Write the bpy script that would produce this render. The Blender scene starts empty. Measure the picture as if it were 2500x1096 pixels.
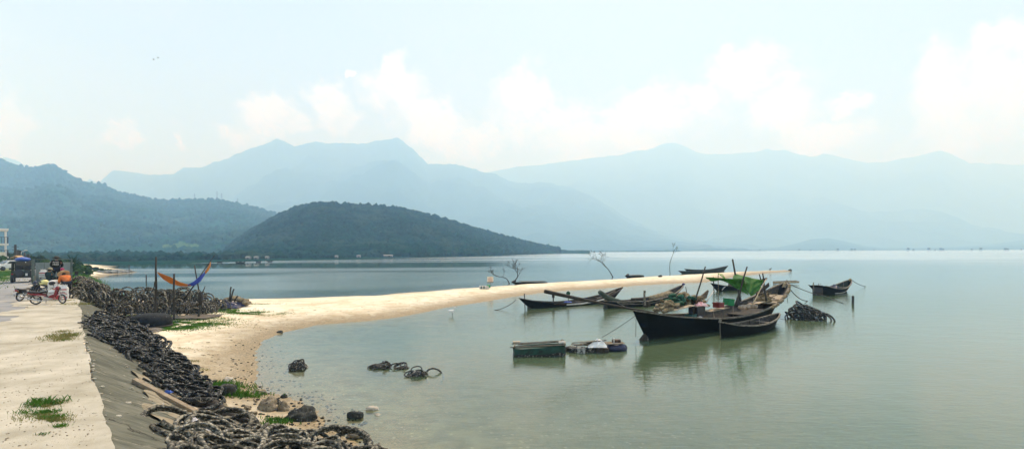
import bpy, math, random
import numpy as np
from mathutils import Vector, Matrix, noise as mnoise

random.seed(7)
RNG = np.random.default_rng(7)
SC = bpy.context.scene
COL = SC.collection

# ------------------------------------------------------------------ camera
F, CX, CY, W, H = 1250.0, 1250.0, 612.5, 2500.0, 1096.0   # focal length and principal point of the photograph, in its pixels
TILT, CAMZ = 0.004, 4.2
cam = bpy.data.cameras.new('camera')
cam.sensor_width = 36.0
cam.lens = F / W * 36.0
cam.shift_y = (CY - H / 2) / W
cam.clip_start, cam.clip_end = 0.1, 60000.0
cam_ob = bpy.data.objects.new('camera', cam)
COL.objects.link(cam_ob)
cam_ob.matrix_world = Matrix(((1, TILT, 0, 0), (0, 0, -1, 0), (-TILT, 1, 0, CAMZ), (0, 0, 0, 1)))
SC.camera = cam_ob

# ------------------------------------------------------------------ light and exposure
SUN_AZ, SUN_EL = math.radians(16), math.radians(57)          # azimuth measured from +Y (view) towards +X (right)
sun_dir = Vector((math.sin(SUN_AZ) * math.cos(SUN_EL), math.cos(SUN_AZ) * math.cos(SUN_EL), math.sin(SUN_EL)))
sun = bpy.data.lights.new('sun', 'SUN')
sun.energy, sun.angle, sun.color = 5.0, math.radians(0.55), (1.0, 0.98, 0.95)
sun_ob = bpy.data.objects.new('sun', sun)
COL.objects.link(sun_ob)
sun_ob.rotation_euler = sun_dir.to_track_quat('Z', 'Y').to_euler()
VS = SC.view_settings
VS.view_transform, VS.look, VS.exposure, VS.gamma = 'Standard', 'None', 0.08, 1.0
SC.cycles.volume_bounces = 6
SC.cycles.max_bounces = 9
SC.cycles.transparent_max_bounces = 16
SC.cycles.use_denoising = True


class NT:
    """a small node-tree writer"""
    def __init__(s, tree):
        s.t = tree
        s.n, s.l = tree.nodes, tree.links

    def new(s, typ, **kw):
        n = s.n.new(typ)
        for k, v in kw.items():
            setattr(n, k, v)
        return n

    def put(s, sock, v):
        if isinstance(v, bpy.types.NodeSocket):
            s.l.new(v, sock)
        elif v is not None:
            if isinstance(v, (tuple, list)) and len(v) == 3 and sock.type == 'RGBA':
                v = (*v, 1)
            sock.default_value = v

    def math(s, op, a, b=None, c=None, clamp=False):
        n = s.new('ShaderNodeMath', operation=op, use_clamp=clamp)
        for i, v in enumerate((a, b, c)):
            if v is not None:
                s.put(n.inputs[i], v)
        return n.outputs[0]

    def vmath(s, op, a, b=None):
        n = s.new('ShaderNodeVectorMath', operation=op)
        s.put(n.inputs[0], a)
        if b is not None:
            s.put(n.inputs[1], b)
        return n.outputs[0]

    def noise(s, vec, scale, detail=4, rough=0.55, dist=0.0, color=False):
        n = s.new('ShaderNodeTexNoise')
        if vec is not None:
            s.put(n.inputs['Vector'], vec)
        s.put(n.inputs['Scale'], scale)
        s.put(n.inputs['Detail'], detail)
        s.put(n.inputs['Roughness'], rough)
        s.put(n.inputs['Distortion'], dist)
        return n.outputs['Color' if color else 'Fac']

    def ramp(s, fac, stops, interp='LINEAR'):
        n = s.new('ShaderNodeValToRGB')
        n.color_ramp.interpolation = interp
        e = n.color_ramp.elements
        while len(e) < len(stops):
            e.new(0.5)
        for el, (p, c) in zip(e, stops):
            el.position = p
            el.color = (*c, 1) if isinstance(c, (tuple, list)) else (c, c, c, 1)
        s.put(n.inputs[0], fac)
        return n.outputs[0]

    def mix(s, fac, a, b, blend='MIX'):
        n = s.new('ShaderNodeMix', data_type='RGBA', blend_type=blend)
        s.put(n.inputs[0], fac)
        s.put(n.inputs[6], a)
        s.put(n.inputs[7], b)
        return n.outputs[2]

    def smooth(s, v, lo, hi, a=0.0, b=1.0):
        n = s.new('ShaderNodeMapRange', interpolation_type='SMOOTHSTEP')
        s.put(n.inputs[0], v)
        for i, x in enumerate((lo, hi, a, b)):
            s.put(n.inputs[i + 1], x)
        return n.outputs[0]

    def scale(s, vec, xyz):
        n = s.new('ShaderNodeMapping')
        s.put(n.inputs['Vector'], vec)
        n.inputs['Scale'].default_value = xyz
        return n.outputs[0]


def pix_ang(px, py):
    """azimuth and elevation of a direction"""
    u, v = (px - CX) / F, (CY - py) / F
    x, y, z = u + TILT * v, 1.0, v - TILT * u
    return math.atan2(x, y), math.atan2(z, math.hypot(x, y))


# ------------------------------------------------------------------ sky
world = bpy.data.worlds.new('World')
SC.world = world
world.use_nodes = True
world.cycles.sampling_method = 'MANUAL'
world.cycles.sample_map_resolution = 256
w = NT(world.node_tree)
w.n.clear()
sky = w.new('ShaderNodeTexSky', sky_type='NISHITA', sun_disc=False)
sky.sun_elevation, sky.sun_rotation = SUN_EL, SUN_AZ
sky.air_density, sky.dust_density, sky.ozone_density = 1.0, 1.6, 1.0
gen = w.new('ShaderNodeTexCoord').outputs['Generated']
sep = w.new('ShaderNodeSeparateXYZ')
w.put(sep.inputs[0], gen)
az = w.math('ARCTAN2', sep.outputs[0], sep.outputs[1])
el = w.math('ARCSINE', sep.outputs[2])
comb = w.new('ShaderNodeCombineXYZ')
w.put(comb.inputs[0], az)
w.put(comb.inputs[1], el)
ae = comb.outputs[0]
warp = w.noise(gen, 9.0, 5, 0.6, color=True)
warp2 = w.noise(gen, 42.0, 4, 0.65, color=True)
off = w.vmath('MULTIPLY', w.vmath('SUBTRACT', warp, (0.5, 0.5, 0.5)), (0.11, 0.11, 0.0))
off2 = w.vmath('MULTIPLY', w.vmath('SUBTRACT', warp2, (0.5, 0.5, 0.5)), (0.035, 0.035, 0.0))
aew = w.vmath('ADD', w.vmath('ADD', ae, off), off2)
# cumulus heads: pixel centre and half-sizes
CLOUDS = [(20, 300, 40, 80), (40, 370, 30, 50), (275, 320, 45, 40), (250, 330, 40, 25), (300, 345, 40, 25),
          (440, 335, 18, 25), (660, 285, 75, 45), (600, 315, 60, 30), (715, 310, 60, 28), (795, 225, 50, 35),
          (820, 275, 40, 60), (850, 185, 18, 10), (965, 175, 35, 40), (930, 220, 60, 40), (985, 250, 55, 70),
          (1035, 300, 60, 60), (1090, 330, 70, 45), (1150, 350, 80, 45), (1280, 230, 80, 60), (1330, 300, 150, 60),
          (1480, 330, 170, 60), (1620, 270, 150, 70), (1820, 190, 130, 60), (1900, 250, 110, 70), (2000, 330, 140, 50),
          (2060, 250, 50, 25), (2290, 160, 70, 75), (2300, 260, 90, 90), (2400, 130, 80, 60), (2460, 100, 60, 50),
          (2440, 220, 110, 100), (2350, 330, 150, 60), (2560, 200, 120, 130), (2680, 260, 140, 110), (-120, 300, 90, 90)]
blobs = []
for px, py, rx, ry in CLOUDS:
    a0, e0 = pix_ang(px, py)
    sx = math.cos(a0)                                     # angular shrink towards the sides of a wide lens
    blobs.append((a0, e0, rx / F * sx * sx * 1.05, ry / F * sx * 1.05))
rb = random.Random(3)
for k in range(26):                                       # the same broken cumulus all round the horizon
    a0 = 0.95 + (2 * math.pi - 1.9) * (k + rb.random() * 0.8) / 26
    a0 = a0 - 2 * math.pi if a0 > math.pi else a0
    blobs.append((a0, rb.uniform(0.1, 0.24), rb.uniform(0.05, 0.12), rb.uniform(0.04, 0.08)))
acc = None
for a0, e0, ra, re in blobs:
    dv = w.vmath('MULTIPLY', w.vmath('SUBTRACT', aew, (a0, e0, 0)), (1 / ra, 1 / re, 0))
    ln = w.new('ShaderNodeVectorMath', operation='LENGTH')
    w.put(ln.inputs[0], dv)
    m = w.math('SUBTRACT', 1.25, ln.outputs['Value'])
    acc = m if acc is None else w.math('SMOOTH_MAX', acc, m, 0.25)
edge = w.math('ADD', acc, w.math('MULTIPLY', w.math('SUBTRACT', w.noise(gen, 26.0, 6, 0.62), 0.5), 0.9))
cmask = w.smooth(edge, -0.02, 0.75)
puff = w.noise(gen, 17.0, 5, 0.6)
ccol = w.mix(w.smooth(w.math('ADD', w.math('MULTIPLY', puff, 0.9), w.math('MULTIPLY', edge, 0.12)), 0.30, 0.68),
             (0.74, 0.73, 0.78), (1.34, 1.22, 1.16))
veil = w.smooth(w.noise(w.scale(gen, (1, 1, 2.2)), 2.1, 4, 0.5), 0.3, 0.75, 0.55, 0.85)
base = w.new('ShaderNodeVectorMath', operation='SCALE')
w.put(base.inputs[0], sky.outputs[0])
base.inputs['Scale'].default_value = 0.11
skyc = w.mix(veil, base.outputs[0], (0.61, 0.57, 0.60))
skyc = w.mix(w.math('MULTIPLY', cmask, 0.85), skyc, ccol)
bg = w.new('ShaderNodeBackground')
w.put(bg.inputs[0], skyc)
bg.inputs[1].default_value = 1.0
w.l.new(bg.outputs[0], w.new('ShaderNodeOutputWorld').inputs[0])

# ------------------------------------------------------------------ projection helpers
def ray(px, py):
    u, v = (px - CX) / F, (CY - py) / F
    return Vector((u + TILT * v, 1.0, v - TILT * u))


def G(px, py, z=0.0):
    """the point of the level z that the photograph shows at a pixel"""
    r = ray(px, py)
    t = (z - CAMZ) / r.z
    return Vector((r.x * t, t, z))


def AT(px, py, Y):
    r = ray(px, py)
    return Vector((r.x * Y, Y, CAMZ + r.z * Y))


# ------------------------------------------------------------------ numpy noise
def vnoise(x, y, seed=0):
    xi, yi = np.floor(x).astype(np.int64), np.floor(y).astype(np.int64)
    xf, yf = x - xi, y - yi
    def h(a, b):
        n = (a * 374761393 + b * 668265263 + seed * 1442695041) & 0xffffffff
        n = ((n ^ (n >> 13)) * 1274126177) & 0xffffffff
        return ((n ^ (n >> 16)) & 0xffff) / 65535.0
    u, v = xf * xf * (3 - 2 * xf), yf * yf * (3 - 2 * yf)
    a = h(xi, yi) * (1 - u) + h(xi + 1, yi) * u
    b = h(xi, yi + 1) * (1 - u) + h(xi + 1, yi + 1) * u
    return a * (1 - v) + b * v - 0.5


def fbm(x, y, octs=5, seed=0, gain=0.5):
    s, a = 0, 1.0
    for o in range(octs):
        s = s + a * vnoise(x * 2 ** o, y * 2 ** o, seed + o)
        a *= gain
    return s


# ------------------------------------------------------------------ object helpers
def link_mesh(name, verts, faces, mat=None, parent=None, smooth=False, mats=None, fmat=None):
    me = bpy.data.meshes.new(name)
    if isinstance(verts, np.ndarray):
        verts = verts.tolist()
    if isinstance(faces, np.ndarray):
        faces = faces.tolist()
    me.from_pydata(verts, [], faces)
    for m in (mats or ([mat] if mat else [])):
        me.materials.append(m)
    if fmat is not None:
        me.polygons.foreach_set('material_index', fmat)
    if smooth:
        me.polygons.foreach_set('use_smooth', [True] * len(me.polygons))
    me.update()
    o = bpy.data.objects.new(name, me)
    COL.objects.link(o)
    if parent:
        o.parent = parent
    return o


def tag(o, label=None, cat=None, group=None, kind=None):
    if label: o['label'] = label
    if cat: o['category'] = cat
    if group: o['group'] = group
    if kind: o['kind'] = kind
    return o


def empty(name, loc, rz=0.0, label=None, cat=None, group=None, rx=0.0, ry=0.0):
    o = bpy.data.objects.new(name, None)
    COL.objects.link(o)
    o.location = loc
    o.rotation_euler = (rx, ry, rz)
    o.empty_display_size = 0.2
    return tag(o, label, cat, group)


def grid_faces(nr, nc, wrap=False):
    r, c = np.meshgrid(np.arange(nr - 1), np.arange(nc if wrap else nc - 1), indexing='ij')
    a = (r * nc + c).ravel()
    b = (r * nc + (c + 1) % nc).ravel()
    return np.stack([a, b, b + nc, a + nc], 1)


ICO = None
def ico():
    global ICO
    if ICO is None:
        import bmesh
        bm = bmesh.new()
        bmesh.ops.create_icosphere(bm, subdivisions=2, radius=1)
        v2 = np.array([v.co[:] for v in bm.verts]); f2 = np.array([[v.index for v in f.verts] for f in bm.faces])
        bm.free()
        bm = bmesh.new()
        bmesh.ops.create_icosphere(bm, subdivisions=1, radius=1)
        v1 = np.array([v.co[:] for v in bm.verts]); f1 = np.array([[v.index for v in f.verts] for f in bm.faces])
        bm.free()
        ICO = (v1, f1, v2, f2)
    return ICO


class MB:
    """collects shapes for ONE mesh object"""
    def __init__(s):
        s.v, s.f = [], []

    def add(s, verts, faces):
        k = len(s.v)
        s.v += [tuple(float(c) for c in p) for p in verts]
        s.f += [tuple(int(i) + k for i in q) for q in faces]
        return s

    def box(s, c, size, rot=None, taper=None):
        x, y, z = (d / 2 for d in size)
        t = taper or (1, 1)
        P = [Vector((sx * x * (t[0] if sz > 0 else 1), sy * y * (t[1] if sz > 0 else 1), sz * z)) for sz in (-1, 1) for sx, sy in ((-1, -1), (1, -1), (1, 1), (-1, 1))]
        if rot is not None:
            P = [rot @ p for p in P]
        return s.add([p + Vector(c) for p in P], [(3, 2, 1, 0), (4, 5, 6, 7), (0, 1, 5, 4), (1, 2, 6, 5), (2, 3, 7, 6), (3, 0, 4, 7)])

    def bar(s, a, b, wd, th, up=(0, 0, 1)):
        """a squared timber from a to b"""
        a, b = Vector(a), Vector(b)
        d = (b - a)
        L = d.length
        d.normalize()
        u = Vector(up)
        sd = d.cross(u)
        if sd.length < 1e-4:
            sd = d.cross(Vector((1, 0, 0)))
        sd.normalize()
        u = sd.cross(d)
        m = Matrix((d, sd, u)).transposed()
        return s.box((a + b) / 2, (L, wd, th), m)

    def tube(s, path, rad, n=6, cap=True):
        path = [Vector(p) for p in path]
        m = len(path)
        rad = rad if isinstance(rad, (list, tuple, np.ndarray)) else [rad] * m
        V = []
        ref = Vector((0, 0, 1))
        d0 = (path[1] - path[0]).normalized()
        if abs(d0.z) > 0.9:
            ref = Vector((1, 0, 0))
        for i, p in enumerate(path):
            d = (path[min(i + 1, m - 1)] - path[max(i - 1, 0)])
            d = d.normalized() if d.length > 1e-9 else d0
            a = d.cross(ref)
            if a.length < 1e-3:
                a = d.cross(Vector((0, 1, 0)))
            a.normalize()
            b = d.cross(a)
            ref = -b if False else ref
            for k in range(n):
                t = 2 * math.pi * k / n
                V.append(p + (a * math.cos(t) + b * math.sin(t)) * rad[i])
        Fc = [(i * n + k, i * n + (k + 1) % n, (i + 1) * n + (k + 1) % n, (i + 1) * n + k) for i in range(m - 1) for k in range(n)]
        if cap:
            Fc += [tuple(range(n - 1, -1, -1)), tuple(range((m - 1) * n, m * n))]
        return s.add(V, Fc)

    def lathe(s, prof, n=16, c=(0, 0, 0), axis='z', cap=True, arc=1.0):
        """profile of (radius, height)"""
        V = []
        for r, h in prof:
            for k in range(n):
                t = 2 * math.pi * k / n
                x, y, z = r * math.cos(t), r * math.sin(t), h
                if axis == 'x': x, y, z = z, x, y
                elif axis == 'y': x, y, z = y, z, x
                V.append((x + c[0], y + c[1], z + c[2]))
        m = len(prof)
        Fc = [(i * n + k, i * n + (k + 1) % n, (i + 1) * n + (k + 1) % n, (i + 1) * n + k) for i in range(m - 1) for k in range(n)]
        if cap:
            Fc += [tuple(range(n - 1, -1, -1)), tuple(range((m - 1) * n, m * n))]
        return s.add(V, Fc)

    def ell(s, c, r, amp=0.0, fine=True, seed=0, freq=2.0, rot=None):
        v1, f1, v2, f2 = ico()
        v, f = (v2, f2) if fine else (v1, f1)
        out = []
        for p in v:
            q = Vector(p)
            k = 1 + (amp * mnoise.noise(q * freq + Vector((seed * 3.7, seed * 1.3, seed))) if amp else 0)
            q = Vector((q.x * r[0], q.y * r[1], q.z * r[2])) * k
            if rot is not None:
                q = rot @ q
            out.append(q + Vector(c))
        return s.add(out, f)

    def prism(s, poly, h0, h1, plane='xy', n=None):
        """a polygon pulled between two heights; plane names its two axes"""
        def P(a, b, h):
            return {'xy': (a, b, h), 'xz': (a, h, b), 'yz': (h, a, b)}[plane]
        k = len(poly)
        V = [P(a, b, h0) for a, b in poly] + [P(a, b, h1) for a, b in poly]
        Fc = [tuple(range(k - 1, -1, -1)), tuple(range(k, 2 * k))] + [(i, (i + 1) % k, k + (i + 1) % k, k + i) for i in range(k)]
        return s.add(V, Fc)

    def sheet(s, fn, nu, nv):
        """a surface fn(u, v) for u, v in 0..1"""
        V = [fn(i / (nu - 1), j / (nv - 1)) for i in range(nu) for j in range(nv)]
        return s.add(V, grid_faces(nu, nv))

    def build(s, name, mat, parent=None, smooth=False, solid=0.0, bevel=0.0, sub=0):
        o = link_mesh(name, s.v, s.f, mat, parent, smooth)
        if solid:
            m = o.modifiers.new('solid', 'SOLIDIFY'); m.thickness = solid; m.offset = 0
        if bevel:
            m = o.modifiers.new('bevel', 'BEVEL'); m.width = bevel; m.segments = 2; m.limit_method = 'ANGLE'
        if sub:
            m = o.modifiers.new('sub', 'SUBSURF'); m.levels = sub; m.render_levels = sub
        return o


# ------------------------------------------------------------------ materials
MATS = {}
def mat(name, c1, c2=None, scale=4.0, rough=0.8, bump=0.0, bscale=None, detail=5, lo=0.35, hi=0.65, coord='Object',
        metal=0.0, c3=None, c3scale=None, c3lo=0.55, c3hi=0.62, rnd=0.0, spec=0.4, stretch=None, bdist=0.02, trans=0.0, rough2=None):
    if name in MATS:
        return MATS[name]
    m = bpy.data.materials.new(name)
    m.use_nodes = True
    t = NT(m.node_tree)
    b = t.n['Principled BSDF']
    if coord == 'World':
        vec = t.new('ShaderNodeNewGeometry').outputs['Position']
    else:
        vec = t.new('ShaderNodeTexCoord').outputs[coord]
    if stretch:
        vec = t.scale(vec, stretch)
    if rnd and coord == 'Object':
        oi = t.new('ShaderNodeObjectInfo')
        vec = t.vmath('ADD', vec, t.vmath('MULTIPLY', oi.outputs['Location'], (0.7, 0.9, 1.3)))
    col = c1
    nz = None
    if c2 is not None:
        nz = t.noise(vec, scale, detail, 0.6)
        col = t.ramp(nz, [(lo, c1), (hi, c2)])
    if c3 is not None:
        n3 = t.noise(vec, c3scale or scale * 2.3, 4, 0.65)
        col = t.mix(t.smooth(n3, c3lo, c3hi), col, c3)
    if rnd:
        oi = t.new('ShaderNodeObjectInfo')
        k = t.math('MULTIPLY_ADD', oi.outputs['Random'], 2 * rnd, 1 - rnd)
        g = t.new('ShaderNodeVectorMath', operation='SCALE')
        t.put(g.inputs[0], col)
        t.put(g.inputs['Scale'], k)
        col = g.outputs[0]
    t.put(b.inputs['Base Color'], col)
    b.inputs['Roughness'].default_value = rough
    if rough2 is not None and nz is not None:
        t.put(b.inputs['Roughness'], t.math('MULTIPLY_ADD', nz, rough2 - rough, rough))
    b.inputs['Metallic'].default_value = metal
    b.inputs['Specular IOR Level'].default_value = spec
    if bump:
        bn = t.new('ShaderNodeBump')
        bn.inputs['Strength'].default_value = bump
        bn.inputs['Distance'].default_value = bdist
        t.put(bn.inputs['Height'], t.noise(vec, bscale or scale * 3, 5, 0.65))
        t.l.new(bn.outputs[0], b.inputs['Normal'])
    if trans:
        tr = t.new('ShaderNodeBsdfTranslucent')
        t.put(tr.inputs[0], col)
        mx = t.new('ShaderNodeMixShader')
        mx.inputs[0].default_value = trans
        t.l.new(b.outputs[0], mx.inputs[1])
        t.l.new(tr.outputs[0], mx.inputs[2])
        t.l.new(mx.outputs[0], t.n['Material Output'].inputs[0])
    MATS[name] = m
    return m

# ================================================================== THE LAND
# crest of the embankment: a straight road edge running away to the left
Z_ROAD = 1.55
C0 = np.array([-5.5, 6.87]); CD = np.array([-0.655, 0.7556]); CN = np.array([0.7556, 0.655])

def crest_d(x, y):
    return (x - C0[0]) * CN[0] + (y - C0[1]) * CN[1]


def crest_p(d, s, z=0.0):
    """world point at distance s along the crest and d to its water side"""
    p = C0 + CD * s + CN * d
    return Vector((p[0], p[1], z))


# waterline of the beach and the sand spit, then round behind the heaps, the little far spit and away
SHORE_PX = [(1010, 1130), (905, 1096), (840, 1068), (800, 1045), (785, 1020), (772, 1000), (735, 980), (690, 965), (645, 957), (622, 935), (629, 900),
            (626, 865), (640, 832), (690, 812), (780, 792), (880, 784), (960, 776), (1030, 763), (1100, 748), (1180, 737), (1260, 723), (1330, 714),
            (1400, 707), (1500, 702), (1560, 696), (1640, 692), (1720, 689), (1790, 677), (1850, 669), (1932, 662), (1925, 660.5), (1850, 662.5), (1720, 669),
            (1600, 676), (1460, 685), (1340, 692), (1200, 701), (1100, 708), (1000, 716), (900, 724), (740, 729), (590, 733), (500, 736), (420, 737),
            (330, 730), (280, 718), (250, 706), (232, 692), (222, 682), (228, 675), (290, 669), (322, 664.5), (300, 661), (240, 658), (200, 655), (165, 652), (150, 646), (138, 636)]
SHORE = np.array([G(px, py)[:2] for px, py in SHORE_PX])
LANDP = np.vstack([SHORE, [[-420, 330], [-420, -40], [8, -40]]])

def poly_inside(x, y, P):
    ins = np.zeros(x.shape, bool)
    n = len(P)
    for i in range(n):
        x1, y1 = P[i]; x2, y2 = P[(i + 1) % n]
        c = ((y1 > y) != (y2 > y))
        with np.errstate(divide='ignore', invalid='ignore'):
            xi = (x2 - x1) * (y - y1) / (y2 - y1 + 1e-12) + x1
        ins ^= c & (x < xi)
    return ins


def line_dist(x, y, P):
    d = np.full(x.shape, 1e9)
    for i in range(len(P) - 1):
        a, b = P[i], P[i + 1]
        ab = b - a
        t = np.clip(((x - a[0]) * ab[0] + (y - a[1]) * ab[1]) / (ab @ ab + 1e-12), 0, 1)
        d = np.minimum(d, np.hypot(x - a[0] - t * ab[0], y - a[1] - t * ab[1]))
    return d


def terrain(x, y):
    x = np.asarray(x, float); y = np.asarray(y, float)
    ds = line_dist(x, y, SHORE)
    ins = poly_inside(x, y, LANDP)
    ds = ds + (fbm(x * 0.35, y * 0.35, 3, 5) * 0.9) * np.clip(ds, 0, 1)
    land = 0.38 * (1 - np.exp(-np.maximum(ds, 0) / 2.2)) + 0.012 * np.clip(ds, 0, 14) + 0.05 * fbm(x * 0.5, y * 0.5, 4, 3) * np.clip(ds, 0, 1) + 0.012 * fbm(x * 3, y * 3, 2, 8)
    sea = -0.02 - 0.055 * np.minimum(ds, 18) - 0.012 * np.clip(ds - 18, 0, 60) + 0.02 * fbm(x * 1.2, y * 1.2, 3, 9)
    z = np.where(ins, land, sea)
    d = crest_d(x, y)
    bank = np.where(d < 0, Z_ROAD, Z_ROAD - 0.60 * d)
    k = 0.06
    z = np.where(d < 8, np.maximum(z, bank - 0.02), z)
    return z


def tz(x, y):
    return float(terrain(np.array([x]), np.array([y]))[0])


def on_ground(px, py, it=12, dz=0.0):
    """where the sight line of a pixel meets the land"""
    z = 0.3
    p = G(px, py, z)
    for _ in range(it):
        z = 0.5 * z + 0.5 * (tz(p.x, p.y) + dz)
        p = G(px, py, z)
    return p


def axis_steps(lo, hi, fine, far_lo, far_hi, g=1.35):
    a = list(np.arange(lo, hi + fine / 2, fine))
    s, v = fine, a[-1]
    while v < far_hi:
        s *= g; v += s; a.append(min(v, far_hi))
    s, v = fine, a[0]
    b = []
    while v > far_lo:
        s *= g; v -= s; b.append(max(v, far_lo))
    return np.array(sorted(set(b)) + a)


def sand_material():
    m = bpy.data.materials.new('sand')
    m.use_nodes = True
    t = NT(m.node_tree)
    b = t.n['Principled BSDF']
    pos = t.new('ShaderNodeNewGeometry').outputs['Position']
    sp = t.new('ShaderNodeSeparateXYZ')
    t.put(sp.inputs[0], pos)
    big = t.noise(pos, 0.25, 5, 0.6)
    mid = t.noise(pos, 1.6, 5, 0.65)
    fine = t.noise(pos, 14.0, 4, 0.7)
    dry = t.ramp(t.math('ADD', t.math('MULTIPLY', big, 0.5), t.math('MULTIPLY', mid, 0.5)), [(0.36, (0.58, 0.475, 0.315)), (0.5, (0.72, 0.635, 0.475)), (0.62, (0.80, 0.74, 0.60))])
    dry = t.mix(t.smooth(fine, 0.6, 0.72, 0, 0.45), dry, (0.30, 0.21, 0.11))
    # dark litter of shell and weed
    vor = t.new('ShaderNodeTexVoronoi', feature='F1')
    t.put(vor.inputs['Vector'], pos)
    vor.inputs['Scale'].default_value = 3.2
    lit = t.math('MULTIPLY', t.math('LESS_THAN', vor.outputs['Distance'], 0.17), t.smooth(t.noise(pos, 0.5, 3), 0.5, 0.62))
    dry = t.mix(t.math('MULTIPLY', lit, 0.75), dry, (0.06, 0.05, 0.03))
    zz = t.math('ADD', sp.outputs[2], t.math('MULTIPLY', t.math('SUBTRACT', mid, 0.5), 0.22))
    wet = t.smooth(zz, 0.05, 0.44, 1.0, 0.0)
    wetc = t.mix(t.smooth(fine, 0.42, 0.6), (0.14, 0.105, 0.05), (0.33, 0.25, 0.14))
    col = t.mix(t.math('MULTIPLY', wet, 0.95), dry, wetc)
    bed = t.mix(t.smooth(mid, 0.35, 0.65), (0.20, 0.19, 0.14), (0.34, 0.32, 0.24))
    vb = t.new('ShaderNodeTexVoronoi', feature='F1')
    t.put(vb.inputs['Vector'], pos)
    vb.inputs['Scale'].default_value = 4.0
    bed = t.mix(t.math('MULTIPLY', t.math('LESS_THAN', vb.outputs['Distance'], 0.16), 0.8), bed, (0.62, 0.58, 0.48))
    col = t.mix(t.smooth(sp.outputs[2], -0.10, 0.0, 1.0, 0.0), col, bed)
    t.put(b.inputs['Base Color'], col)
    t.put(b.inputs['Roughness'], t.math('MULTIPLY_ADD', wet, -0.35, 0.95))
    b.inputs['Specular IOR Level'].default_value = 0.25
    bn = t.new('ShaderNodeBump')
    bn.inputs['Strength'].default_value = 0.5
    bn.inputs['Distance'].default_value = 0.05
    t.put(bn.inputs['Height'], t.math('ADD', t.math('MULTIPLY', mid, 1.0), t.math('MULTIPLY', fine, 0.4)))
    t.l.new(bn.outputs[0], b.inputs['Normal'])
    return m


SAND = sand_material()
gx = axis_steps(-62, 60, 0.42, -9500, 9500, 1.5)
gy = axis_steps(2, 128, 0.42, -3000, 8800, 1.5)
GX, GY = np.meshgrid(gx, gy)
GZ = terrain(GX.ravel(), GY.ravel())
_ix0, _iy0 = int(np.searchsorted(gx, -62)), int(np.searchsorted(gy, 2))
_nx, _ny = int(round(122 / 0.42)) , int(round(126 / 0.42))
_TAB = GZ.reshape(len(gy), len(gx))


def tz(x, y):
    i, j = (y - gy[_iy0]) / 0.42, (x - gx[_ix0]) / 0.42
    if 0 <= i < _ny - 2 and 0 <= j < _nx - 2:
        a, b = int(i), int(j)
        fi, fj = i - a, j - b
        a += _iy0; b += _ix0
        return float((_TAB[a, b] * (1 - fj) + _TAB[a, b + 1] * fj) * (1 - fi) + (_TAB[a + 1, b] * (1 - fj) + _TAB[a + 1, b + 1] * fj) * fi)
    return float(terrain(np.array([x]), np.array([y]))[0])


far = np.maximum(np.maximum(np.abs(GX.ravel()) - 150, GY.ravel() - 150), 0)
GZ = np.maximum(GZ, -3.0)
ground = link_mesh('ground', np.stack([GX.ravel(), GY.ravel(), GZ], 1), grid_faces(len(gy), len(gx)), SAND, smooth=True)
tag(ground, 'pale sandy beach, spit and lagoon bed', kind='structure')


# ------------------------------------------------------------------ water
def water_material():
    m = bpy.data.materials.new('lagoon_water')
    m.use_nodes = True
    t = NT(m.node_tree)
    t.n.remove(t.n['Principled BSDF'])
    pos = t.new('ShaderNodeNewGeometry').outputs['Position']
    dep = t.new('ShaderNodeAttribute', attribute_name='depth').outputs['Fac']
    turb = t.math('SUBTRACT', 1.0, t.math('POWER', 2.718, t.math('MULTIPLY', dep, -2.6)))
    tint = t.mix(t.smooth(t.noise(pos, 0.035, 3), 0.35, 0.65), (0.068, 0.110, 0.054), (0.102, 0.142, 0.084))
    diff = t.new('ShaderNodeBsdfDiffuse')
    t.put(diff.inputs[0], tint)
    trn = t.new('ShaderNodeBsdfTransparent')
    t.put(trn.inputs[0], (0.86, 0.93, 0.86))
    body = t.new('ShaderNodeMixShader')
    t.put(body.inputs[0], turb)
    t.l.new(trn.outputs[0], body.inputs[1])
    t.l.new(diff.outputs[0], body.inputs[2])
    # ripples: fine wavelets everywhere, stronger where a breath of wind lies on the water
    wind = t.smooth(t.noise(t.scale(pos, (0.006, 0.028, 1)), 1.0, 4, 0.55), 0.38, 0.62, 0.45, 1.0)
    r1 = t.noise(t.scale(pos, (1.0, 2.6, 1)), 2.4, 3, 0.6, 0.3)
    r2 = t.noise(t.scale(pos, (1.0, 1.8, 1)), 0.55, 2, 0.5)
    hgt = t.math('ADD', t.math('MULTIPLY', r1, 0.020), t.math('MULTIPLY', r2, 0.030))
    bn = t.new('ShaderNodeBump')
    slk = t.new('ShaderNodeAttribute', attribute_name='slick').outputs['Fac']
    t.put(bn.inputs['Strength'], t.math('MULTIPLY', wind, t.math('MULTIPLY_ADD', slk, -0.66, 0.7)))
    bn.inputs['Distance'].default_value = 1.0
    t.put(bn.inputs['Height'], hgt)
    gl = t.new('ShaderNodeBsdfGlossy')
    open_ = t.new('ShaderNodeAttribute', attribute_name='open').outputs['Fac']
    streak = t.smooth(t.noise(t.scale(pos, (0.0035, 0.020, 1)), 1.0, 4, 0.6), 0.36, 0.50, 0.45, 1.0)
    t.put(gl.inputs['Roughness'], t.math('MULTIPLY_ADD', t.math('MULTIPLY', open_, streak), 0.125, 0.03))
    gl.inputs['Color'].default_value = (0.96, 0.98, 1.0, 1)
    t.l.new(bn.outputs[0], gl.inputs['Normal'])
    fr = t.new('ShaderNodeFresnel')
    fr.inputs['IOR'].default_value = 1.48
    t.l.new(bn.outputs[0], fr.inputs['Normal'])
    mx = t.new('ShaderNodeMixShader')
    t.put(mx.inputs[0], fr.outputs[0])
    t.l.new(body.outputs[0], mx.inputs[1])
    t.l.new(gl.outputs[0], mx.inputs[2])
    t.l.new(mx.outputs[0], t.n['Material Output'].inputs[0])
    return m


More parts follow.
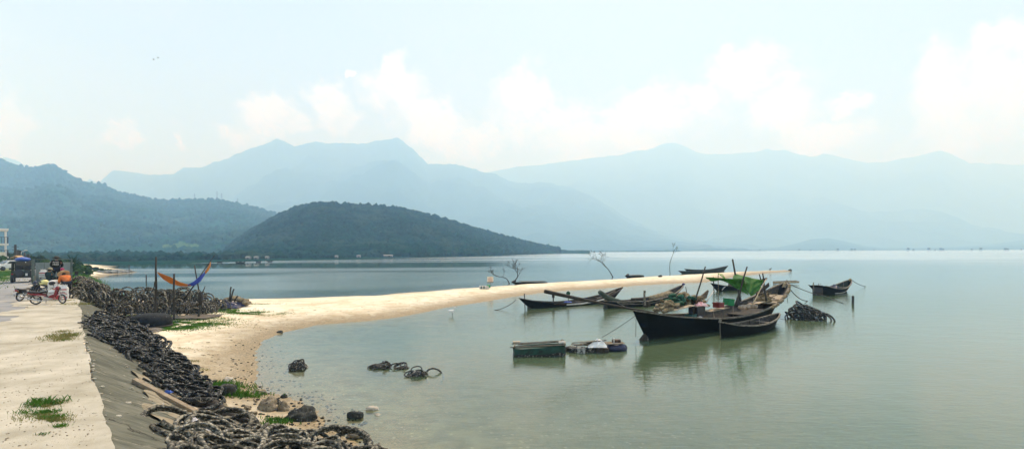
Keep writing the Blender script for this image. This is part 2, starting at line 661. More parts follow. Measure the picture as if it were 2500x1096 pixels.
wx = axis_steps(-62, 60, 1.0, -9400, 9400, 1.5)
wy = axis_steps(2, 128, 1.0, -2900, 8700, 1.5)
wx = np.unique(np.concatenate([wx[wx < -300], np.arange(-300, -62, 4.0), wx[wx > -62.5]]))
wy = np.unique(np.concatenate([wy[wy < 128.5], np.arange(130, 320, 3.0), wy[wy > 320]]))
WX, WY = np.meshgrid(wx, wy)
wdep = np.clip(-terrain(WX.ravel(), WY.ravel()), 0, 3)
water = link_mesh('water', np.stack([WX.ravel(), WY.ravel(), np.zeros(WX.size)], 1), grid_faces(len(wy), len(wx)), water_material(), smooth=True)
at = water.data.attributes.new('open', 'FLOAT', 'POINT')
_ds = line_dist(WX.ravel(), WY.ravel(), SHORE)
_spx, _spy = SHORE[32:46, 0][::-1], SHORE[32:46, 1][::-1]          # the lagoon side of the spit
_lee = np.interp(WX.ravel(), _spx, _spy, left=60.0)
_op = np.where((WY.ravel() > _lee) & (WX.ravel() < _spx.max() + 2), np.maximum(np.clip((WY.ravel() - _lee) / 14, 0, 1) * np.clip((_spx.max() - WX.ravel()) / 60, 0, 1), np.clip((_ds - 5) / 150, 0, 1) ** 0.7), np.clip((_ds - 5) / 150, 0, 1) ** 0.7)
def _slick(y0, y1, x0, x1):                                        # long calm slicks behind the spit
    x, y = WX.ravel(), WY.ravel() + 5 * fbm(WX.ravel() / 40, WY.ravel() / 40, 2, 31)
    sm = lambda v: np.clip(v, 0, 1) ** 2 * (3 - 2 * np.clip(v, 0, 1))
    return sm((y - y0) / 9) * sm((y1 - y) / 9) * sm((x - x0) / 25) * sm((x1 - x) / 20)


_sk = np.maximum.reduce([_slick(128, 196, -400, 4), 0.8 * _slick(82, 106, -400, -36), 0.8 * _slick(54, 76, -400, -30)])
_op = _op * (1 - 0.98 * _sk)
at.data.foreach_set('value', _op.astype(np.float32))
at = water.data.attributes.new('slick', 'FLOAT', 'POINT')
at.data.foreach_set('value', _sk.astype(np.float32))
at = water.data.attributes.new('depth', 'FLOAT', 'POINT')
at.data.foreach_set('value', wdep.astype(np.float32))
tag(water, 'calm grey green lagoon water', kind='structure')


# ------------------------------------------------------------------ hills
def hill(name, label, ridge, Yr, shore, mtl, nu=420, ns=60, amp=0.10, nscale=300.0, rough=0.012, power=1.15, back=0.5, seed=0):
    """a ridge line at depth Yr(px) with a face running down to the shore depth and a back"""
    rp = np.array(ridge, float)
    px = np.linspace(rp[0, 0], rp[-1, 0], nu)
    py = np.interp(px, rp[:, 0], rp[:, 1])
    u = (px - CX) / F
    yr = np.array([Yr(p) for p in px])
    y0 = np.array([shore(p) for p in px])
    Hh = np.maximum(CAMZ + ((CY - py) / F - TILT * u) * yr, 0.0)
    s = np.concatenate([np.linspace(-0.03, 1, ns), 1 + np.linspace(0, back, ns // 4 + 1)[1:]])
    S, U = np.meshgrid(s, u, indexing='ij')
    Y = y0 + (yr - y0) * S
    X = U * Y
    prof = np.where(S <= 1, np.sign(S) * np.abs(S) ** power, 1 - ((S - 1) / back) ** 1.3 * 1.15)
    n1 = fbm(X / nscale, Y / nscale, 5, seed, 0.55)
    rdg = (0.5 - np.abs(fbm(X / nscale * 0.8 + 7, Y / nscale * 0.8, 4, seed + 20))) 
    env = np.clip(np.sin(np.pi * np.clip(S, 0, 1)), 0, 1) ** 0.8
    Z = Hh * (prof + env * (amp * 2 * n1 + amp * (rdg - 0.4)))
    Z = Z + Hh.max() * rough * fbm(X / nscale * 9, Y / nscale * 9, 5, seed + 40, 0.62) * np.clip(S * 6, 0, 1)
    Z = np.where(S < 0, -2.0, Z)
    Z = np.where((S >= 0) & (S <= 1), np.maximum(Z, 0.2), Z)
    Z = np.maximum(Z, -2.5)
    o = link_mesh(name, np.stack([X.ravel(), Y.ravel(), Z.ravel()], 1), grid_faces(len(s), nu), mtl, smooth=True)
    tag(o, label, kind='structure')
    return X, Y, Z, S


def forest_mat(name, a, b, c, sc):
    return mat(name, a, b, scale=sc, rough=0.95, coord='World', c3=c, c3scale=sc * 0.3, c3lo=0.48, c3hi=0.66, spec=0.0, bump=0.9, bscale=sc * 2.5, bdist=6.0, lo=0.38, hi=0.62)


HZ = lambda px: CY - TILT * (px - CX)
def shore_row(rows):
    r = np.array(rows, float)
    def f(px):
        row = np.interp(px, r[:, 0], r[:, 1])
        return F * CAMZ / max(row - HZ(px), 0.55)
    return f


M_NEAR = forest_mat('near_hill_forest', (0.005, 0.034, 0.030), (0.012, 0.066, 0.046), (0.036, 0.074, 0.050), 0.10)  # blue-green in the forest colour is lifted to stand in for haze
M_LEFT = forest_mat('left_hill_forest', (0.006, 0.048, 0.038), (0.014, 0.090, 0.058), (0.036, 0.090, 0.062), 0.035)  # part of the haze tint is put into this forest colour
M_FAR = forest_mat('far_mountain_forest', (0.010, 0.034, 0.028), (0.024, 0.056, 0.042), (0.036, 0.056, 0.048), 0.004)
RIDGE_NEAR = [(500, 640), (540, 622), (570, 594), (620, 560), (690, 524), (735, 505), (790, 496), (830, 500), (900, 504), (960, 507), (1000, 515), (1060, 530), (1120, 548), (1180, 565),
              (1240, 581), (1300, 597), (1350, 607), (1400, 611.5), (1440, 611.8)]
RIDGE_LEFT = [(-420, 440), (-250, 400), (-100, 396), (0, 389), (60, 408), (85, 408), (120, 399), (150, 413), (200, 442), (260, 453), (290, 468), (340, 479), (400, 491), (460, 488), (530, 489), (580, 498),
              (640, 513), (675, 523), (720, 548), (800, 580), (900, 606), (960, 614)]
RIDGE_MID = [(-420, 390), (-100, 372), (0, 384), (20, 386), (60, 403), (150, 430), (205, 444), (220, 438), (240, 446), (270, 425), (290, 414), (330, 420), (365, 429), (410, 424), (425, 425), (450, 410), (500, 405),
             (530, 395), (560, 388), (600, 368), (640, 353), (662, 348), (676, 338), (700, 348), (720, 356), (745, 350), (770, 346), (800, 353), (860, 350), (895, 352), (920, 345), (950, 343), (972, 336), (990, 352),
             (1010, 365), (1030, 385), (1045, 402), (1100, 401), (1130, 405), (1180, 418), (1215, 430), (1260, 445), (1300, 447), (1345, 448), (1400, 460), (1450, 480), (1500, 510), (1530, 530), (1600, 556), (1680, 576),
             (1760, 593), (1830, 607), (1870, 609.6)]
RIDGE_FAR = [(900, 450), (1150, 425), (1210, 418), (1260, 408), (1330, 404), (1400, 390), (1460, 385), (1520, 378), (1570, 366), (1600, 360), (1620, 350), (1650, 351), (1680, 360), (1700, 370), (1720, 377), (1790, 377), (1830, 374),
             (1875, 364), (1890, 368), (1920, 366), (1950, 376), (1980, 383), (2010, 376), (2050, 382), (2090, 392), (2120, 400), (2160, 396), (2210, 388), (2250, 380), (2300, 366), (2330, 380), (2370, 400), (2400, 398),
             (2450, 401), (2500, 405), (2650, 420), (2900, 440), (3200, 500)]
RIDGE_LOW = [(1840, 608.5), (1900, 603), (1940, 595), (1980, 584), (2020, 581), (2060, 588), (2110, 600), (2160, 605), (2240, 604), (2330, 602), (2420, 596), (2480, 588), (2540, 580), (2640, 572), (2760, 585), (2900, 600)]
sh_near = shore_row([(480, 641), (600, 638), (900, 632), (1180, 626), (1300, 621), (1400, 618), (1450, 616.5)])
sh_left = shore_row([(-420, 654), (200, 649), (500, 641.5), (600, 638), (1000, 632)])
NEAR = hill('near_hill', 'dark wooded hill at the water edge left of centre', RIDGE_NEAR, lambda p: 620 + 0.25 * abs(p - 800), lambda p: max(sh_near(p) + 12, 340), M_NEAR, nu=380, ns=90, amp=0.11, nscale=110, rough=0.010, power=1.0, seed=1)
LEFT = hill('left_hill', 'long wooded hillside on the left, blue with haze', RIDGE_LEFT, lambda p: 1480 + 0.25 * max(0, 300 - p), lambda p: 600.0, M_LEFT, nu=420, ns=90, amp=0.10, nscale=260, rough=0.006, power=1.2, seed=2)
MID = hill('middle_mountain', 'high hazy blue mountain with two peaks behind the near hill', RIDGE_MID, lambda p: 5000.0, lambda p: 2600.0 - 0.9 * min(max(p - 1100, 0), 700), M_FAR, nu=700, ns=70, amp=0.13, nscale=900, rough=0.020, power=1.25, seed=3, back=0.35)
FAR = hill('far_mountain', 'pale far mountain range across the lagoon on the right', RIDGE_FAR, lambda p: 7000.0, lambda p: 3000.0, M_FAR, nu=600, ns=70, amp=0.10, nscale=1500, rough=0.014, power=1.5, seed=4, back=0.15)
LOW = hill('low_hill', 'low hazy foothill on the far right shore', RIDGE_LOW, lambda p: 3300.0, lambda p: 2250.0, M_FAR, nu=260, ns=30, amp=0.08, nscale=500, rough=0.01, power=1.1, seed=5)


# the low wooded shore in front of the hills
def coast():
    px = np.linspace(-420, 1660, 300)
    u = (px - CX) / F
    y0 = np.array([sh_near(p) if p > 600 else sh_left(p) for p in px])
    y0 = np.where(px > 1430, np.maximum(y0, 1450), y0)
    y1 = np.where(px > 1400, y0 + 260, 900)
    s = np.array([-0.03, 0, 0.01, 0.03, 0.08, 0.2, 0.45, 0.75, 1.0])
    S, U = np.meshgrid(s, u, indexing='ij')
    Y = y0 + (y1 - y0) * S
    X = U * Y
    Z = np.where(S < 0, -2, 0.25 + 2.2 * np.clip(S, 0, 1) + 0.6 * fbm(X / 20, Y / 20, 3, 77) * np.clip(S * 30, 0, 1))
    tag(link_mesh('coastal_plain', np.stack([X.ravel(), Y.ravel(), Z.ravel()], 1), grid_faces(len(s), len(px)), M_NEAR, smooth=True), 'low wooded plain along the far shore', kind='structure')
    r = np.random.default_rng(5)
    n = 11000
    k = r.random(n)
    pxs = -420 + 2080 * r.random(n) ** 0.92
    sv = 0.012 + 0.7 * k ** 3.2
    uu = (pxs - CX) / F
    yy = np.interp(pxs, px, y0) * (1 - sv) + np.interp(pxs, px, y1) * sv
    return uu * yy, yy, 0.25 + 2.2 * sv, np.where(pxs > 1380, 0.8, 1.0)


COAST = coast()


# tree crowns that break up the skylines and faces of the two nearer hills
def crowns(name, label, surf, n, size, mtl, fine, seed, surf_pts=None, power=1.0):
    X, Y, Z, S = surf
    r = np.random.default_rng(seed)
    nr, nc = X.shape
    v1, f1, v2, f2 = ico()
    v, f = (v2, f2) if fine else (v1, f1)
    rows = int(nr * 0.86)
    if surf_pts is not None:
        x, y, z, kk = surf_pts
    else:
     i = (r.random(n) ** power * (rows - 3)).astype(int) + 2
     j = (r.random(n) * (nc - 1)).astype(int)
     fi, fj = r.random(n), r.random(n)
     lerp = lambda A: (A[i, j] * (1 - fi) + A[i + 1, j] * fi) * (1 - fj) + (A[i, j + 1] * (1 - fi) + A[i + 1, j + 1] * fi) * fj
     x, y, z = lerp(X), lerp(Y), lerp(Z)
    ok = (z > 0.4) if surf_pts is not None else (z > np.where(x / y > 0.06, 6.0, 0.4))
    ok &= ~in_field(x, y, z)
    x, y, z = x[ok], y[ok], z[ok]
    n = len(x)
    sz = size * (0.5 + 0.9 * r.random(n) ** 1.6) * (0.75 + 0.8 * (fbm(x / 45, y / 45, 3, 3) + 0.4) if surf_pts is not None else 1.0)
    ang = r.random(n) * 6.28
    jit = 1 + 0.30 * (r.random((n, len(v))) - 0.5) * 2
    P = v[None] * jit[:, :, None]
    ca, sa = np.cos(ang)[:, None], np.sin(ang)[:, None]
    px, py, pz = P[..., 0] * ca - P[..., 1] * sa, P[..., 0] * sa + P[..., 1] * ca, P[..., 2]
    ver = np.stack([px * sz[:, None] + x[:, None], py * sz[:, None] + y[:, None], pz * sz[:, None] * (0.75 + 0.5 * r.random((n, 1))) + z[:, None] + sz[:, None] * 0.35], -1).reshape(-1, 3)
    fac = (f[None] + (np.arange(n) * len(v))[:, None, None]).reshape(-1, 3)
    return tag(link_mesh(name, ver, fac, mtl), label, 'forest', kind='stuff')


def in_field(x, y, z):
    px, py = CX + F * x / y, CY - F * (z - CAMZ) / y
    return ((px - 442) / 47) ** 2 + ((py - 601) / 11) ** 2 < 1.0 + 0.35 * np.sin(px * 0.16)


def field():
    X, Y, Z, S = LEFT
    m = in_field(X, Y, Z)
    nr, nc = X.shape
    V, Fc, ix = [], [], {}
    for i in range(nr - 1):
        for j in range(nc - 1):
            if m[i, j] and m[i + 1, j] and m[i, j + 1] and m[i + 1, j + 1] and S[i, j] < 1:
                q = []
                for a, b in ((i, j), (i, j + 1), (i + 1, j + 1), (i + 1, j)):
                    if (a, b) not in ix:
                        ix[(a, b)] = len(V)
                        V.append((X[a, b], Y[a, b], Z[a, b] + 1.2))
                    q.append(ix[(a, b)])
                Fc.append(q)
    if Fc:
        tag(link_mesh('hill_field', V, Fc, mat('light_green_field', (0.05, 0.11, 0.035), (0.075, 0.14, 0.045), scale=0.05, rough=1.0, coord='World', spec=0.0), smooth=True), 'light green clearing on the left hillside', kind='structure')


field()
crowns('near_hill_trees', 'tree crowns covering the dark near hill', NEAR, 15000, 2.5, M_NEAR, False, 11)
crowns('left_hill_trees', 'tree crowns covering the left hillside', LEFT, 13000, 4.6, M_LEFT, False, 12, power=1.0)

crowns('shore_trees', 'dark line of trees along the far shore under the hills', NEAR, 0, 1.7, M_NEAR, False, 13, surf_pts=COAST)

# ------------------------------------------------------------------ haze
def haze():
    b = MB().box((0, 2900, 745), (26000, 12200, 1510))
    m = bpy.data.materials.new('haze_air')
    m.use_nodes = True
    t = NT(m.node_tree)
    t.n.remove(t.n['Principled BSDF'])
    v = t.new('ShaderNodeVolumePrincipled')
    v.inputs['Color'].default_value = (0.35, 0.62, 1.0, 1)
    v.inputs['Absorption Color'].default_value = (0.9, 0.9, 0.9, 1)
    v.inputs['Density'].default_value = 5.3e-4
    v.inputs['Anisotropy'].default_value = 0.25
    m.cycles.homogeneous_volume = True
    t.l.new(v.outputs[0], t.n['Material Output'].inputs['Volume'])
    o = b.build('haze', m)
    return tag(o, 'pale blue haze over the lagoon', 'haze', kind='stuff')


haze()
print('TRIS stage land', sum(len(o.data.polygons) for o in bpy.data.objects if o.type == 'MESH'))
print('HEIGHTS', FAR[2].max(), MID[2].max(), FAR[1].max(), FAR[0].max(), FAR[0].min())

# ================================================================== ROAD AND EMBANKMENT
def strip(name, label, d0, d1, s0, s1, z, mtl, nd=6, ds=0.5, wav0=0.0, wav1=0.0, seed=0, lump=0.0):
    ss = np.arange(s0, s1, ds)
    V = []
    for s in ss:
        a = d0 + wav0 * float(fbm(np.array([s * 0.6]), np.array([seed * 1.7]), 4, seed)[0])
        b = d1 + wav1 * float(fbm(np.array([s * 0.6]), np.array([seed * 2.9 + 5]), 4, seed)[0])
        for k in range(nd):
            d = a + (b - a) * k / (nd - 1)
            p = crest_p(d, s)
            zz = z(d, s) if callable(z) else z
            if lump:
                zz += lump * float(fbm(np.array([p.x * 1.5]), np.array([p.y * 1.5]), 4, seed + 3)[0])
            V.append((p.x, p.y, zz))
    return tag(link_mesh(name, V, grid_faces(len(ss), nd), mtl, smooth=True), label, kind='structure')


M_ASPH = mat('asphalt', (0.20, 0.205, 0.21), (0.28, 0.28, 0.275), scale=1.1, rough=0.9, coord='World', c3=(0.36, 0.34, 0.30), c3scale=0.35, c3lo=0.5, c3hi=0.7, bump=0.3, bscale=60)
M_SHOULD = mat('dusty_concrete', (0.32, 0.295, 0.225), (0.52, 0.485, 0.40), scale=0.9, rough=0.95, coord='World', c3=(0.24, 0.21, 0.165), c3scale=9.0, c3lo=0.615, c3hi=0.70, bump=0.4, bscale=30, spec=0.2, lo=0.33, hi=0.66)
M_SLOPE = mat('stained_concrete', (0.085, 0.088, 0.072), (0.165, 0.162, 0.132), scale=1.4, rough=0.95, coord='World', c3=(0.42, 0.37, 0.28), c3scale=3.2, c3lo=0.62, c3hi=0.67, bump=0.9, bscale=9, bdist=0.05, spec=0.15)


def bank_material(name, dark, light, pale, pale_amt):
    """old concrete weathered in streaks that run down the bank"""
    m = bpy.data.materials.new(name)
    m.use_nodes = True
    t = NT(m.node_tree)
    b = t.n['Principled BSDF']
    pos = t.new('ShaderNodeNewGeometry').outputs['Position']
    def dot(v):
        n = t.new('ShaderNodeVectorMath', operation='DOT_PRODUCT')
        t.put(n.inputs[0], pos); n.inputs[1].default_value = v
        return n.outputs['Value']
    cb = t.new('ShaderNodeCombineXYZ')
    t.put(cb.inputs[0], t.math('MULTIPLY', dot((CD[0], CD[1], 0)), 1.0))
    t.put(cb.inputs[1], t.math('MULTIPLY', dot((CN[0], CN[1], 0)), 0.28))
    st = cb.outputs[0]
    n1, n2, n3 = t.noise(pos, 0.8, 5, 0.6), t.noise(st, 5.0, 6, 0.68), t.noise(pos, 7.0, 5, 0.7)
    col = t.mix(t.smooth(t.math('ADD', t.math('MULTIPLY', n1, 0.5), t.math('MULTIPLY', n2, 0.5)), 0.38, 0.62), dark, light)
    col = t.mix(t.smooth(t.math('ADD', t.math('MULTIPLY', n2, 0.6), t.math('MULTIPLY', n3, 0.4)), 0.58 - pale_amt, 0.64 - pale_amt), col, pale)
    vor = t.new('ShaderNodeTexVoronoi', feature='DISTANCE_TO_EDGE')
    t.put(vor.inputs['Vector'], t.vmath('ADD', st, t.vmath('MULTIPLY', t.noise(pos, 3.0, 3, color=True), (0.5, 0.5, 0.0))))
    vor.inputs['Scale'].default_value = 1.1
    crack = t.math('MULTIPLY', t.smooth(vor.outputs['Distance'], 0.0, 0.02, 1.0, 0.0), t.smooth(n1, 0.42, 0.55))
    col = t.mix(t.math('MULTIPLY', crack, 0.85), col, (0.02, 0.02, 0.017))
    t.put(b.inputs['Base Color'], col)
    b.inputs['Roughness'].default_value = 0.95
    b.inputs['Specular IOR Level'].default_value = 0.12
    bn = t.new('ShaderNodeBump')
    bn.inputs['Strength'].default_value = 0.55
    bn.inputs['Distance'].default_value = 0.04
    t.put(bn.inputs['Height'], t.math('SUBTRACT', t.math('ADD', n2, t.math('MULTIPLY', n3, 0.6)), t.math('MULTIPLY', crack, 0.5)))
    t.l.new(bn.outputs[0], b.inputs['Normal'])
    return m


M_SLOPE = bank_material('stained_concrete', (0.075, 0.080, 0.062), (0.165, 0.166, 0.132), (0.36, 0.33, 0.255), 0.0)
M_RUBBLE = bank_material('crumbled_footing', (0.13, 0.115, 0.08), (0.32, 0.28, 0.205), (0.44, 0.39, 0.29), 0.0)

M_VERGE = mat('verge_soil', (0.10, 0.15, 0.04), (0.20, 0.21, 0.08), scale=0.8, rough=1.0, coord='World', c3=(0.46, 0.40, 0.28), c3scale=0.4, c3lo=0.55, c3hi=0.62)
strip('road', 'grey asphalt coast road running away to the left', -5.3, -1.9, -4, 150, Z_ROAD + 0.008, M_ASPH, nd=5, ds=1.0, wav0=0.3, seed=1)
strip('road_shoulder', 'pale dusty concrete shoulder beside the road', -2.35, 0.06, -6, 150, lambda d, s: Z_ROAD + 0.017, M_SHOULD, nd=10, ds=0.14, wav0=1.1, wav1=0.15, seed=2, lump=0.003)
strip('near_forecourt', 'pale dusty concrete in the near left corner', -9, -1.9, -6, 14, Z_ROAD + 0.012, M_SHOULD, nd=12, ds=0.5, seed=4, lump=0.003)
strip('embankment_slope', 'dark stained concrete embankment slope below the road', 0.03, 1.55, -6, 34, lambda d, s: Z_ROAD - 0.60 * d + 0.035 - 0.02 * (d < 0.1), M_SLOPE, nd=16, ds=0.3, wav0=0.10, wav1=0.5, seed=5, lump=0.05)
strip('embankment_footing', 'tan crumbled stone footing of the embankment', 1.05, 2.5, -6, 34, lambda d, s: max(Z_ROAD - 0.60 * d + 0.026, 0.3), M_RUBBLE, nd=26, ds=0.12, wav0=0.5, wav1=0.6, seed=6, lump=0.16)
strip('far_embankment', 'pale concrete embankment edge beyond the motorbikes', 0.03, 2.2, 34, 60, lambda d, s: Z_ROAD - 0.60 * d + 0.03, M_SHOULD, nd=8, ds=0.5, wav1=0.5, seed=7, lump=0.03)
strip('grass_verge', 'green verge on the far side of the road', -16, -5.0, 20, 150, Z_ROAD + 0.012, M_VERGE, nd=6, ds=1.5, wav1=0.6, seed=8, lump=0.06)


# ================================================================== GRASS
M_GRASS = mat('green_grass', (0.032, 0.115, 0.012), (0.105, 0.235, 0.03), scale=2.5, rough=0.8, coord='World', spec=0.2, trans=0.3)
M_DRYG = mat('dry_grass', (0.15, 0.19, 0.045), (0.34, 0.29, 0.12), scale=2.0, rough=0.9, coord='World', spec=0.2, trans=0.3)

def blades(name, label, spots, mtl, seed, zfun=None):
    """spots: (x, y, radius x, radius y, count, blade height, blade width)"""
    r = np.random.default_rng(seed)
    V, Fc = [], []
    for (x, y, rx, ry, n, h, wd) in spots:
        q = r.normal(size=(n, 2)) * 0.5
        m = fbm(q[:, 0] * 2.2 + x, q[:, 1] * 2.2 + y, 3, seed) > -0.12
        q = q[m]
        X, Y = x + q[:, 0] * rx, y + q[:, 1] * ry
        Z = terrain(X, Y) if zfun is None else np.full(len(X), zfun)
        a = r.random(len(X)) * 6.28
        hh = h * (0.4 + 0.9 * r.random(len(X)))
        le = hh * (0.2 + 0.7 * r.random(len(X)))
        dx, dy = np.cos(a), np.sin(a)
        k = len(V) and sum(len(v) for v in V)
        b0 = np.stack([X - dy * wd, Y + dx * wd, Z - 0.01], 1)
        b1 = np.stack([X + dy * wd, Y - dx * wd, Z - 0.01], 1)
        m0 = np.stack([X + dx * le * 0.4, Y + dy * le * 0.4, Z + hh * 0.65], 1)
        t = np.stack([X + dx * le, Y + dy * le, Z + hh], 1)
        A = np.stack([b0, b1, m0, t], 1).reshape(-1, 3)
        base = k + np.arange(len(X)) * 4
        V.append(A)
        Fc.append(np.concatenate([np.stack([base, base + 1, base + 2], 1), np.stack([base + 2, base + 1, base + 3], 1)]))
    return tag(link_mesh(name, np.concatenate(V), np.concatenate(Fc), mtl), label, 'grass', kind='stuff')


def gspot(px, py, rx, ry, n, h, wd=0.012):
    p = on_ground(px, py)
    return (p.x, p.y, rx, ry, n, h, wd)


blades('beach_grass', 'bright green turf on the sand beside the upturned coracle',
       [gspot(450, 790, 2.0, 1.2, 9500, 0.06, 0.02), gspot(420, 800, 1.4, 0.9, 6000, 0.06, 0.02), gspot(500, 780, 2.0, 0.9, 1800, 0.05, 0.02), gspot(380, 772, 2.0, 0.5, 900, 0.06, 0.02),
        gspot(590, 763, 2.4, 0.8, 5200, 0.05, 0.02), gspot(540, 757, 1.8, 0.5, 1600, 0.07, 0.02), gspot(640, 766, 1.8, 0.5, 1000, 0.05, 0.02), gspot(330, 770, 1.6, 0.5, 900, 0.05, 0.02),
        gspot(615, 742, 2.2, 0.7, 700, 0.05, 0.02)], M_GRASS, 1)
blades('shore_grass', 'green weeds growing among the stones at the water edge',
       [gspot(545, 948, 0.75, 0.5, 1500, 0.16), gspot(595, 965, 0.6, 0.35, 900, 0.13), gspot(520, 955, 0.5, 0.4, 600, 0.16), gspot(685, 1028, 0.35, 0.22, 600, 0.08), gspot(660, 1036, 0.25, 0.2, 250, 0.07)], M_GRASS, 2)
blades('sand_tufts', 'thin yellow green tufts scattered over the sand',
       [gspot(470, 903, 0.6, 0.3, 700, 0.05), gspot(455, 881, 0.5, 0.2, 400, 0.05), gspot(440, 850, 0.8, 0.2, 300, 0.04), gspot(520, 935, 0.5, 0.3, 300, 0.06), gspot(345, 770, 1.4, 0.5, 600, 0.05, 0.02), gspot(520, 790, 1.8, 0.9, 1300, 0.04, 0.018),
        gspot(640, 770, 1.5, 0.5, 500, 0.04, 0.018)], M_DRYG, 3)
blades('road_tufts', 'green and yellow grass tufts growing in the near dusty shoulder',
       [gspot(115, 990, 0.24, 0.18, 1300, 0.10, 0.0035), gspot(98, 1012, 0.30, 0.14, 900, 0.07, 0.0035), gspot(125, 1025, 0.26, 0.12, 500, 0.06, 0.0035), gspot(148, 1046, 0.11, 0.07, 260, 0.05, 0.0035), gspot(105, 1066, 0.1, 0.06, 60, 0.04, 0.006)], M_GRASS, 4, Z_ROAD + 0.01)
blades('dry_road_tufts', 'dry yellow grass around the tufts on the shoulder',
       [gspot(150, 826, 0.40, 0.5, 800, 0.11, 0.008), gspot(152, 812, 0.3, 0.3, 200, 0.06, 0.008), gspot(100, 1025, 0.34, 0.16, 900, 0.05, 0.0035), gspot(130, 1032, 0.3, 0.12, 600, 0.05, 0.0035), gspot(112, 995, 0.26, 0.2, 500, 0.06, 0.0035), gspot(150, 833, 0.35, 0.25, 400, 0.08, 0.008),
        gspot(185, 745, 1.0, 0.5, 500, 0.06, 0.015), gspot(160, 735, 0.7, 0.3, 240, 0.06, 0.015)], M_DRYG, 5, Z_ROAD + 0.01)
blades('verge_grass', 'green grass along the far side of the road',
       [(*crest_p(-5.9 - 0.5 * (k % 3), 46 + k * 2.2)[:2], 1.6, 1.6, 500, 0.16, 0.03) for k in range(22)], M_GRASS, 6, Z_ROAD)
blades('embankment_scrub', 'green scrub growing down the bank beyond the motorbikes',
       [(*crest_p(0.6 + 0.5 * (k % 4), 42 + k * 1.1)[:2], 1.2, 1.2, 420, 0.30, 0.03) for k in range(60)], M_GRASS, 7)


# ================================================================== TYRES
def rubber(name, dark, mid, crust, lo, hi):
    return mat(name, dark, mid, scale=5.0, rough=0.85, coord='Object', rnd=0.35, c3=crust, c3scale=16.0, c3lo=lo, c3hi=hi, bump=1.0, bscale=22, bdist=0.02, spec=0.3)


M_TYRE = rubber('wet_black_rubber', (0.010, 0.012, 0.013), (0.030, 0.033, 0.034), (0.32, 0.31, 0.27), 0.53, 0.64)  # pale crust, spread wider to double as painted highlights on the tyres
M_TYRE_N = rubber('barnacled_rubber', (0.030, 0.031, 0.027), (0.080, 0.078, 0.064), (0.36, 0.33, 0.255), 0.47, 0.60)
M_TYRE_D = rubber('dusty_rubber', (0.022, 0.021, 0.017), (0.07, 0.065, 0.05), (0.40, 0.36, 0.27), 0.50, 0.60)

def tyre_mesh(name, R, rt, nm, seed, mtl, oval=0.0, twist=0.0, crust=0.12):
    """an old motorcycle tyre: a C-shaped section open towards the hub"""
    prof = [(-0.05, 0.62), (0.42, 0.98), (0.80, 0.80), (1.0, 0.28), (1.0, -0.28), (0.80, -0.80), (0.42, -0.98), (-0.05, -0.62), (0.25, -0.55), (0.62, -0.25), (0.62, 0.25), (0.25, 0.55)]
    n = len(prof)
    V = []
    r = random.Random(seed)
    ph = r.random() * 6
    for i in range(nm):
        t = 2 * math.pi * i / nm
        rr = R * (1 + oval * math.cos(2 * t + ph))
        for a, b in prof:
            k = 1 + crust * (r.random() - 0.4)
            rad = rr - rt + a * rt * 1.5 * k
            z = b * rt * k + twist * R * math.sin(2 * t + ph * 2) + 0.3 * twist * R * math.sin(t + ph)
            V.append((rad * math.cos(t), rad * math.sin(t), z))
    Fc = [(i * n + k, i * n + (k + 1) % n, ((i + 1) % nm) * n + (k + 1) % n, ((i + 1) % nm) * n + k) for i in range(nm) for k in range(n)]
    me = bpy.data.meshes.new(name)
    me.from_pydata(V, [], Fc)
    me.materials.append(mtl)
    me.polygons.foreach_set('use_smooth', [True] * len(me.polygons))
    me.update()
    return me


def tyre_set(tagname, mtl, R, rt, nm, k=6):
    return [tyre_mesh('tyre_' + tagname, R * (0.86 + 0.05 * i), rt * (0.85 + 0.06 * i), nm, i * 7 + 1, mtl, oval=0.03 + 0.035 * (i % 4), twist=0.02 + 0.05 * (i % 3), crust=0.22) for i in range(k)]


T_NEAR = tyre_set('near', M_TYRE_N, 0.50, 0.056, 40)
T_SLOPE = tyre_set('slope', M_TYRE, 0.37, 0.042, 26)
T_HEAP = tyre_set('heap', M_TYRE_D, 0.37, 0.033, 24)
T_WATER = tyre_set('water', M_TYRE, 0.46, 0.045, 28)
T_FAR = tyre_set('far', M_TYRE_D, 0.38, 0.034, 16)


def place_tyres(items, label, group, n_single, stuff_name, stuff_label, mtl):
    """items: (mesh, location, normal, spin, scale), the first n_single as things, the rest joined"""
    one = 0
    V, Fc, k = [], [], 0
    for i, (me, loc, nrm, spin, sc) in enumerate(items):
        q = Vector(nrm).to_track_quat('Z', 'Y').to_matrix().to_4x4() @ Matrix.Rotation(spin, 4, 'Z')
        M = Matrix.Translation(loc) @ q @ Matrix.Scale(sc, 4)
        if i < n_single:
            o = bpy.data.objects.new('tyre', me)
            COL.objects.link(o)
            o.matrix_world = M
            tag(o, label, 'tyre', group)
        else:
            co = np.empty(len(me.vertices) * 3)
            me.vertices.foreach_get('co', co)
            co = co.reshape(-1, 3) @ np.array(M.to_3x3()).T + np.array(M.translation)
            fa = np.empty(len(me.polygons) * 4, int)
            me.polygons.foreach_get('vertices', fa)
            V.append(co); Fc.append(fa.reshape(-1, 4) + k)
            k += len(co)
    if V:
        tag(link_mesh(stuff_name, np.concatenate(V), np.concatenate(Fc), mtl, smooth=True), stuff_label, 'tyres', kind='stuff')


def sample_poly(P, n, rnd):
    P = np.array(P)
    lo, hi = P.min(0), P.max(0)
    out = []
    while len(out) < n:
        x, y = rnd.uniform(lo[0], hi[0]), rnd.uniform(lo[1], hi[1])
        if poly_inside(np.array([x]), np.array([y]), P)[0]:
            out.append((x, y))
    return out


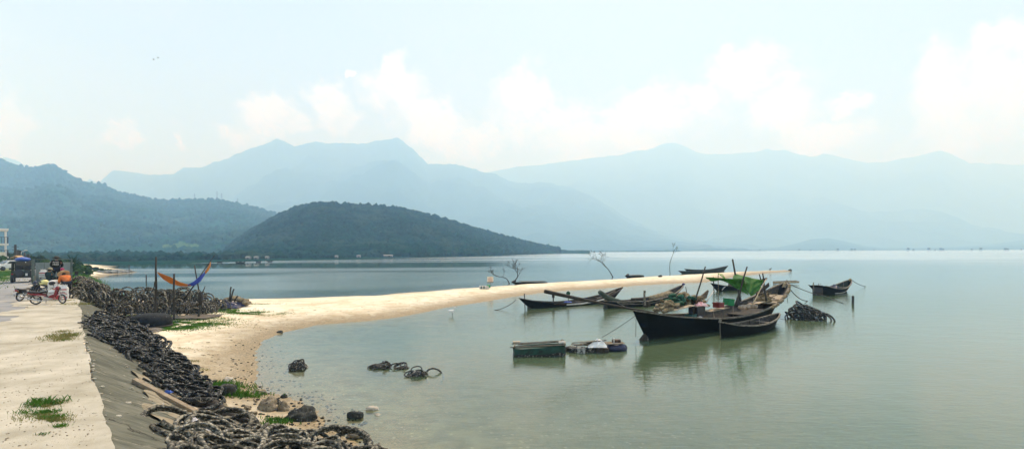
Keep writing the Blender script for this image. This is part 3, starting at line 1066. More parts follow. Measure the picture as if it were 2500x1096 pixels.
def heap(poly_px, n, hmax, wid, meshes, tilt, bias, rnd, smin=0.85, smax=1.15, lay=0.55):
    P = np.array([on_ground(a, b)[:2] for a, b in poly_px])
    Pc = np.vstack([P, P[:1]])
    pts = sample_poly(P, n, rnd)
    items = []
    for x, y in pts:
        e = float(line_dist(np.array([x]), np.array([y]), Pc)[0])
        hh = hmax * min(1.0, e / wid) ** 0.7
        z0 = tz(x, y)
        g = 0.15
        nx, ny = (tz(x - g, y) - tz(x + g, y)) / (2 * g), (tz(x, y - g) - tz(x, y + g)) / (2 * g)
        lv = rnd.random()
        z = z0 + 0.07 + hh * (lay * lv + (1 - lay) * 1.0 if rnd.random() < 0.6 else lv)
        nrm = Vector((nx, ny, 1)).normalized() + Vector((rnd.gauss(0, tilt) * (0.45 if lv > 0.6 else 1), rnd.gauss(0, tilt) * (0.45 if lv > 0.6 else 1), 0)) + Vector(bias) * rnd.random()
        items.append((rnd.choice(meshes), Vector((x, y, z)), nrm, rnd.random() * 6.28, rnd.uniform(smin, smax)))
    items.sort(key=lambda it: -it[1].z + tz(it[1].x, it[1].y))
    return items


rt = random.Random(21)
near = heap([(402, 1050), (440, 1044), (520, 1046), (600, 1060), (700, 1078), (790, 1094), (850, 1106), (900, 1125), (920, 1150), (640, 1230), (500, 1190), (430, 1080)], 86, 0.20, 0.8, T_NEAR, 0.34, (0.0, -0.3, 0), rt, 0.7, 1.12)
place_tyres(near, 'barnacled tyre in the near heap at the bottom edge', 'tyres in the near heap', 70, 'near_tyre_heap', 'lower layers of barnacled tyres in the near heap', M_TYRE_N)
slope = heap([(215, 800), (255, 779), (310, 783), (345, 812), (385, 852), (430, 892), (480, 935), (520, 985), (505, 1005), (440, 985), (385, 925), (330, 885), (270, 845)], 330, 0.34, 0.8, T_SLOPE, 0.36, (0.05, -0.35, 0), rt, 0.85, 1.25)
place_tyres(slope, 'wet black tyre in the heap lying down the embankment slope', 'tyres on the embankment slope', 120, 'slope_tyre_heap', 'lower layers of wet black tyres on the embankment slope', M_TYRE)


def long_heap(n, rnd):
    A, B = Vector((-26.4, 31.2, 0)), Vector((-18.6, 31.9, 0))
    items = []
    for k in range(n):
        t, q = rnd.random(), rnd.uniform(-1, 1)
        p = A.lerp(B, t)
        ht = 0.95 * min(1, (1 - t) * 4.5) ** 0.6 * (0.72 + 0.28 * min(1, t * 3))
        lump = 0.12 * math.sin(t * 19) + 0.08 * math.sin(t * 43 + 1)
        y = p.y + q * 1.75
        x = p.x + rnd.gauss(0, 0.1)
        hh = (ht + lump) * max(0.0, 1 - abs(q) ** 2.2)
        z = max(tz(x, y), 0.35) + 0.1 + hh * (1 if rnd.random() < 0.75 else rnd.random())
        up = 0.25 + 0.9 * max(0.0, q * 0.7 + 0.25)
        nrm = Vector((rnd.gauss(0, 0.28), -1.0 + rnd.gauss(0, 0.22), 0.8 * up + rnd.gauss(0, 0.2)))
        items.append((rnd.choice(T_HEAP), Vector((x, y, z)), nrm, rnd.random() * 6.28, rnd.uniform(0.85, 1.3)))
    items.sort(key=lambda it: it[1].y - it[1].z * 0.6)
    return items


def strips(name, label, poly_px, n, r0, r1, hmax, mtl, rnd):
    P = np.array([on_ground(a, b)[:2] for a, b in poly_px])
    Pc = np.vstack([P, P[:1]])
    m = MB()
    for x, y in sample_poly(P, n, rnd):
        e = float(line_dist(np.array([x]), np.array([y]), Pc)[0])
        a = math.atan2(CN[1], CN[0]) + rnd.gauss(0, 0.5)
        l = rnd.uniform(0.5, 1.5)
        cv = rnd.gauss(0, 0.9)
        pth = []
        for i in range(9):
            t = i / 8 - 0.5
            aa = a + cv * t
            q = Vector((x + math.cos(aa) * l * t, y + math.sin(aa) * l * t, 0))
            q.z = tz(q.x, q.y) + 0.1 + hmax * min(1, e / 0.7) + 0.05 * math.sin(i * 1.3 + x * 9)
            pth.append(q)
        k = rnd.uniform(r0, r1)
        m.tube(pth, [k * (0.8 + 0.4 * rnd.random()) for _ in pth], 6)
    tag(m.build(name, mtl, smooth=True), label, 'tyres', kind='stuff')


strips('cut_tyre_strips', 'cut tyre strips strewn down the heap on the slope', [(225, 802), (255, 785), (310, 790), (345, 818), (385, 856), (430, 896), (480, 938), (510, 985), (440, 980), (385, 925), (330, 885), (270, 845)], 120, 0.022, 0.05, 0.30, M_TYRE, rt)
strips('cut_tyre_pieces', 'thick cut tyre pieces lying between the near tyres', [(410, 1048), (470, 1042), (560, 1054), (650, 1070), (760, 1090), (840, 1108), (640, 1190), (500, 1160), (430, 1080)], 30, 0.03, 0.055, 0.16, M_TYRE_N, rt)
lh = long_heap(300, rt)
place_tyres(lh, 'dusty bicycle tyre in the long heap behind the hammock poles', 'tyres in the long heap', 85, 'long_tyre_heap', 'inner tyres of the long heap behind the hammock poles', M_TYRE_D)
far_h = heap([(182, 700), (192, 686), (212, 684), (232, 694), (252, 712), (240, 722), (212, 722), (190, 712)], 110, 0.5, 1.4, T_FAR, 0.5, (0.2, -0.9, 0), rt, 0.8, 1.15)
place_tyres(far_h, '', '', 0, 'far_tyre_heap', 'far heap of tyres on the bank beyond the sacks', M_TYRE_D)
# a dark core so that no daylight shows through the long heap
core = MB()
for k in range(9):
    core.ell((-26 + k * 0.85, 31.75, 0.45), (0.8, 1.0, 0.75), 0.2, seed=k)
tag(core.build('tyre_heap_core', M_TYRE, smooth=True), 'packed dark inside of the long tyre heap', 'tyres', kind='stuff')

# tyres heaped in the lagoon right of the big boat
def water_heap(px, py, spread, hmax, n, rnd, sc=1.0, ratio=0.5, meshes=None, up=0.6):
    c = G(px, py)
    items = []
    for k in range(n):
        a, q = rnd.random() * 6.28, rnd.random() ** 0.6
        x, y = c.x + math.cos(a) * q * spread, c.y + math.sin(a) * q * spread * ratio
        z = 0.02 + hmax * (1 - q ** 1.5) * (0.5 + 0.5 * rnd.random())
        nrm = Vector((rnd.gauss(0, 0.4) + math.cos(a) * q * 0.5, rnd.gauss(-0.3, 0.4), up))
        items.append((rnd.choice(meshes or T_WATER), Vector((x, y, z)), nrm, rnd.random() * 6.28, sc * rnd.uniform(0.8, 1.15)))
    return items


wh = water_heap(1965, 778, 0.95, 0.85, 30, rt) + water_heap(2000, 782, 0.85, 0.22, 10, rt)
place_tyres(wh, 'black tyre in the heap standing in the water right of the boats', 'tyres heaped in the lagoon', 40, 'x', 'x', M_TYRE)
SUNK = [(728, 898, 0.42, 0.17, 8, 'barnacled tyre in the rounded clump nearest the beach', 'clump nearest the beach'),
        (925, 896, 0.42, 0.16, 6, 'barnacled tyre scrap in the middle clump in the shallow bay', 'middle clump in the bay'),
        (983, 898, 0.30, 0.08, 3, 'low dark tyre scrap between two clumps in the bay', 'low scraps in the bay'),
        (1018, 915, 0.34, 0.20, 5, 'barnacled tyre in the clump farthest from the beach', 'clump farthest from the beach')]
for px, py, spr, hm, n, lab, grp in SUNK:
    cc = G(px, py)
    lump = MB().ell((0, 0, 0), (spr * 0.85, spr * 0.6, hm * 0.85), 0.55, seed=px % 17, freq=2.6)
    lo_ = lump.build('barnacled_lump', M_TYRE)
    lo_.location = (cc.x, cc.y, 0.0)
    tag(lo_, 'dark encrusted core of the ' + grp, 'lump')
    it = water_heap(px, py, spr, hm, n, rt, 0.55, 0.6, T_SLOPE, 1.1)
    place_tyres(it, lab, grp, n, 'x', 'x', M_TYRE)
c = G(1060, 911)
place_tyres([(T_SLOPE[1], c + Vector((0, 0, -0.12)), (0.2, -0.9, 0.35), 0, 0.9)], 'thin curved tyre rim breaking the water surface in the bay', 'x', 1, 'x', 'x', M_TYRE)
COL.objects[-1].pop('group') if 'group' in COL.objects[-1] else None


# ================================================================== ROCKS, TIMBERS AND LITTER ON THE SHORE
M_ROCKD = mat('dark_pitted_rock', (0.012, 0.014, 0.013), (0.055, 0.058, 0.05), scale=3.0, rough=0.95, c3=(0.22, 0.22, 0.19), c3scale=14, c3lo=0.60, c3hi=0.66, bump=1.0, bscale=12, bdist=0.06)
M_ROCKT = mat('tan_rock', (0.16, 0.13, 0.085), (0.32, 0.27, 0.19), scale=2.5, rough=0.95, c3=(0.06, 0.055, 0.04), c3scale=9, c3lo=0.55, c3hi=0.63, bump=1.0, bscale=10, bdist=0.05)
M_ROCKP = mat('pale_wet_stone', (0.36, 0.31, 0.24), (0.55, 0.50, 0.42), scale=4, rough=0.7, bump=0.6, bscale=14, bdist=0.03)

def rock(px, py, w, d, h, mtl, label, seed, rz=0.0, water=False, name='rock', blocky=False):
    p = G(px, py) if water else on_ground(px, py)
    v1, f1, v2, f2 = ico()
    V = []
    import bmesh
    bm = bmesh.new()
    bmesh.ops.create_icosphere(bm, subdivisions=4, radius=1)
    so = Vector((seed * 5.1, seed * 2.3, seed * 0.7))
    for v in bm.verts:
        q = v.co.copy()
        if blocky:
            q = Vector([math.copysign(abs(c) ** 0.45, c) for c in q])
        k = 1 + 0.42 * mnoise.noise(q * 1.1 + so) + 0.22 * mnoise.noise(q * 2.7 + so) + 0.10 * mnoise.noise(q * 7 + so) + 0.05 * mnoise.noise(q * 15 + so)
        q = q * (0.75 + 0.25 * k if blocky else k)
        v.co = Vector((q.x * w / 2, q.y * d / 2, max(q.z, -0.35) * h * 0.8))
    me = bpy.data.meshes.new(name)
    bm.to_mesh(me); bm.free()
    me.materials.append(mtl)
    me.polygons.foreach_set('use_smooth', [True] * len(me.polygons))
    o = bpy.data.objects.new(name, me)
    COL.objects.link(o)
    o.location = (p.x, p.y, p.z + 0.12 * h)
    o.rotation_euler = (0, 0, rz)
    return tag(o, label, 'rock')


rock(735, 1022, 0.72, 0.55, 0.34, M_ROCKD, 'large black pitted boulder at the water edge', 1, 0.3)
rock(655, 998, 0.46, 0.5, 0.32, M_ROCKT, 'tan boulder left of the black pitted boulder', 2, 0.1)
rock(692, 1000, 0.26, 0.3, 0.26, M_ROCKT, 'brown stone wedged between the tan boulder and the black one', 3, 1.1)
rock(668, 984, 0.28, 0.3, 0.16, M_ROCKD, 'small dark stone behind the tan boulder', 4, 0.4)
rock(693, 972, 0.18, 0.16, 0.16, M_ROCKD, 'round black stone standing in the water above the boulders', 5, 0.9, True)
rock(555, 962, 0.46, 0.36, 0.30, M_ROCKD, 'dark flat-topped rock among the green weeds', 6, 0.0, blocky=True)
rock(558, 936, 0.34, 0.3, 0.22, M_ROCKP, 'pale rounded rock behind the dark rock in the weeds', 7, 0.3)
rock(640, 962, 0.22, 0.2, 0.12, M_ROCKT, 'small brown stone at the waterline near the weeds', 8, 0.3)
rock(625, 958, 0.20, 0.2, 0.10, M_ROCKT, 'small brown stone on the left of its pair at the waterline', 9, 0.8)
rock(867, 1017, 0.40, 0.16, 0.15, M_ROCKD, 'brick-shaped dark block lying in the shallows', 10, -0.1, True, 'stone_block', True)
rock(908, 999, 0.32, 0.18, 0.10, M_ROCKP, 'pale flat stone awash beside the dark block', 11, 0.2, True)
rock(868, 1064, 0.42, 0.34, 0.16, M_ROCKT, 'weedy brown rock awash at the bottom of the bay', 12, 0.2, True)
rock(820, 1050, 0.10, 0.09, 0.09, M_ROCKD, 'single small dark pebble in the shallows', 13, 0.2, True)
rock(617, 1012, 0.22, 0.2, 0.10, M_ROCKT, 'small brown stone on yellow sand by the dark log', 14, 0.2)
rock(603, 1000, 0.16, 0.16, 0.12, M_ROCKT, 'small tan stone leaning near the dark log', 15, 0.2)
rock(520, 968, 0.20, 0.2, 0.14, M_ROCKT, 'grey stone left of the dark flat-topped rock', 16, 0.2)
rock(922, 1012, 0.14, 0.12, 0.04, M_ROCKP, 'tiny pale stone just under the surface of the shallows', 17, 0.2, True)
rock(683, 812, 0.30, 0.2, 0.12, M_ROCKD, 'small dark stone on the wet edge of the inner beach', 18, 0.2)
rr = random.Random(9)
pv = MB()
pk = 0
while pk < 420:
    px, py = rr.uniform(560, 900), rr.uniform(830, 1085)
    p = on_ground(px, py, 6)
    if -0.07 < p.z < 0.24:
        s = rr.uniform(0.012, 0.045)
        pv.ell((p.x, p.y, p.z + s * 0.2), (s * rr.uniform(0.8, 1.6), s, s * 0.6), 0.3, False, pk)
        pk += 1
tag(pv.build('shore_pebbles', M_ROCKD), 'dark pebbles and shells along the waterline', 'pebbles', kind='stuff')
pv = MB()
for k in range(260):
    s0 = rr.uniform(-3, 26)
    d0 = rr.choice((rr.gauss(0.05, 0.05), rr.uniform(0.2, 1.5), rr.uniform(1.1, 2.2)))
    q = crest_p(d0, s0)
    q.z = (Z_ROAD + 0.01 if d0 < 0.03 else Z_ROAD - 0.6 * d0 + 0.045)
    s = rr.uniform(0.01, 0.05)
    pv.ell(q, (s * rr.uniform(0.8, 1.7), s, s * 0.6), 0.4, False, k)
tag(pv.build('broken_concrete', M_SHOULD), 'broken concrete crumbs along the crest and slope', 'rubble', kind='stuff')
pv = MB()
for k in range(420):
    px, py = rr.uniform(0, 230), rr.uniform(780, 1090)
    if px > 196 + (py - 780) * 0.12: continue
    p = G(px, py, Z_ROAD + 0.018)
    s = rr.uniform(0.003, 0.012)
    pv.ell((p.x, p.y, p.z + s * 0.3), (s * rr.uniform(0.8, 1.8), s, s * 0.6), 0.3, False, k)
tag(pv.build('road_gravel', M_ROCKT), 'loose brown gravel on the dusty shoulder', 'gravel', kind='stuff')
pv = MB()
for k in range(900):
    px, py = rr.uniform(430, 1500), rr.uniform(700, 930)
    p = on_ground(px, py, 6)
    if p.z > 0.12 and crest_d(p.x, p.y) > 3:
        s = rr.uniform(0.015, 0.05)
        pv.ell((p.x, p.y, p.z + s * 0.1), (s * rr.uniform(0.8, 2.2), s, s * 0.35), 0.4, False, k)
tag(pv.build('beach_litter', M_ROCKT), 'scattered weed and shell litter on the sand', 'litter', kind='stuff')

M_WOODG = mat('grey_weathered_wood', (0.10, 0.085, 0.065), (0.22, 0.19, 0.15), scale=3, rough=0.9, stretch=(1, 6, 6), bump=0.6, bscale=14)
M_WOODT = mat('tan_timber', (0.22, 0.17, 0.115), (0.36, 0.29, 0.20), scale=3, rough=0.85, stretch=(1, 8, 8), bump=0.5, bscale=14)
M_WOODD = mat('dark_wet_wood', (0.014, 0.012, 0.010), (0.05, 0.042, 0.033), scale=3, rough=0.8, stretch=(1, 5, 5), bump=0.7, bscale=12, c3=(0.13, 0.11, 0.085), c3scale=8, c3lo=0.6, c3hi=0.68)
M_POLE = mat('dark_pole', (0.018, 0.017, 0.014), (0.06, 0.052, 0.04), scale=5, rough=0.85, stretch=(4, 4, 0.6), bump=0.5, bscale=20)
M_BAMBOO = mat('bamboo', (0.30, 0.24, 0.14), (0.44, 0.37, 0.24), scale=5, rough=0.7, bump=0.3, bscale=18)
M_ROPE = mat('rope', (0.10, 0.095, 0.08), (0.17, 0.16, 0.13), scale=20, rough=0.95)
M_ROPED = mat('dark_rope', (0.022, 0.024, 0.022), (0.05, 0.052, 0.045), scale=20, rough=0.95)
a, b = on_ground(327, 942), on_ground(492, 1027)
up = Vector((0, 0, 0.14))
bm_ = MB().bar(a + up, b + up * 0.9, 0.12, 0.11)
tag(bm_.build('timber_beam', M_WOODT, bevel=0.012), 'long tan squared timber lying down the embankment', 'beam')
a, b = on_ground(505, 990), on_ground(605, 1040)
pth = [a.lerp(b, t) + Vector((0.03 * math.sin(t * 9), 0, 0.10 + 0.02 * math.sin(t * 7))) for t in [i / 9 for i in range(10)]]
tag(MB().tube(pth, [0.09, 0.12, 0.11, 0.10, 0.11, 0.10, 0.09, 0.08, 0.07, 0.04], 9).build('driftwood_log', M_WOODD, smooth=True), 'dark wet log lying at the foot of the tyre heap', 'log')


def crumple(name, p, size, mtl, label, cat, seed, parent=None, flat=0.5, n=14):
    """a crumpled piece of sheet plastic or cloth lying in a heap"""
    def fn(u, v):
        x, y = (u - 0.5) * size[0], (v - 0.5) * size[1]
        e = max(0.0, 1 - (2 * abs(u - 0.5)) ** 2.5) * max(0.0, 1 - (2 * abs(v - 0.5)) ** 2.5)
        q = Vector((u * 4, v * 4, seed * 3.3))
        z = size[2] * (0.06 + flat * e + 0.55 * e * mnoise.noise(q) + 0.25 * mnoise.noise(q * 2.6) * (0.3 + e))
        return (x + 0.12 * size[0] * mnoise.noise(q + Vector((9, 0, 0))), y + 0.12 * size[1] * mnoise.noise(q + Vector((0, 9, 0))), max(z, 0.004))
    o = MB().sheet(fn, n, n).build(name, mtl, parent, smooth=False, solid=0.006)
    if parent is None:
        o.location = p
        tag(o, label, cat)
    else:
        o.location = p
    return o


M_BLUE = mat('blue_tarp', (0.015, 0.05, 0.26), (0.03, 0.12, 0.48), scale=3, rough=0.55, spec=0.5)
M_NAVY = mat('navy_tarp', (0.008, 0.010, 0.035), (0.018, 0.024, 0.075), scale=2, rough=0.42, spec=0.5)
M_PLASTIC = mat('pale_plastic', (0.60, 0.55, 0.55), (0.80, 0.76, 0.74), scale=5, rough=0.5)
M_CYAN = mat('cyan_tarp', (0.10, 0.36, 0.70), (0.35, 0.58, 0.80), scale=4, rough=0.5)
crumple('blue_plastic_sheet', on_ground(338, 797), (0.9, 0.6, 0.28), M_BLUE, 'crumpled bright blue plastic by the upturned coracle', 'plastic', 1)
crumple('plastic_litter', on_ground(415, 872), (0.55, 0.5, 0.14), M_PLASTIC, 'pale crumpled plastic litter at the foot of the slope tyres', 'litter', 2)
crumple('plastic_litter', on_ground(406, 862), (0.35, 0.3, 0.10), M_PLASTIC, 'smaller pale plastic scrap above the crumpled litter', 'litter', 3)
crumple('plastic_bottle_scrap', on_ground(411, 968) + Vector((0, 0, 0.1)), (0.20, 0.13, 0.09), M_BLUE, 'small blue plastic scrap below the big tyre ring', 'plastic', 4)
crumple('plastic_bag', on_ground(468, 1060) + Vector((0, 0, 0.26)), (0.16, 0.16, 0.14), M_PLASTIC, 'white plastic bag on the near tyres left of the beam end', 'bag', 5)
crumple('plastic_bag', on_ground(508, 1088) + Vector((0, 0, 0.26)), (0.16, 0.16, 0.12), M_PLASTIC, 'white plastic bag caught lower in the near tyres', 'bag', 6)
crumple('trash_pile', on_ground(360, 808), (1.3, 0.9, 0.22), M_WOODG, 'grey trash scattered between coracle and slope tyres', 'trash', 7)

# ================================================================== HEAPS AND HAMMOCK BEHIND THE BEACH
M_CORACLE = mat('tarred_basket', (0.008, 0.010, 0.012), (0.022, 0.025, 0.027), scale=6, rough=0.75, spec=0.15, bump=0.8, bscale=40, bdist=0.02, c3=(0.07, 0.075, 0.075), c3scale=7, c3lo=0.64, c3hi=0.70)
p = on_ground(368, 797)
cor = empty('coracle', p, 0.0, 'upturned black round basket boat on the grass', 'basket boat')
prof = [(0.90, 0.02), (0.935, 0.10), (0.94, 0.22), (0.92, 0.36), (0.86, 0.49), (0.74, 0.59), (0.55, 0.65), (0.30, 0.675), (0.02, 0.68)]
sh = MB().lathe(prof, 40)
sh.v = [(x * (1 + 0.02 * math.sin(3 * math.atan2(y, x))), y * 0.92, z * (1 + 0.05 * mnoise.noise(Vector((x * 2, y * 2, z * 2))))) for x, y, z in sh.v]
sh.build('shell', M_CORACLE, cor, smooth=True)
MB().tube([(0.945 * math.cos(t), 0.945 * 0.92 * math.sin(t), 0.05) for t in [2 * math.pi * i / 40 for i in range(41)]], 0.045, 7, False).build('rim', M_WOODD, cor, smooth=True)


def pole_obj(name, pts, r0, r1, mtl, label, cat='pole', n=7, wob=0.02):
    pts = [Vector(q) for q in pts]
    if len(pts) == 2:
        a, b = pts
        pts = [a.lerp(b, t) + Vector((wob * math.sin(t * 7 + a.x), wob * math.cos(t * 5 + a.y), 0)) * min(1, 4 * t * (1 - t) + 0.0) for t in [i / 6 for i in range(7)]]
    rad = [r0 + (r1 - r0) * i / (len(pts) - 1) for i in range(len(pts))]
    o = MB().tube(pts, rad, n).build(name, mtl, None, smooth=True)
    return tag(o, label, cat)


g1 = on_ground(379, 774)
Yh = g1.y
sink = Vector((0, 0, -0.15))
pole_obj('hammock_pole', [g1 + sink, AT(381, 627, Yh + 0.1)], 0.075, 0.045, M_POLE, 'tall dark pole holding the left end of the orange cloth')
g2 = on_ground(424, 781)
pole_obj('hammock_pole', [g2 + sink, AT(425, 668, g2.y)], 0.06, 0.05, M_POLE, 'shorter upright pole in front of the orange cloth')
g3 = on_ground(492, 752)
pole_obj('hammock_pole', [g3 + sink, AT(475, 648, g3.y + 0.2)], 0.055, 0.035, M_POLE, 'leaning dark pole behind the blue cloth')
pole_obj('hammock_pole', [AT(450, 730, 31.2), AT(524, 623, 29.3)], 0.05, 0.015, M_POLE, 'long slanting stick with the cloth tied to its tip')
pole_obj('prop_stick', [AT(372, 712, Yh + 0.4), AT(379, 686, Yh + 0.1)], 0.03, 0.025, M_POLE, 'short prop stick leaning on the tallest pole')
fk = empty('forked_branch', on_ground(484, 776), 0, 'forked dead branch standing on the plank platform', 'branch')
fo = fk.location
L = lambda q: Vector(q) - fo
MB().tube([(0, 0, -0.1), L(AT(486, 760, fo.y)), L(AT(491, 732, fo.y)), L(AT(493, 716, fo.y))], [0.06, 0.05, 0.045, 0.04], 6).build('stem', M_POLE, fk)
MB().tube([L(AT(493, 716, fo.y)), L(AT(498, 706, fo.y)), L(AT(501, 698, fo.y))], [0.035, 0.028, 0.015], 6).build('fork', M_POLE, fk)
MB().tube([L(AT(493, 718, fo.y)), L(AT(489, 710, fo.y)), L(AT(486, 706, fo.y))], [0.03, 0.02, 0.01], 6).build('fork', M_POLE, fk)
MB().ell(L(AT(490, 728, fo.y)), (0.15, 0.12, 0.42), 0.4, seed=4).build('hanging_rag', M_WOODD, fk, smooth=True)

M_ORANGE = mat('orange_cloth', (0.42, 0.17, 0.03), (0.62, 0.30, 0.06), scale=3, rough=0.8, trans=0.45)
M_BLUEC = mat('blue_cloth', (0.02, 0.06, 0.42), (0.04, 0.12, 0.62), scale=3, rough=0.75, trans=0.4)

def cloth_band(top, bot, Y, name, mtl, parent, org, n=26, sag=0.10):
    def poly(P, t):
        P = np.array(P, float)
        d = np.concatenate([[0], np.cumsum(np.hypot(*np.diff(P, axis=0).T))])
        d /= d[-1]
        return np.interp(t, d, P[:, 0]), np.interp(t, d, P[:, 1])
    def fn(u, v):
        ax, ay = poly(top, u); bx, by = poly(bot, u)
        yy = Y + sag * math.sin(v * 3.14) + (v - 0.5) * 0.9 + 0.05 * mnoise.noise(Vector((u * 9, v * 3, 1.0)))
        q = AT(ax * (1 - v) + bx * v, ay * (1 - v) + by * v, yy)
        return q - org
    return MB().sheet(fn, n, 7).build(name, mtl, parent, smooth=True, solid=0.012)


ham = empty('hammock_cloth', AT(440, 698, 29.6), 0, 'orange and blue cloth slung like a hammock between poles', 'hammock')
cloth_band([(384, 664), (400, 670), (418, 677), (440, 689), (466, 696)], [(385, 667), (398, 681), (416, 692), (440, 698.5), (467, 698)], 29.6, 'orange_panel', M_ORANGE, ham, ham.location)
cloth_band([(458, 695), (472, 688), (486, 676), (498, 666), (502, 658)], [(460, 698), (475, 697), (490, 686), (499, 672), (503, 664)], 29.5, 'blue_panel', M_BLUEC, ham, ham.location)
cloth_band([(500, 664), (506, 654), (511, 646), (514, 639)], [(502, 668), (509, 661), (514, 650), (515, 640)], 29.4, 'orange_tip', M_ORANGE, ham, ham.location, n=12)

# weathered boards of a low platform
plat = empty('plank_platform', on_ground(485, 774), 0, 'low platform of grey boards under the forked branch', 'platform')
for k in range(9):
    y = -0.85 + k * 0.2
    l = 2.2 + 0.5 * math.sin(k * 2.3)
    MB().box((0.15 * math.sin(k * 4) - 0.1, y, 0.05 + 0.006 * (k % 3)), (l, 0.17, 0.03), Matrix.Rotation(0.03 * math.sin(k * 3), 3, 'Z')).build('board', M_WOODG, plat)
for k in (-0.8, 0.5):
    MB().bar((k, -0.95, 0.018), (k + 0.1, 0.85, 0.018), 0.08, 0.036).build('bearer', M_WOODD, plat)
pole_obj('loose_pole', [on_ground(430, 776) + Vector((0, 0, 0.05)), on_ground(538, 774) + Vector((0, 0, 0.06))], 0.045, 0.03, M_WOODG, 'loose grey pole lying in front of the plank platform', 'pole')
crumple('sack_cloth', on_ground(423, 758), (0.9, 0.6, 0.42), M_PLASTIC, 'pale pinkish bag against the long tyre heap', 'bag', 9)
crumple('dark_net_bundle', on_ground(405, 768), (1.1, 0.9, 0.5), M_TYRE, 'dark net bundle leaning at the foot of the tall pole', 'net', 10)
# covered boat heap right of the hammock
M_NETT = mat('tan_net', (0.15, 0.12, 0.07), (0.34, 0.28, 0.17), scale=9, rough=0.95, bump=1.0, bscale=30, bdist=0.05, c3=(0.05, 0.05, 0.03), c3scale=16)
M_NETG = mat('green_net', (0.010, 0.06, 0.035), (0.03, 0.15, 0.09), scale=9, rough=0.95, bump=1.0, bscale=30, bdist=0.05, c3=(0.02, 0.03, 0.02), c3scale=16)
th = on_ground(546, 750)
crumple('navy_tarpaulin', th, (2.5, 1.5, 0.55), M_NAVY, 'glossy navy tarpaulin draped over gear on the sand', 'tarpaulin', 11, n=22)
crumple('cyan_sheet', on_ground(515, 752), (0.65, 0.45, 0.22), M_CYAN, 'light blue and white sheet at the left end of the navy tarpaulin', 'sheet', 12)
nb = MB()
for k in range(9):
    nb.ell((-0.8 + k * 0.2, 0.15 * math.sin(k * 2), 0.14 + 0.34 * math.sin(k * 0.38)), (0.30, 0.34, 0.16), 0.5, seed=k, freq=4)
o = nb.build('net_bundle', M_NETT, None, smooth=True)
o.location = th + Vector((0.35, 0.7, 0.05))
tag(o, 'tan net bundle piled behind the navy tarpaulin', 'net')
for (x0, y0, x1, y1, lab) in ((559, 740, 564, 700, 'tallest stake stuck behind the navy tarpaulin'), (560, 740, 571, 705, 'slanting stake beside the tallest one behind the tarpaulin'), (569, 742, 580, 722, 'short slanting stake at the right of the navy tarpaulin')):
    pole_obj('stake', [AT(x0, y0, th.y + 0.3), AT(x1, y1, th.y + 0.3)], 0.05, 0.045, M_POLE, lab, 'stake')
a = G(357, 686)
pole_obj('mooring_stake', [a + Vector((0, 0, -0.8)), AT(357, 671, a.y)], 0.08, 0.08, M_POLE, 'lone thin stake in the water behind the tyre heap', 'stake')
a = G(252, 697)
tag(MB().ell((a.x, a.y, 0.08), (0.22, 0.22, 0.2)).build('float_ball', M_TYRE, smooth=True), 'black float ball on the water behind the far tyres', 'float')


# ================================================================== BOATS
M_TAR = mat('black_tar', (0.002, 0.0032, 0.0028), (0.006, 0.0075, 0.0065), scale=2.5, rough=0.55, rough2=0.8, bump=0.4, bscale=8, c3=(0.022, 0.021, 0.018), c3scale=5, c3lo=0.64, c3hi=0.74, spec=0.06)
M_INSIDE = mat('boat_inside', (0.022, 0.02, 0.016), (0.07, 0.06, 0.046), scale=3, rough=0.9, stretch=(1, 4, 4), bump=0.5, bscale=14)
M_RAIL = mat('worn_rail', (0.10, 0.09, 0.07), (0.24, 0.215, 0.17), scale=4, rough=0.85, stretch=(1, 5, 5), bump=0.5, bscale=14, c3=(0.03, 0.03, 0.026), c3scale=3)
M_DECK = mat('bleached_boards', (0.30, 0.24, 0.165), (0.48, 0.40, 0.29), scale=3, rough=0.9, stretch=(1, 7, 7), bump=0.4, bscale=14)
M_GREENH = mat('green_hull_paint', (0.012, 0.022, 0.014), (0.03, 0.045, 0.03), scale=3, rough=0.7, c3=(0.06, 0.055, 0.045), c3scale=6, c3lo=0.6, c3hi=0.7)
M_REDP = mat('red_bow_paint', (0.22, 0.03, 0.02), (0.34, 0.07, 0.04), scale=5, rough=0.6)
M_BLUEP = mat('blue_bow_paint', (0.012, 0.02, 0.10), (0.02, 0.035, 0.19), scale=5, rough=0.6)
M_WHITEW = mat('pale_strake', (0.42, 0.41, 0.37), (0.62, 0.60, 0.55), scale=4, rough=0.7)
M_RUST = mat('rusty_metal', (0.05, 0.035, 0.025), (0.14, 0.08, 0.05), scale=7, rough=0.8, metal=0.3)


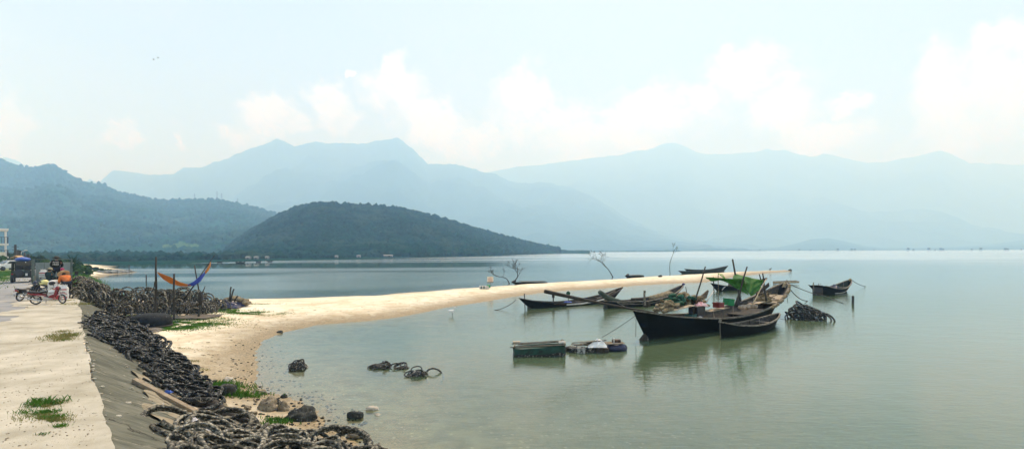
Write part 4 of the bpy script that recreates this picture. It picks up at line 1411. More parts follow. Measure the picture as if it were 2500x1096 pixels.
class Hull:
    """boat frame: local x runs from stern to bow along the waterline"""
    def __init__(s, A, B, oa, of, gs, zs, beam, full=0.55, keel=-0.28, transom=0.0):
        s.A, s.B = Vector(A), Vector(B)
        d = s.B - s.A
        s.Lw = math.hypot(d.x, d.y)
        s.rz = math.atan2(d.y, d.x)
        s.oa, s.of, s.beam, s.full, s.keel, s.tr = oa, of, beam, full, keel, transom
        s.gs, s.zs = gs, zs

    def g(s, t):
        return float(np.interp(t, s.gs, s.zs)) if len(s.gs) < 3 else float(hermite(t, s.gs, s.zs))

    def b(s, t):
        e = math.sin(math.pi * min(max(t * (1 - s.tr * 0.5) + s.tr * 0.5, 0), 1)) if s.tr else math.sin(math.pi * t)
        return max(s.beam / 2 * max(e, 0) ** s.full, 0.035)

    def pt(s, t, v, side, inset=0.0, drop=0.0):
        """t along, v from keel 0 to rail 1"""
        xt = -s.oa + t * (s.Lw + s.oa + s.of)
        xb = 0.02 * s.Lw + t * s.Lw * 0.96
        e = abs(2 * t - 1) ** 3
        kz = s.keel + 0.10 * e
        z = kz + (s.g(t) - kz) * v - drop
        x = xb + (xt - xb) * v ** 0.85
        y = max(s.b(t) * v ** (0.42 + 0.75 * e) - inset, 0.004)
        return Vector((x, side * y, z))

    def build(s, name, label, mo, mi, mr, group=None, nst=30, nv=8, thwarts=(0.3, 0.5, 0.7), ribs=9, floor=0.35, railw=0.09, strake=None, mfloor=None, boards=(0.12, 0.88)):
        root = empty(name, (s.A.x, s.A.y, 0), s.rz, label, 'boat', group)
        ts = [i / (nst - 1) for i in range(nst)]
        V = []
        for t in ts:
            row = [s.pt(t, v / nv, -1) for v in range(nv, -1, -1)] + [s.pt(t, v / nv, 1) for v in range(1, nv + 1)]
            V += row
        w_ = 2 * nv + 1
        Fc = [tuple(q[::-1]) for q in grid_faces(nst, w_).tolist()]
        Fc += [tuple(range(w_)), tuple(range((nst - 1) * w_ + w_ - 1, (nst - 1) * w_ - 1, -1))]
        link_mesh('hull', V, Fc, mo, root, smooth=False)
        V = []
        for t in [0.02 + 0.96 * q for q in ts]:
            row = [s.pt(t, floor + (1 - floor) * v / 5, -1, 0.055, 0.012) for v in range(5, -1, -1)] + [s.pt(t, floor + (1 - floor) * v / 5, 1, 0.055, 0.012) for v in range(0, 6)]
            V += row
        link_mesh('lining', V, grid_faces(nst, 12), mi, root)
        for sd in (-1, 1):
            R = MB()
            P = [s.pt(t, 1, sd) for t in ts]
            Q = [s.pt(t, 1, sd, railw) for t in ts]
            VV = []
            for a, b in zip(P, Q):
                o = Vector((0, sd * 0.018, 0))
                VV += [a + o + Vector((0, 0, -0.03)), a + o + Vector((0, 0, 0.032)), b + Vector((0, 0, 0.032)), b + Vector((0, 0, -0.03))]
            R.add(VV, grid_faces(nst, 4, True).tolist() + [(0, 1, 2, 3), (4 * nst - 1, 4 * nst - 2, 4 * nst - 3, 4 * nst - 4)])
            R.build('rail', mr, root)
            if strake:
                sv, sm, t0, t1 = strake
                tt = [t0 + (t1 - t0) * i / 16 for i in range(17)]
                MB().tube([s.pt(t, sv, sd) + Vector((0, sd * 0.02, 0)) for t in tt], 0.035, 6).build('strake', sm, root)
        for k in range(ribs):
            t = 0.1 + 0.8 * k / max(1, ribs - 1)
            for sd in (-1, 1):
                MB().tube([s.pt(t, v, sd, 0.075) for v in (floor, 0.6, 0.8, 0.97)], 0.028, 4).build('rib', mr if k % 2 else mi, root)
        for t in thwarts:
            a, b = s.pt(t, 0.86, -1, 0.03), s.pt(t, 0.86, 1, 0.03)
            MB().bar(a, b, 0.2, 0.04).build('thwart', mr, root)
        if mfloor:
            n = 6
            for k in range(n):
                P = []
                for i in range(11):
                    t = boards[0] + (boards[1] - boards[0]) * i / 10
                    q = s.pt(t, floor, 1)
                    P.append((q.x, q.y, q.z))
                y0, y1 = -1 + 2 * k / n + 0.03, -1 + 2 * (k + 1) / n - 0.03
                VV = [(x, yb * yy, z + 0.03 + 0.004 * (k % 2)) for x, yb, z in P for yy in (y0, y1)]
                MB().add(VV, grid_faces(11, 2)).build('floor_board', mfloor, root, solid=0.02)
        return root


def hermite(t, xs, ys):
    xs, ys = list(xs), list(ys)
    n = len(xs)
    m = []
    for i in range(n):
        if i == 0: m.append((ys[1] - ys[0]) / (xs[1] - xs[0]))
        elif i == n - 1: m.append((ys[-1] - ys[-2]) / (xs[-1] - xs[-2]))
        else: m.append((ys[i + 1] - ys[i - 1]) / (xs[i + 1] - xs[i - 1]))
    t = min(max(t, xs[0]), xs[-1])
    i = max(k for k in range(n - 1) if xs[k] <= t) if t < xs[-1] else n - 2
    h = xs[i + 1] - xs[i]
    q = (t - xs[i]) / h
    return (2 * q ** 3 - 3 * q * q + 1) * ys[i] + (q ** 3 - 2 * q * q + q) * h * m[i] + (-2 * q ** 3 + 3 * q * q) * ys[i + 1] + (q ** 3 - q * q) * h * m[i + 1]


def rope(name, a, b, sag, r, label, mtl=None, parent=None, n=14, cat='rope'):
    a, b = Vector(a), Vector(b)
    P = [a.lerp(b, i / n) - Vector((0, 0, sag * 4 * (i / n) * (1 - i / n))) for i in range(n + 1)]
    o = MB().tube(P, r, 5).build(name, mtl or M_ROPED, parent, smooth=True)
    return tag(o, label, cat) if parent is None else o


# ---- the big boat
HB = Hull(G(1577, 830), (16.3, 32.4, 0), 0.95, 2.5, [0, 0.15, 0.42, 0.7, 0.88, 1.0], [1.46, 1.04, 0.66, 0.86, 1.40, 2.02], 2.7, full=0.52)
big = HB.build('fishing_boat', 'large black wooden fishing boat under a green tarpaulin', M_TAR, M_INSIDE, M_RAIL, nst=40, thwarts=(0.80, 0.86), ribs=13, floor=0.42, railw=0.11, mfloor=M_DECK, boards=(0.14, 0.5))
binv = (Matrix.Translation((HB.A.x, HB.A.y, 0)) @ Matrix.Rotation(HB.rz, 4, 'Z')).inverted()
bl = lambda q: binv @ Vector(q)                                   # world to boat coordinates
# fore and after decks of separate boards
def deck(t0, t1, v, n, mtl, name='deck_board'):
    for k in range(n):
        ta, tb = t0 + (t1 - t0) * k / n, t0 + (t1 - t0) * (k + 0.9) / n
        c = [HB.pt(ta, v, -1, 0.08), HB.pt(tb, v, -1, 0.08), HB.pt(tb, v, 1, 0.08), HB.pt(ta, v, 1, 0.08)]
        MB().add(c + [q - Vector((0, 0, 0.03)) for q in c], [(0, 1, 2, 3), (7, 6, 5, 4), (0, 4, 5, 1), (1, 5, 6, 2), (2, 6, 7, 3), (3, 7, 4, 0)]).build(name, mtl, big)
deck(0.84, 0.94, 0.80, 7, M_DECK)
deck(0.03, 0.10, 0.88, 5, M_RAIL)
deck(0.66, 0.80, 0.62, 8, M_INSIDE)
# rudder, stern post
sp_ = HB.pt(0.0, 0.55, 1)
rud = MB().prism([(-0.05, -0.35), (-0.62, -0.30), (-0.68, 0.10), (-0.5, 0.22), (-0.05, 0.52)], -0.04, 0.04, 'xz').build('rudder', M_WOODD, big)
rud.location = (0.22, 0, 0)
MB().tube([(0.17, -0.02, -0.3), (0.05, 0, 0.3), (-0.1, 0, 0.62)], 0.035, 6).build('rudder_post', M_WHITEW, big)
MB().tube([bl(AT(1575, 745, 24.2)), bl(AT(1573, 720, 24.2)), bl(AT(1574, 709, 24.2))], [0.05, 0.05, 0.055], 7).build('mooring_post', M_RAIL, big)
MB().box(bl(AT(1579, 742, 24.3)), (0.22, 0.3, 0.28)).build('stern_cleat', M_WOODD, big, bevel=0.02)
tip = HB.pt(1.0, 1, 1); tip.y = 0
MB().tube([tip + Vector((-0.25, 0, -0.35)), tip + Vector((-0.03, 0, 0.02)), tip + Vector((0.10, 0, 0.13))], [0.10, 0.09, 0.07], 8).build('stem_head', M_RAIL, big)
for k in range(6):
    a = tip + Vector((-0.16 - 0.05 * k, 0, -0.10 - 0.05 * k))
    MB().tube([a + Vector((0.02 * math.sin(q), 0.13 * math.cos(q), 0.10 * math.sin(q))) for q in [i * 0.7 for i in range(10)]], 0.022, 5).build('rope_turn', M_BAMBOO, big)
for k, (dy, ln) in enumerate(((0.05, 0.62), (-0.08, 0.85), (0.0, 1.35))):
    P = [tip + Vector((0.05 + 0.10 * math.sin(q * 3.1), dy + 0.05 * math.sin(q * 5), -ln * math.sin(q * 1.57))) for q in [i / 8 for i in range(9)]]
    MB().tube(P, 0.016, 5).build('hanging_rope', M_ROPED, big)
# ropes and cloth round the bow rail
wr = MB()
for k in range(16):
    t = 0.70 + 0.02 * k
    c = HB.pt(t, 0.97, -1)
    wr.ell(c + Vector((0, -0.02, 0.01 + 0.04 * math.sin(k * 2))), (0.20, 0.08, 0.09), 0.5, seed=k, freq=3)
wr.build('bow_fender_rope', M_NETT, big, smooth=True)
MB().box(HB.pt(0.72, 0.9, 1) + Vector((0.1, -0.15, 0.24)), (0.32, 0.12, 0.5)).build('bow_locker', M_WOODD, big, bevel=0.02)
MB().box(HB.pt(0.905, 1.0, 1) + Vector((-0.35, -0.02, 0.12)), (1.9, 0.05, 0.26), Matrix.Rotation(-0.30, 3, 'Y')).build('wash_board', M_WOODD, big)
# boom over the stern
ba, bb = bl(AT(1330, 711, 22.1)), bl(AT(1606, 764, 24.9))
P = [ba.lerp(bb, t) - Vector((0, 0, 0.05 * math.sin(t * 3.1))) for t in [i / 8 for i in range(9)]]
bo = tag(MB().tube([big.matrix_basis @ q if False else q for q in P], [0.085, 0.082, 0.075, 0.068, 0.06, 0.055, 0.05, 0.045, 0.04], 9).build('boom', M_WOODD, big, smooth=True), None)
bo['label'] = 'long worn boom reaching out over the stern'

# ---- things aboard the big boat
def on_boat(px, py, Y):
    return AT(px, py, Y)

M_TARP = mat('green_tarpaulin', (0.045, 0.19, 0.022), (0.095, 0.31, 0.045), scale=2.0, rough=0.6, trans=0.55, bump=0.8, bscale=5, bdist=0.06, c3=(0.03, 0.10, 0.02), c3scale=4.0, c3lo=0.6, c3hi=0.68)
tp = empty('green_tarpaulin', AT(1810, 690, 28.3), 0, 'bright green tarpaulin slung between poles over the big boat', 'tarpaulin')
to = tp.location.copy()
def patch(rows, name, n=18, wr=0.05, seed=0.0):
    """rows of (px, py, Y) control points, smoothed"""
    R = [[AT(*c) for c in row] for row in rows]
    m = len(R)
    def fn(u, v):
        a = [0.0] * 3
        row = []
        for r_ in R:
            k = min(int(v * (len(r_) - 1)), len(r_) - 2)
            f = v * (len(r_) - 1) - k
            row.append(r_[k].lerp(r_[k + 1], f))
        k = min(int(u * (m - 1)), m - 2)
        f = u * (m - 1) - k
        q = row[k].lerp(row[k + 1], f)
        e = math.sin(u * 3.14)
        return q - to + Vector((0, wr * mnoise.noise(Vector((u * 3, v * 11 + u * 4, seed))) * 2.2 + 0.10 * e, 0.35 * wr * mnoise.noise(Vector((u * 4, v * 7, seed + 5)))))
    return MB().sheet(fn, n, 26).build(name, M_TARP, tp, smooth=True, solid=0.01)
patch([[(1722, 676, 27.2), (1753, 678.5, 27.4), (1785, 680.5, 27.6), (1816, 681, 27.8)],
       [(1728, 681, 27.3), (1760, 684, 27.5), (1795, 694, 27.7), (1820, 700, 27.8)],
       [(1739, 687, 27.4), (1764, 682.5, 27.5), (1800, 705, 27.7), (1828, 721, 27.9)]], 'near_panel', seed=1.0)
patch([[(1795, 668, 29.4), (1818, 674, 29.2), (1840, 680, 29.1), (1865, 684, 29.0)],
       [(1803, 676, 28.6), (1822, 690, 28.4), (1840, 700, 28.4), (1862, 696, 28.7)],
       [(1815, 682, 27.8), (1825, 712, 27.9), (1834, 724, 28.0), (1856, 706, 28.5)]], 'right_panel', seed=2.0, wr=0.07)
patch([[(1795, 668, 29.4), (1803, 671, 29.3), (1812, 673, 29.2)], [(1789, 680, 27.7), (1800, 681, 27.75), (1816, 681, 27.8)]], 'ridge_panel', n=8, seed=3.0, wr=0.02)
M_LIME = mat('lime_net_cord', (0.16, 0.42, 0.04), (0.25, 0.5, 0.08), scale=8, rough=0.8)
tn = MB()
for k in range(4):
    tn.tube([AT(1753.5, 667 + k, 27.4) - to, AT(1759 + k * 1.5, 672 - k, 27.5) - to, AT(1768 + k, 680, 27.6) - to], 0.012, 4)
tn.build('tie_cords', M_LIME, tp)
POLES = [((1694, 745), (1722, 651), 26.6, 27.2, 0.045, 'slanting pole holding the left end of the green tarpaulin'),
         ((1808, 735), (1788.5, 633), 28.6, 29.4, 0.06, 'tallest mast behind the ridge of the green tarpaulin'),
         ((1796, 745), (1824, 651), 27.3, 27.8, 0.05, 'slanting pole in front of the green tarpaulin'),
         ((1753.5, 735), (1753.5, 668), 27.6, 27.6, 0.022, 'thin light pole with a lime cord at its top'),
         ((1871, 735), (1862, 667), 29.0, 29.4, 0.05, 'dark pole at the right end of the green tarpaulin'),
         ((1862, 700), (1853.5, 669), 29.6, 29.7, 0.04, 'short stick just left of the right end pole'),
         ((1836, 745), (1871, 680), 27.6, 29.0, 0.03, 'thin pale stay slanting up to the right end of the tarpaulin'),
         ((1795, 742), (1810, 700), 27.5, 28.4, 0.04, 'short crossed prop under the tarpaulin')]
for k, ((x0, y0), (x1, y1), Y0, Y1, r, lab) in enumerate(POLES):
    pole_obj('tarpaulin_pole', [AT(x0, y0, Y0), AT(x1, y1, Y1)], r, r * 0.75, M_BAMBOO if k in (6,) else (M_RAIL if k == 3 else M_POLE), lab, 'pole', wob=0.01)

M_PINK = mat('pink_bag', (0.78, 0.30, 0.32), (0.92, 0.62, 0.60), scale=6, rough=0.5, lo=0.4, hi=0.55)
M_GREENP = mat('green_plastic', (0.01, 0.22, 0.07), (0.02, 0.32, 0.11), scale=3, rough=0.4, trans=0.25)
M_REDPL = mat('dark_red_plastic', (0.12, 0.012, 0.015), (0.20, 0.02, 0.025), scale=3, rough=0.5)
M_BLACKM = mat('black_metal', (0.008, 0.008, 0.009), (0.025, 0.025, 0.026), scale=5, rough=0.5)
M_TEAL = mat('teal_crate', (0.015, 0.07, 0.065), (0.03, 0.12, 0.11), scale=3, rough=0.6)
M_STRAW = mat('straw_net', (0.36, 0.27, 0.19), (0.52, 0.41, 0.31), scale=12, rough=0.95, bump=1.0, bscale=30, bdist=0.04, c3=(0.16, 0.11, 0.08), c3scale=20)
crumple('pink_bag', on_boat(1711, 747, 26.4), (0.62, 0.5, 0.26), M_PINK, 'pink and white plastic bag on the black engine box', 'bag', 21, flat=0.7)


def basket(name, p, sx, sy, h, mtl, label, cat, rz=0.5, tilt=0.0):
    root = empty(name, p, rz, label, cat, ry=tilt)
    t = 0.03
    for k, (c, sz) in enumerate((((0, sy / 2, h / 2), (sx, t, h)), ((0, -sy / 2, h / 2), (sx, t, h)), ((sx / 2, 0, h / 2), (t, sy - t * 1.2, h)), ((-sx / 2, 0, h / 2), (t, sy - t * 1.2, h)))):
        MB().box(c, sz).build('side', mtl, root)
    MB().box((0, 0, 0.02), (sx - 0.05, sy - 0.05, 0.03)).build('bottom', mtl, root)
    for sd in (-1, 1):
        MB().bar((-sx / 2 - 0.02, sd * (sy / 2 + 0.008), h), (sx / 2 + 0.02, sd * (sy / 2 + 0.008), h), 0.05, 0.04).build('rim', mtl, root)
        MB().bar((sd * (sx / 2 + 0.008), -sy / 2 + 0.02, h - 0.004), (sd * (sx / 2 + 0.008), sy / 2 - 0.02, h - 0.004), 0.05, 0.04).build('rim', mtl, root)
    return root


basket('green_crate', on_boat(1778, 745, 27.6), 0.42, 0.36, 0.34, M_GREENP, 'bright green plastic crate amidships in the big boat', 'crate', 0.4, 0.15)
basket('red_crate', on_boat(1754, 750, 27.2), 0.42, 0.36, 0.24, M_REDPL, 'dark red plastic crate left of the green crate', 'crate', 0.6)
basket('teal_crate', on_boat(1687, 777, 25.8), 0.46, 0.34, 0.2, M_TEAL, 'teal crate inside the near rail of the big boat', 'crate', 0.7)
eng = empty('engine_box', on_boat(1702, 770, 26.2), HB.rz, 'black engine box amidships in the big boat', 'engine')
MB().box((0, 0, 0.25), (0.75, 0.5, 0.5)).build('housing', M_BLACKM, eng, bevel=0.03)
MB().box((-0.45, 0.02, 0.32), (0.22, 0.3, 0.4)).build('tank', M_BLACKM, eng, bevel=0.03)
MB().lathe([(0.16, -0.03), (0.17, 0), (0.16, 0.03), (0.05, 0.05)], 14, (0.42, 0.0, 0.28), 'x').build('flywheel', M_RUST, eng)
MB().tube([(0.2, 0.1, 0.45), (0.2, 0.1, 0.75), (0.28, 0.1, 0.8)], 0.04, 7).build('exhaust_pipe', M_RUST, eng)
# tan and green nets piled on the far rail
nt = empty('net_pile', on_boat(1665, 752, 26.6), HB.rz, 'tan and green fishing nets piled along the far rail', 'net')
a_ = MB(); b_ = MB()
rn_ = random.Random(6)
for k in range(170):
    x = rn_.uniform(-1.9, 1.7)
    hh = 0.72 * (1 - (x / 2.0) ** 2) + 0.05 * math.sin(x * 7)
    q = (x, rn_.gauss(0, 0.24), hh * rn_.uniform(0.2, 1.0))
    (b_ if -1.0 < x < -0.2 or 0.35 < x < 0.6 else a_).ell(q, (rn_.uniform(0.10, 0.24), rn_.uniform(0.1, 0.2), rn_.uniform(0.05, 0.1)), 0.7, seed=k, freq=4, rot=Matrix.Rotation(rn_.uniform(-0.6, 0.6), 3, 'Y') @ Matrix.Rotation(rn_.uniform(0, 3), 3, 'Z'))
a_.build('tan_net', M_NETT, nt, smooth=True)['kind'] = 'stuff'
b_.build('green_net', M_NETG, nt, smooth=True)['kind'] = 'stuff'
sm_ = MB()
for k in range(8):
    sm_.ell((-0.7 + 0.2 * k, 0.12 * math.sin(k * 3), 0.06 + 0.03 * math.sin(k * 2)), (0.2, 0.24, 0.10), 0.6, seed=k + 30, freq=3)
o = sm_.build('straw_net_pile', M_STRAW, None, smooth=True)
o.location = on_boat(1826, 751, 27.9); o.rotation_euler = (0, 0, HB.rz)
tag(o, 'pinkish straw coloured net spread inside the near rail', 'net')
o = MB().prism([(-0.42, 0), (0.38, 0), (0.42, 0.42), (0.30, 0.50), (-0.38, 0.12)], -0.02, 0.02, 'xz').build('wooden_hood', M_WOODG)
o.location = on_boat(1715, 729, 27.8); o.rotation_euler = (0.3, 0, HB.rz)
tag(o, 'grey wooden hatch board leaning on the far rail', 'board')
for k, (x0, y0, x1, y1, lab) in enumerate(((1640, 757, 1690, 745, 'pale long board lying across the stern of the big boat'), (1728, 760, 1775, 750, 'pale board lying inside the near rail amidships'), (1845, 741, 1880, 730, 'pale board lying near the bow of the big boat'))):
    Y = (25.2, 26.9, 29.0)[k]
    a, b = on_boat(x0, y0, Y), on_boat(x1, y1, Y + 0.7)
    tag(MB().bar(a, b, 0.34, 0.03).build('loose_board', M_DECK), lab, 'board')
pole_obj('white_pipe', [on_boat(1725, 738, 27.2), on_boat(1733, 722, 27.3), on_boat(1742, 710, 27.4)], 0.025, 0.02, M_WHITEW, 'thin white pipe standing by the wooden hatch board', 'pipe')
pole_obj('white_pipe', [on_boat(1724, 740, 27.0), on_boat(1728, 730, 27.05), on_boat(1741, 714, 27.3)], 0.02, 0.018, M_WHITEW, 'second white pipe crossing the first by the hatch board', 'pipe')
tag(MB().ell(on_boat(1708, 775, 25.9), (0.14, 0.14, 0.08)).build('white_bowl', M_WHITEW, smooth=True), 'small white bowl in front of the black engine box', 'bowl')
rr2 = random.Random(4)
tm = MB()
for k in range(7):
    a = on_boat(1862 + rr2.uniform(-14, 12), 727 + rr2.uniform(-6, 6), 29.6)
    tm.tube([a + Vector((rr2.gauss(0, 0.2), rr2.gauss(0, 0.2), abs(rr2.gauss(0, 0.18)))) for _ in range(5)], 0.025, 5)
tm.ell(on_boat(1862, 730, 29.7), (0.5, 0.4, 0.22), 0.5, seed=3)
tag(tm.build('rope_tangle', M_NETT, smooth=True), 'tangle of pale rope in the bow of the big boat', 'rope')

# ---- dinghy tied alongside
HE = Hull(G(1760, 826), (14.4, 28.1, 0), 0.12, 0.55, [0, 0.2, 0.5, 0.8, 1.0], [0.80, 0.55, 0.42, 0.50, 0.68], 1.25, full=0.6)
din = HE.build('rowing_dinghy', 'small black rowing dinghy tied alongside the big boat', M_TAR, M_INSIDE, M_RAIL, thwarts=(0.28, 0.42, 0.72), ribs=7, floor=0.45, railw=0.07)
MB().tube([(-0.1, 0, 0.78), (-0.06, 0, 0.88), (0.02, 0, 0.86)], [0.05, 0.07, 0.05], 7).build('stem_knob', M_RAIL, din)
MB().tube([(-0.12, -0.02, 0.78), (-0.13, -0.03, 0.5), (-0.10, -0.02, 0.2), (-0.05, 0, -0.05)], 0.018, 5).build('hanging_rope', M_ROPE, din)
# ---- boat with the pale pipe
HA = Hull(G(1297, 752), (8.1, 42.2, 0), 1.1, 1.45, [0, 0.15, 0.45, 0.8, 1.0], [0.78, 0.48, 0.24, 0.55, 1.10], 1.5)
boA = HA.build('moored_boat', 'long low black boat with a pale pipe along its side', M_TAR, M_INSIDE, M_INSIDE, thwarts=(0.3, 0.55, 0.75), ribs=9, floor=0.5, strake=(0.80, M_RUST, 0.25, 0.95))
MB().tube([HA.pt(t, 0.80, -1) + Vector((0, -0.10, -0.02)) for t in (0.36, 0.5, 0.65, 0.78)], 0.06, 7).build('side_pipe', M_WHITEW, boA, smooth=True)
MB().prism([(-0.45, -0.25), (-0.02, -0.25), (-0.02, 0.05), (-0.45, 0.10)], -0.03, 0.03, 'xz').build('rudder', M_WOODD, boA).location = (0.1, 0, 0.08)
MB().tube([(-0.55, 0, -0.3), (-0.62, 0, 1.1)], 0.035, 6).build('stern_post', M_POLE, boA)
for t, h, w_, lab in ((0.33, 0.75, 0.05, 'upright_board'), (0.48, 0.62, 0.03, 'lamp_post')):
    q = HA.pt(t, 0.9, 1, 0.2)
    MB().box((q.x, q.y, q.z + h / 2), (w_ * 1.6, w_, h)).build(lab, M_POLE, boA)
q = HA.pt(0.33, 0.9, 1, 0.2); MB().box((q.x, q.y, q.z + 0.58), (0.22, 0.06, 0.42)).build('blade', M_POLE, boA)
q = HA.pt(0.48, 0.9, 1, 0.2); MB().ell((q.x, q.y, q.z + 0.66), (0.17, 0.13, 0.17), 0.5, seed=2).build('rag', M_NETG, boA)
crumple('blue_bundle', HA.pt(0.40, 0.8, -1, 0.3), (0.8, 0.5, 0.3), M_BLUE, '', '', 31, parent=boA)
for k in range(3):
    a, b = HA.pt(0.68 + 0.05 * k, 1.0, -1, 0.2), HA.pt(0.95, 0.85, 1, 0.1)
    MB().tube([a + Vector((0, 0, 0.02)), b + Vector((0, 0.03 * k, 0.05 * k))], 0.03, 6).build('oar', M_RUST if k == 1 else M_RAIL, boA)
# ---- boat with the painted bow
HBb = Hull(G(1482, 752), (12.7, 41.3, 0), 0.35, 1.75, [0, 0.2, 0.5, 0.8, 1.0], [0.55, 0.42, 0.40, 0.75, 1.34], 1.6)
boB = HBb.build('moored_boat', 'black boat with red and blue painted bow behind the boom', M_TAR, M_INSIDE, M_RAIL, thwarts=(0.35, 0.62), ribs=9, floor=0.5, strake=(0.72, M_RAIL, 0.15, 0.9))
for sd in (-1, 1):
    VV = [HBb.pt(t, v, sd, 0.0) + Vector((0, sd * 0.012, 0)) for t in (0.86, 0.90, 0.94, 0.975) for v in (0.72, 0.86, 0.97)]
    MB().add(VV, grid_faces(4, 3)).build('painted_bow', M_BLUEP, boB, solid=0.012)
    VV = [HBb.pt(t, v, sd, 0.0) + Vector((0, sd * 0.012, 0)) for t in (0.977, 0.99, 1.0) for v in (0.5, 0.75, 0.97)]
    MB().add(VV, grid_faces(3, 3)).build('painted_stem', M_REDP, boB, solid=0.012)
q = HBb.pt(1, 1, 1); MB().ell((q.x, 0, q.z + 0.06), (0.16, 0.10, 0.10)).build('stem_cap', M_BLUEP, boB)
nn = MB()
for k in range(8):
    c = HBb.pt(0.62 + 0.03 * k, 0.85, 1, 0.35)
    nn.ell((c.x, 0.1, c.z + 0.06), (0.30, 0.45, 0.22), 0.5, seed=k, freq=3)
nn.build('net_heap', M_NETT, boB, smooth=True)
q = HBb.pt(0.45, 0.95, 1, 0.3); MB().box((q.x, 0.2, q.z + 0.05), (1.5, 0.5, 0.3)).build('fish_box', M_WOODD, boB, bevel=0.02)
MB().tube([(1.2, -0.1, 0.42), (0.5, -0.05, 0.58), (-0.1, 0, 0.82), (-0.55, 0.0, 1.12), (-0.75, 0, 1.22)], [0.16, 0.22, 0.21, 0.17, 0.15], 9).build('covered_tiller', mat('grey_green_canvas', (0.03, 0.045, 0.035), (0.09, 0.11, 0.085), scale=5, rough=0.9), boB, smooth=True)
MB().prism([(-0.35, -0.2), (0.0, -0.25), (0.0, 0.3), (-0.3, 0.3)], -0.05, 0.05, 'xz').build('outboard_leg', M_BLACKM, boB)
for k in range(2):
    MB().tube([(0.4, -0.6, 0.45), (1.6 - k, -1.3 - 0.4 * k, 0.02 + 0.3 * (1 - k))], 0.022, 5).build('boat_pole', M_RAIL, boB)
# ---- boat behind the tarpaulin
HC = Hull(G(1752, 710), (27.4, 57.1, 0), 1.15, 1.9, [0, 0.2, 0.5, 0.8, 1.0], [0.82, 0.48, 0.38, 0.55, 1.02], 1.5)
boC = HC.build('moored_boat', 'dark boat half hidden behind the green tarpaulin', M_TAR, M_INSIDE, M_INSIDE, thwarts=(0.35, 0.6), ribs=7, floor=0.5)
MB().box((3.1, 0, 0.62), (1.2, 0.8, 0.4)).build('cabin_box', M_WOODG, boC, bevel=0.02)
MB().tube([(-0.6, 0, -0.5), (-0.72, 0, 1.45)], 0.06, 6).build('stern_post', M_POLE, boC)
MB().tube([(0.3, -0.3, 0.1), (0.6, -0.45, 0.45), (1.1, -0.4, 0.5), (1.4, -0.3, 0.2)], 0.05, 6).build('pale_hose', M_WHITEW, boC)
# ---- boat on the right
HD = Hull(G(1997, 720), (33.3, 51.0, 0), 0.12, 0.9, [0, 0.25, 0.55, 0.8, 1.0], [0.88, 0.58, 0.52, 0.78, 1.16], 1.9, transom=0.5)
boD = HD.build('moored_boat', 'open black boat with ribs showing, farthest right on the water', M_TAR, M_GREENH, M_RAIL, thwarts=(0.45, 0.7), ribs=10, floor=0.45, strake=(0.45, M_WHITEW, 0.3, 0.95))
MB().box((-0.05, 0, 0.42), (0.07, 0.9, 1.0)).build('transom_board', M_WOODD, boD)
MB().tube([(-0.08, 0.35, 0.3), (-0.1, 0.35, 1.15)], 0.05, 6).build('transom_post', M_RAIL, boD)
MB().tube([(0.35, 0.1, 0.6), (0.35, 0.1, 1.05), (0.8, 0.1, 1.0)], 0.025, 6).build('tiller', M_POLE, boD)
crumple('blue_bundle', (3.6, 0.1, 0.5), (1.3, 0.8, 0.35), M_NAVY, '', '', 33, parent=boD)
q = HD.pt(1, 1, 1); MB().ell((q.x - 0.05, 0, q.z), (0.24, 0.14, 0.14), 0.3).build('bow_rope', M_NETT, boD)
for k in range(3):
    MB().bar(HD.pt(0.3 + 0.04 * k, 0.8, -1, 0.2), HD.pt(0.66 + 0.03 * k, 0.8, 1, 0.3), 0.12, 0.03).build('loose_plank', M_DECK, boD)

# ---- two long canoes drawn up at the end of the spit
for (x0, x1, row, row1, zl, zr, lab) in ((1672, 1778, 664, 662, 0.50, 1.05, 'upper of two long green canoes at the end of the spit'), (1658, 1768, 668, 666, 0.42, 0.30, 'lower flat canoe beneath the upturned bow on the spit')):
    A_, B_ = G(x0 + 6, row), G(x1 - 10, row1)
    Hh = Hull(A_, B_, 0.7, 1.0, [0, 0.25, 0.6, 1.0], [zl + 0.1, 0.42, 0.42, zr], 1.0, full=0.6, keel=-0.12)
    Hh.build('canoe', lab, M_GREENH, M_INSIDE, M_INSIDE, 'canoes at the end of the spit', nst=20, thwarts=(0.4, 0.6), ribs=4, floor=0.6)
for (x0, x1, row, lab, z) in ((1257, 1334, 695, 'flat old plank hull lying on the far edge of the spit', 0.24), (1533, 1567, 678, 'short plank wreck lying in the shallows behind the spit', 0.30)):
    A_, B_ = G(x0 + 2, row), G(x1 - 1, row - 2.5)
    r_ = empty('plank_hull', (A_.x, A_.y, 0.0), math.atan2(B_.y - A_.y, B_.x - A_.x), lab, 'wreck')
    ln = (B_ - A_).length
    MB().prism([(-0.5, 0.32), (ln, 0.22), (ln, -0.1), (0.4, -0.1)], -0.45, 0.45, 'xz').build('hull', M_TAR, r_)
    for k in range(3):
        MB().box((ln * 0.55, -0.3 + 0.3 * k, 0.36), (ln * 0.8, 0.24, 0.05), Matrix.Rotation(0.015, 3, 'Y')).build('plank', M_WOODG, r_)
    MB().box((-0.2, 0.1, 0.42), (0.5, 0.3, 0.18), Matrix.Rotation(-0.4, 3, 'Y')).build('broken_bow', M_WOODD, r_)
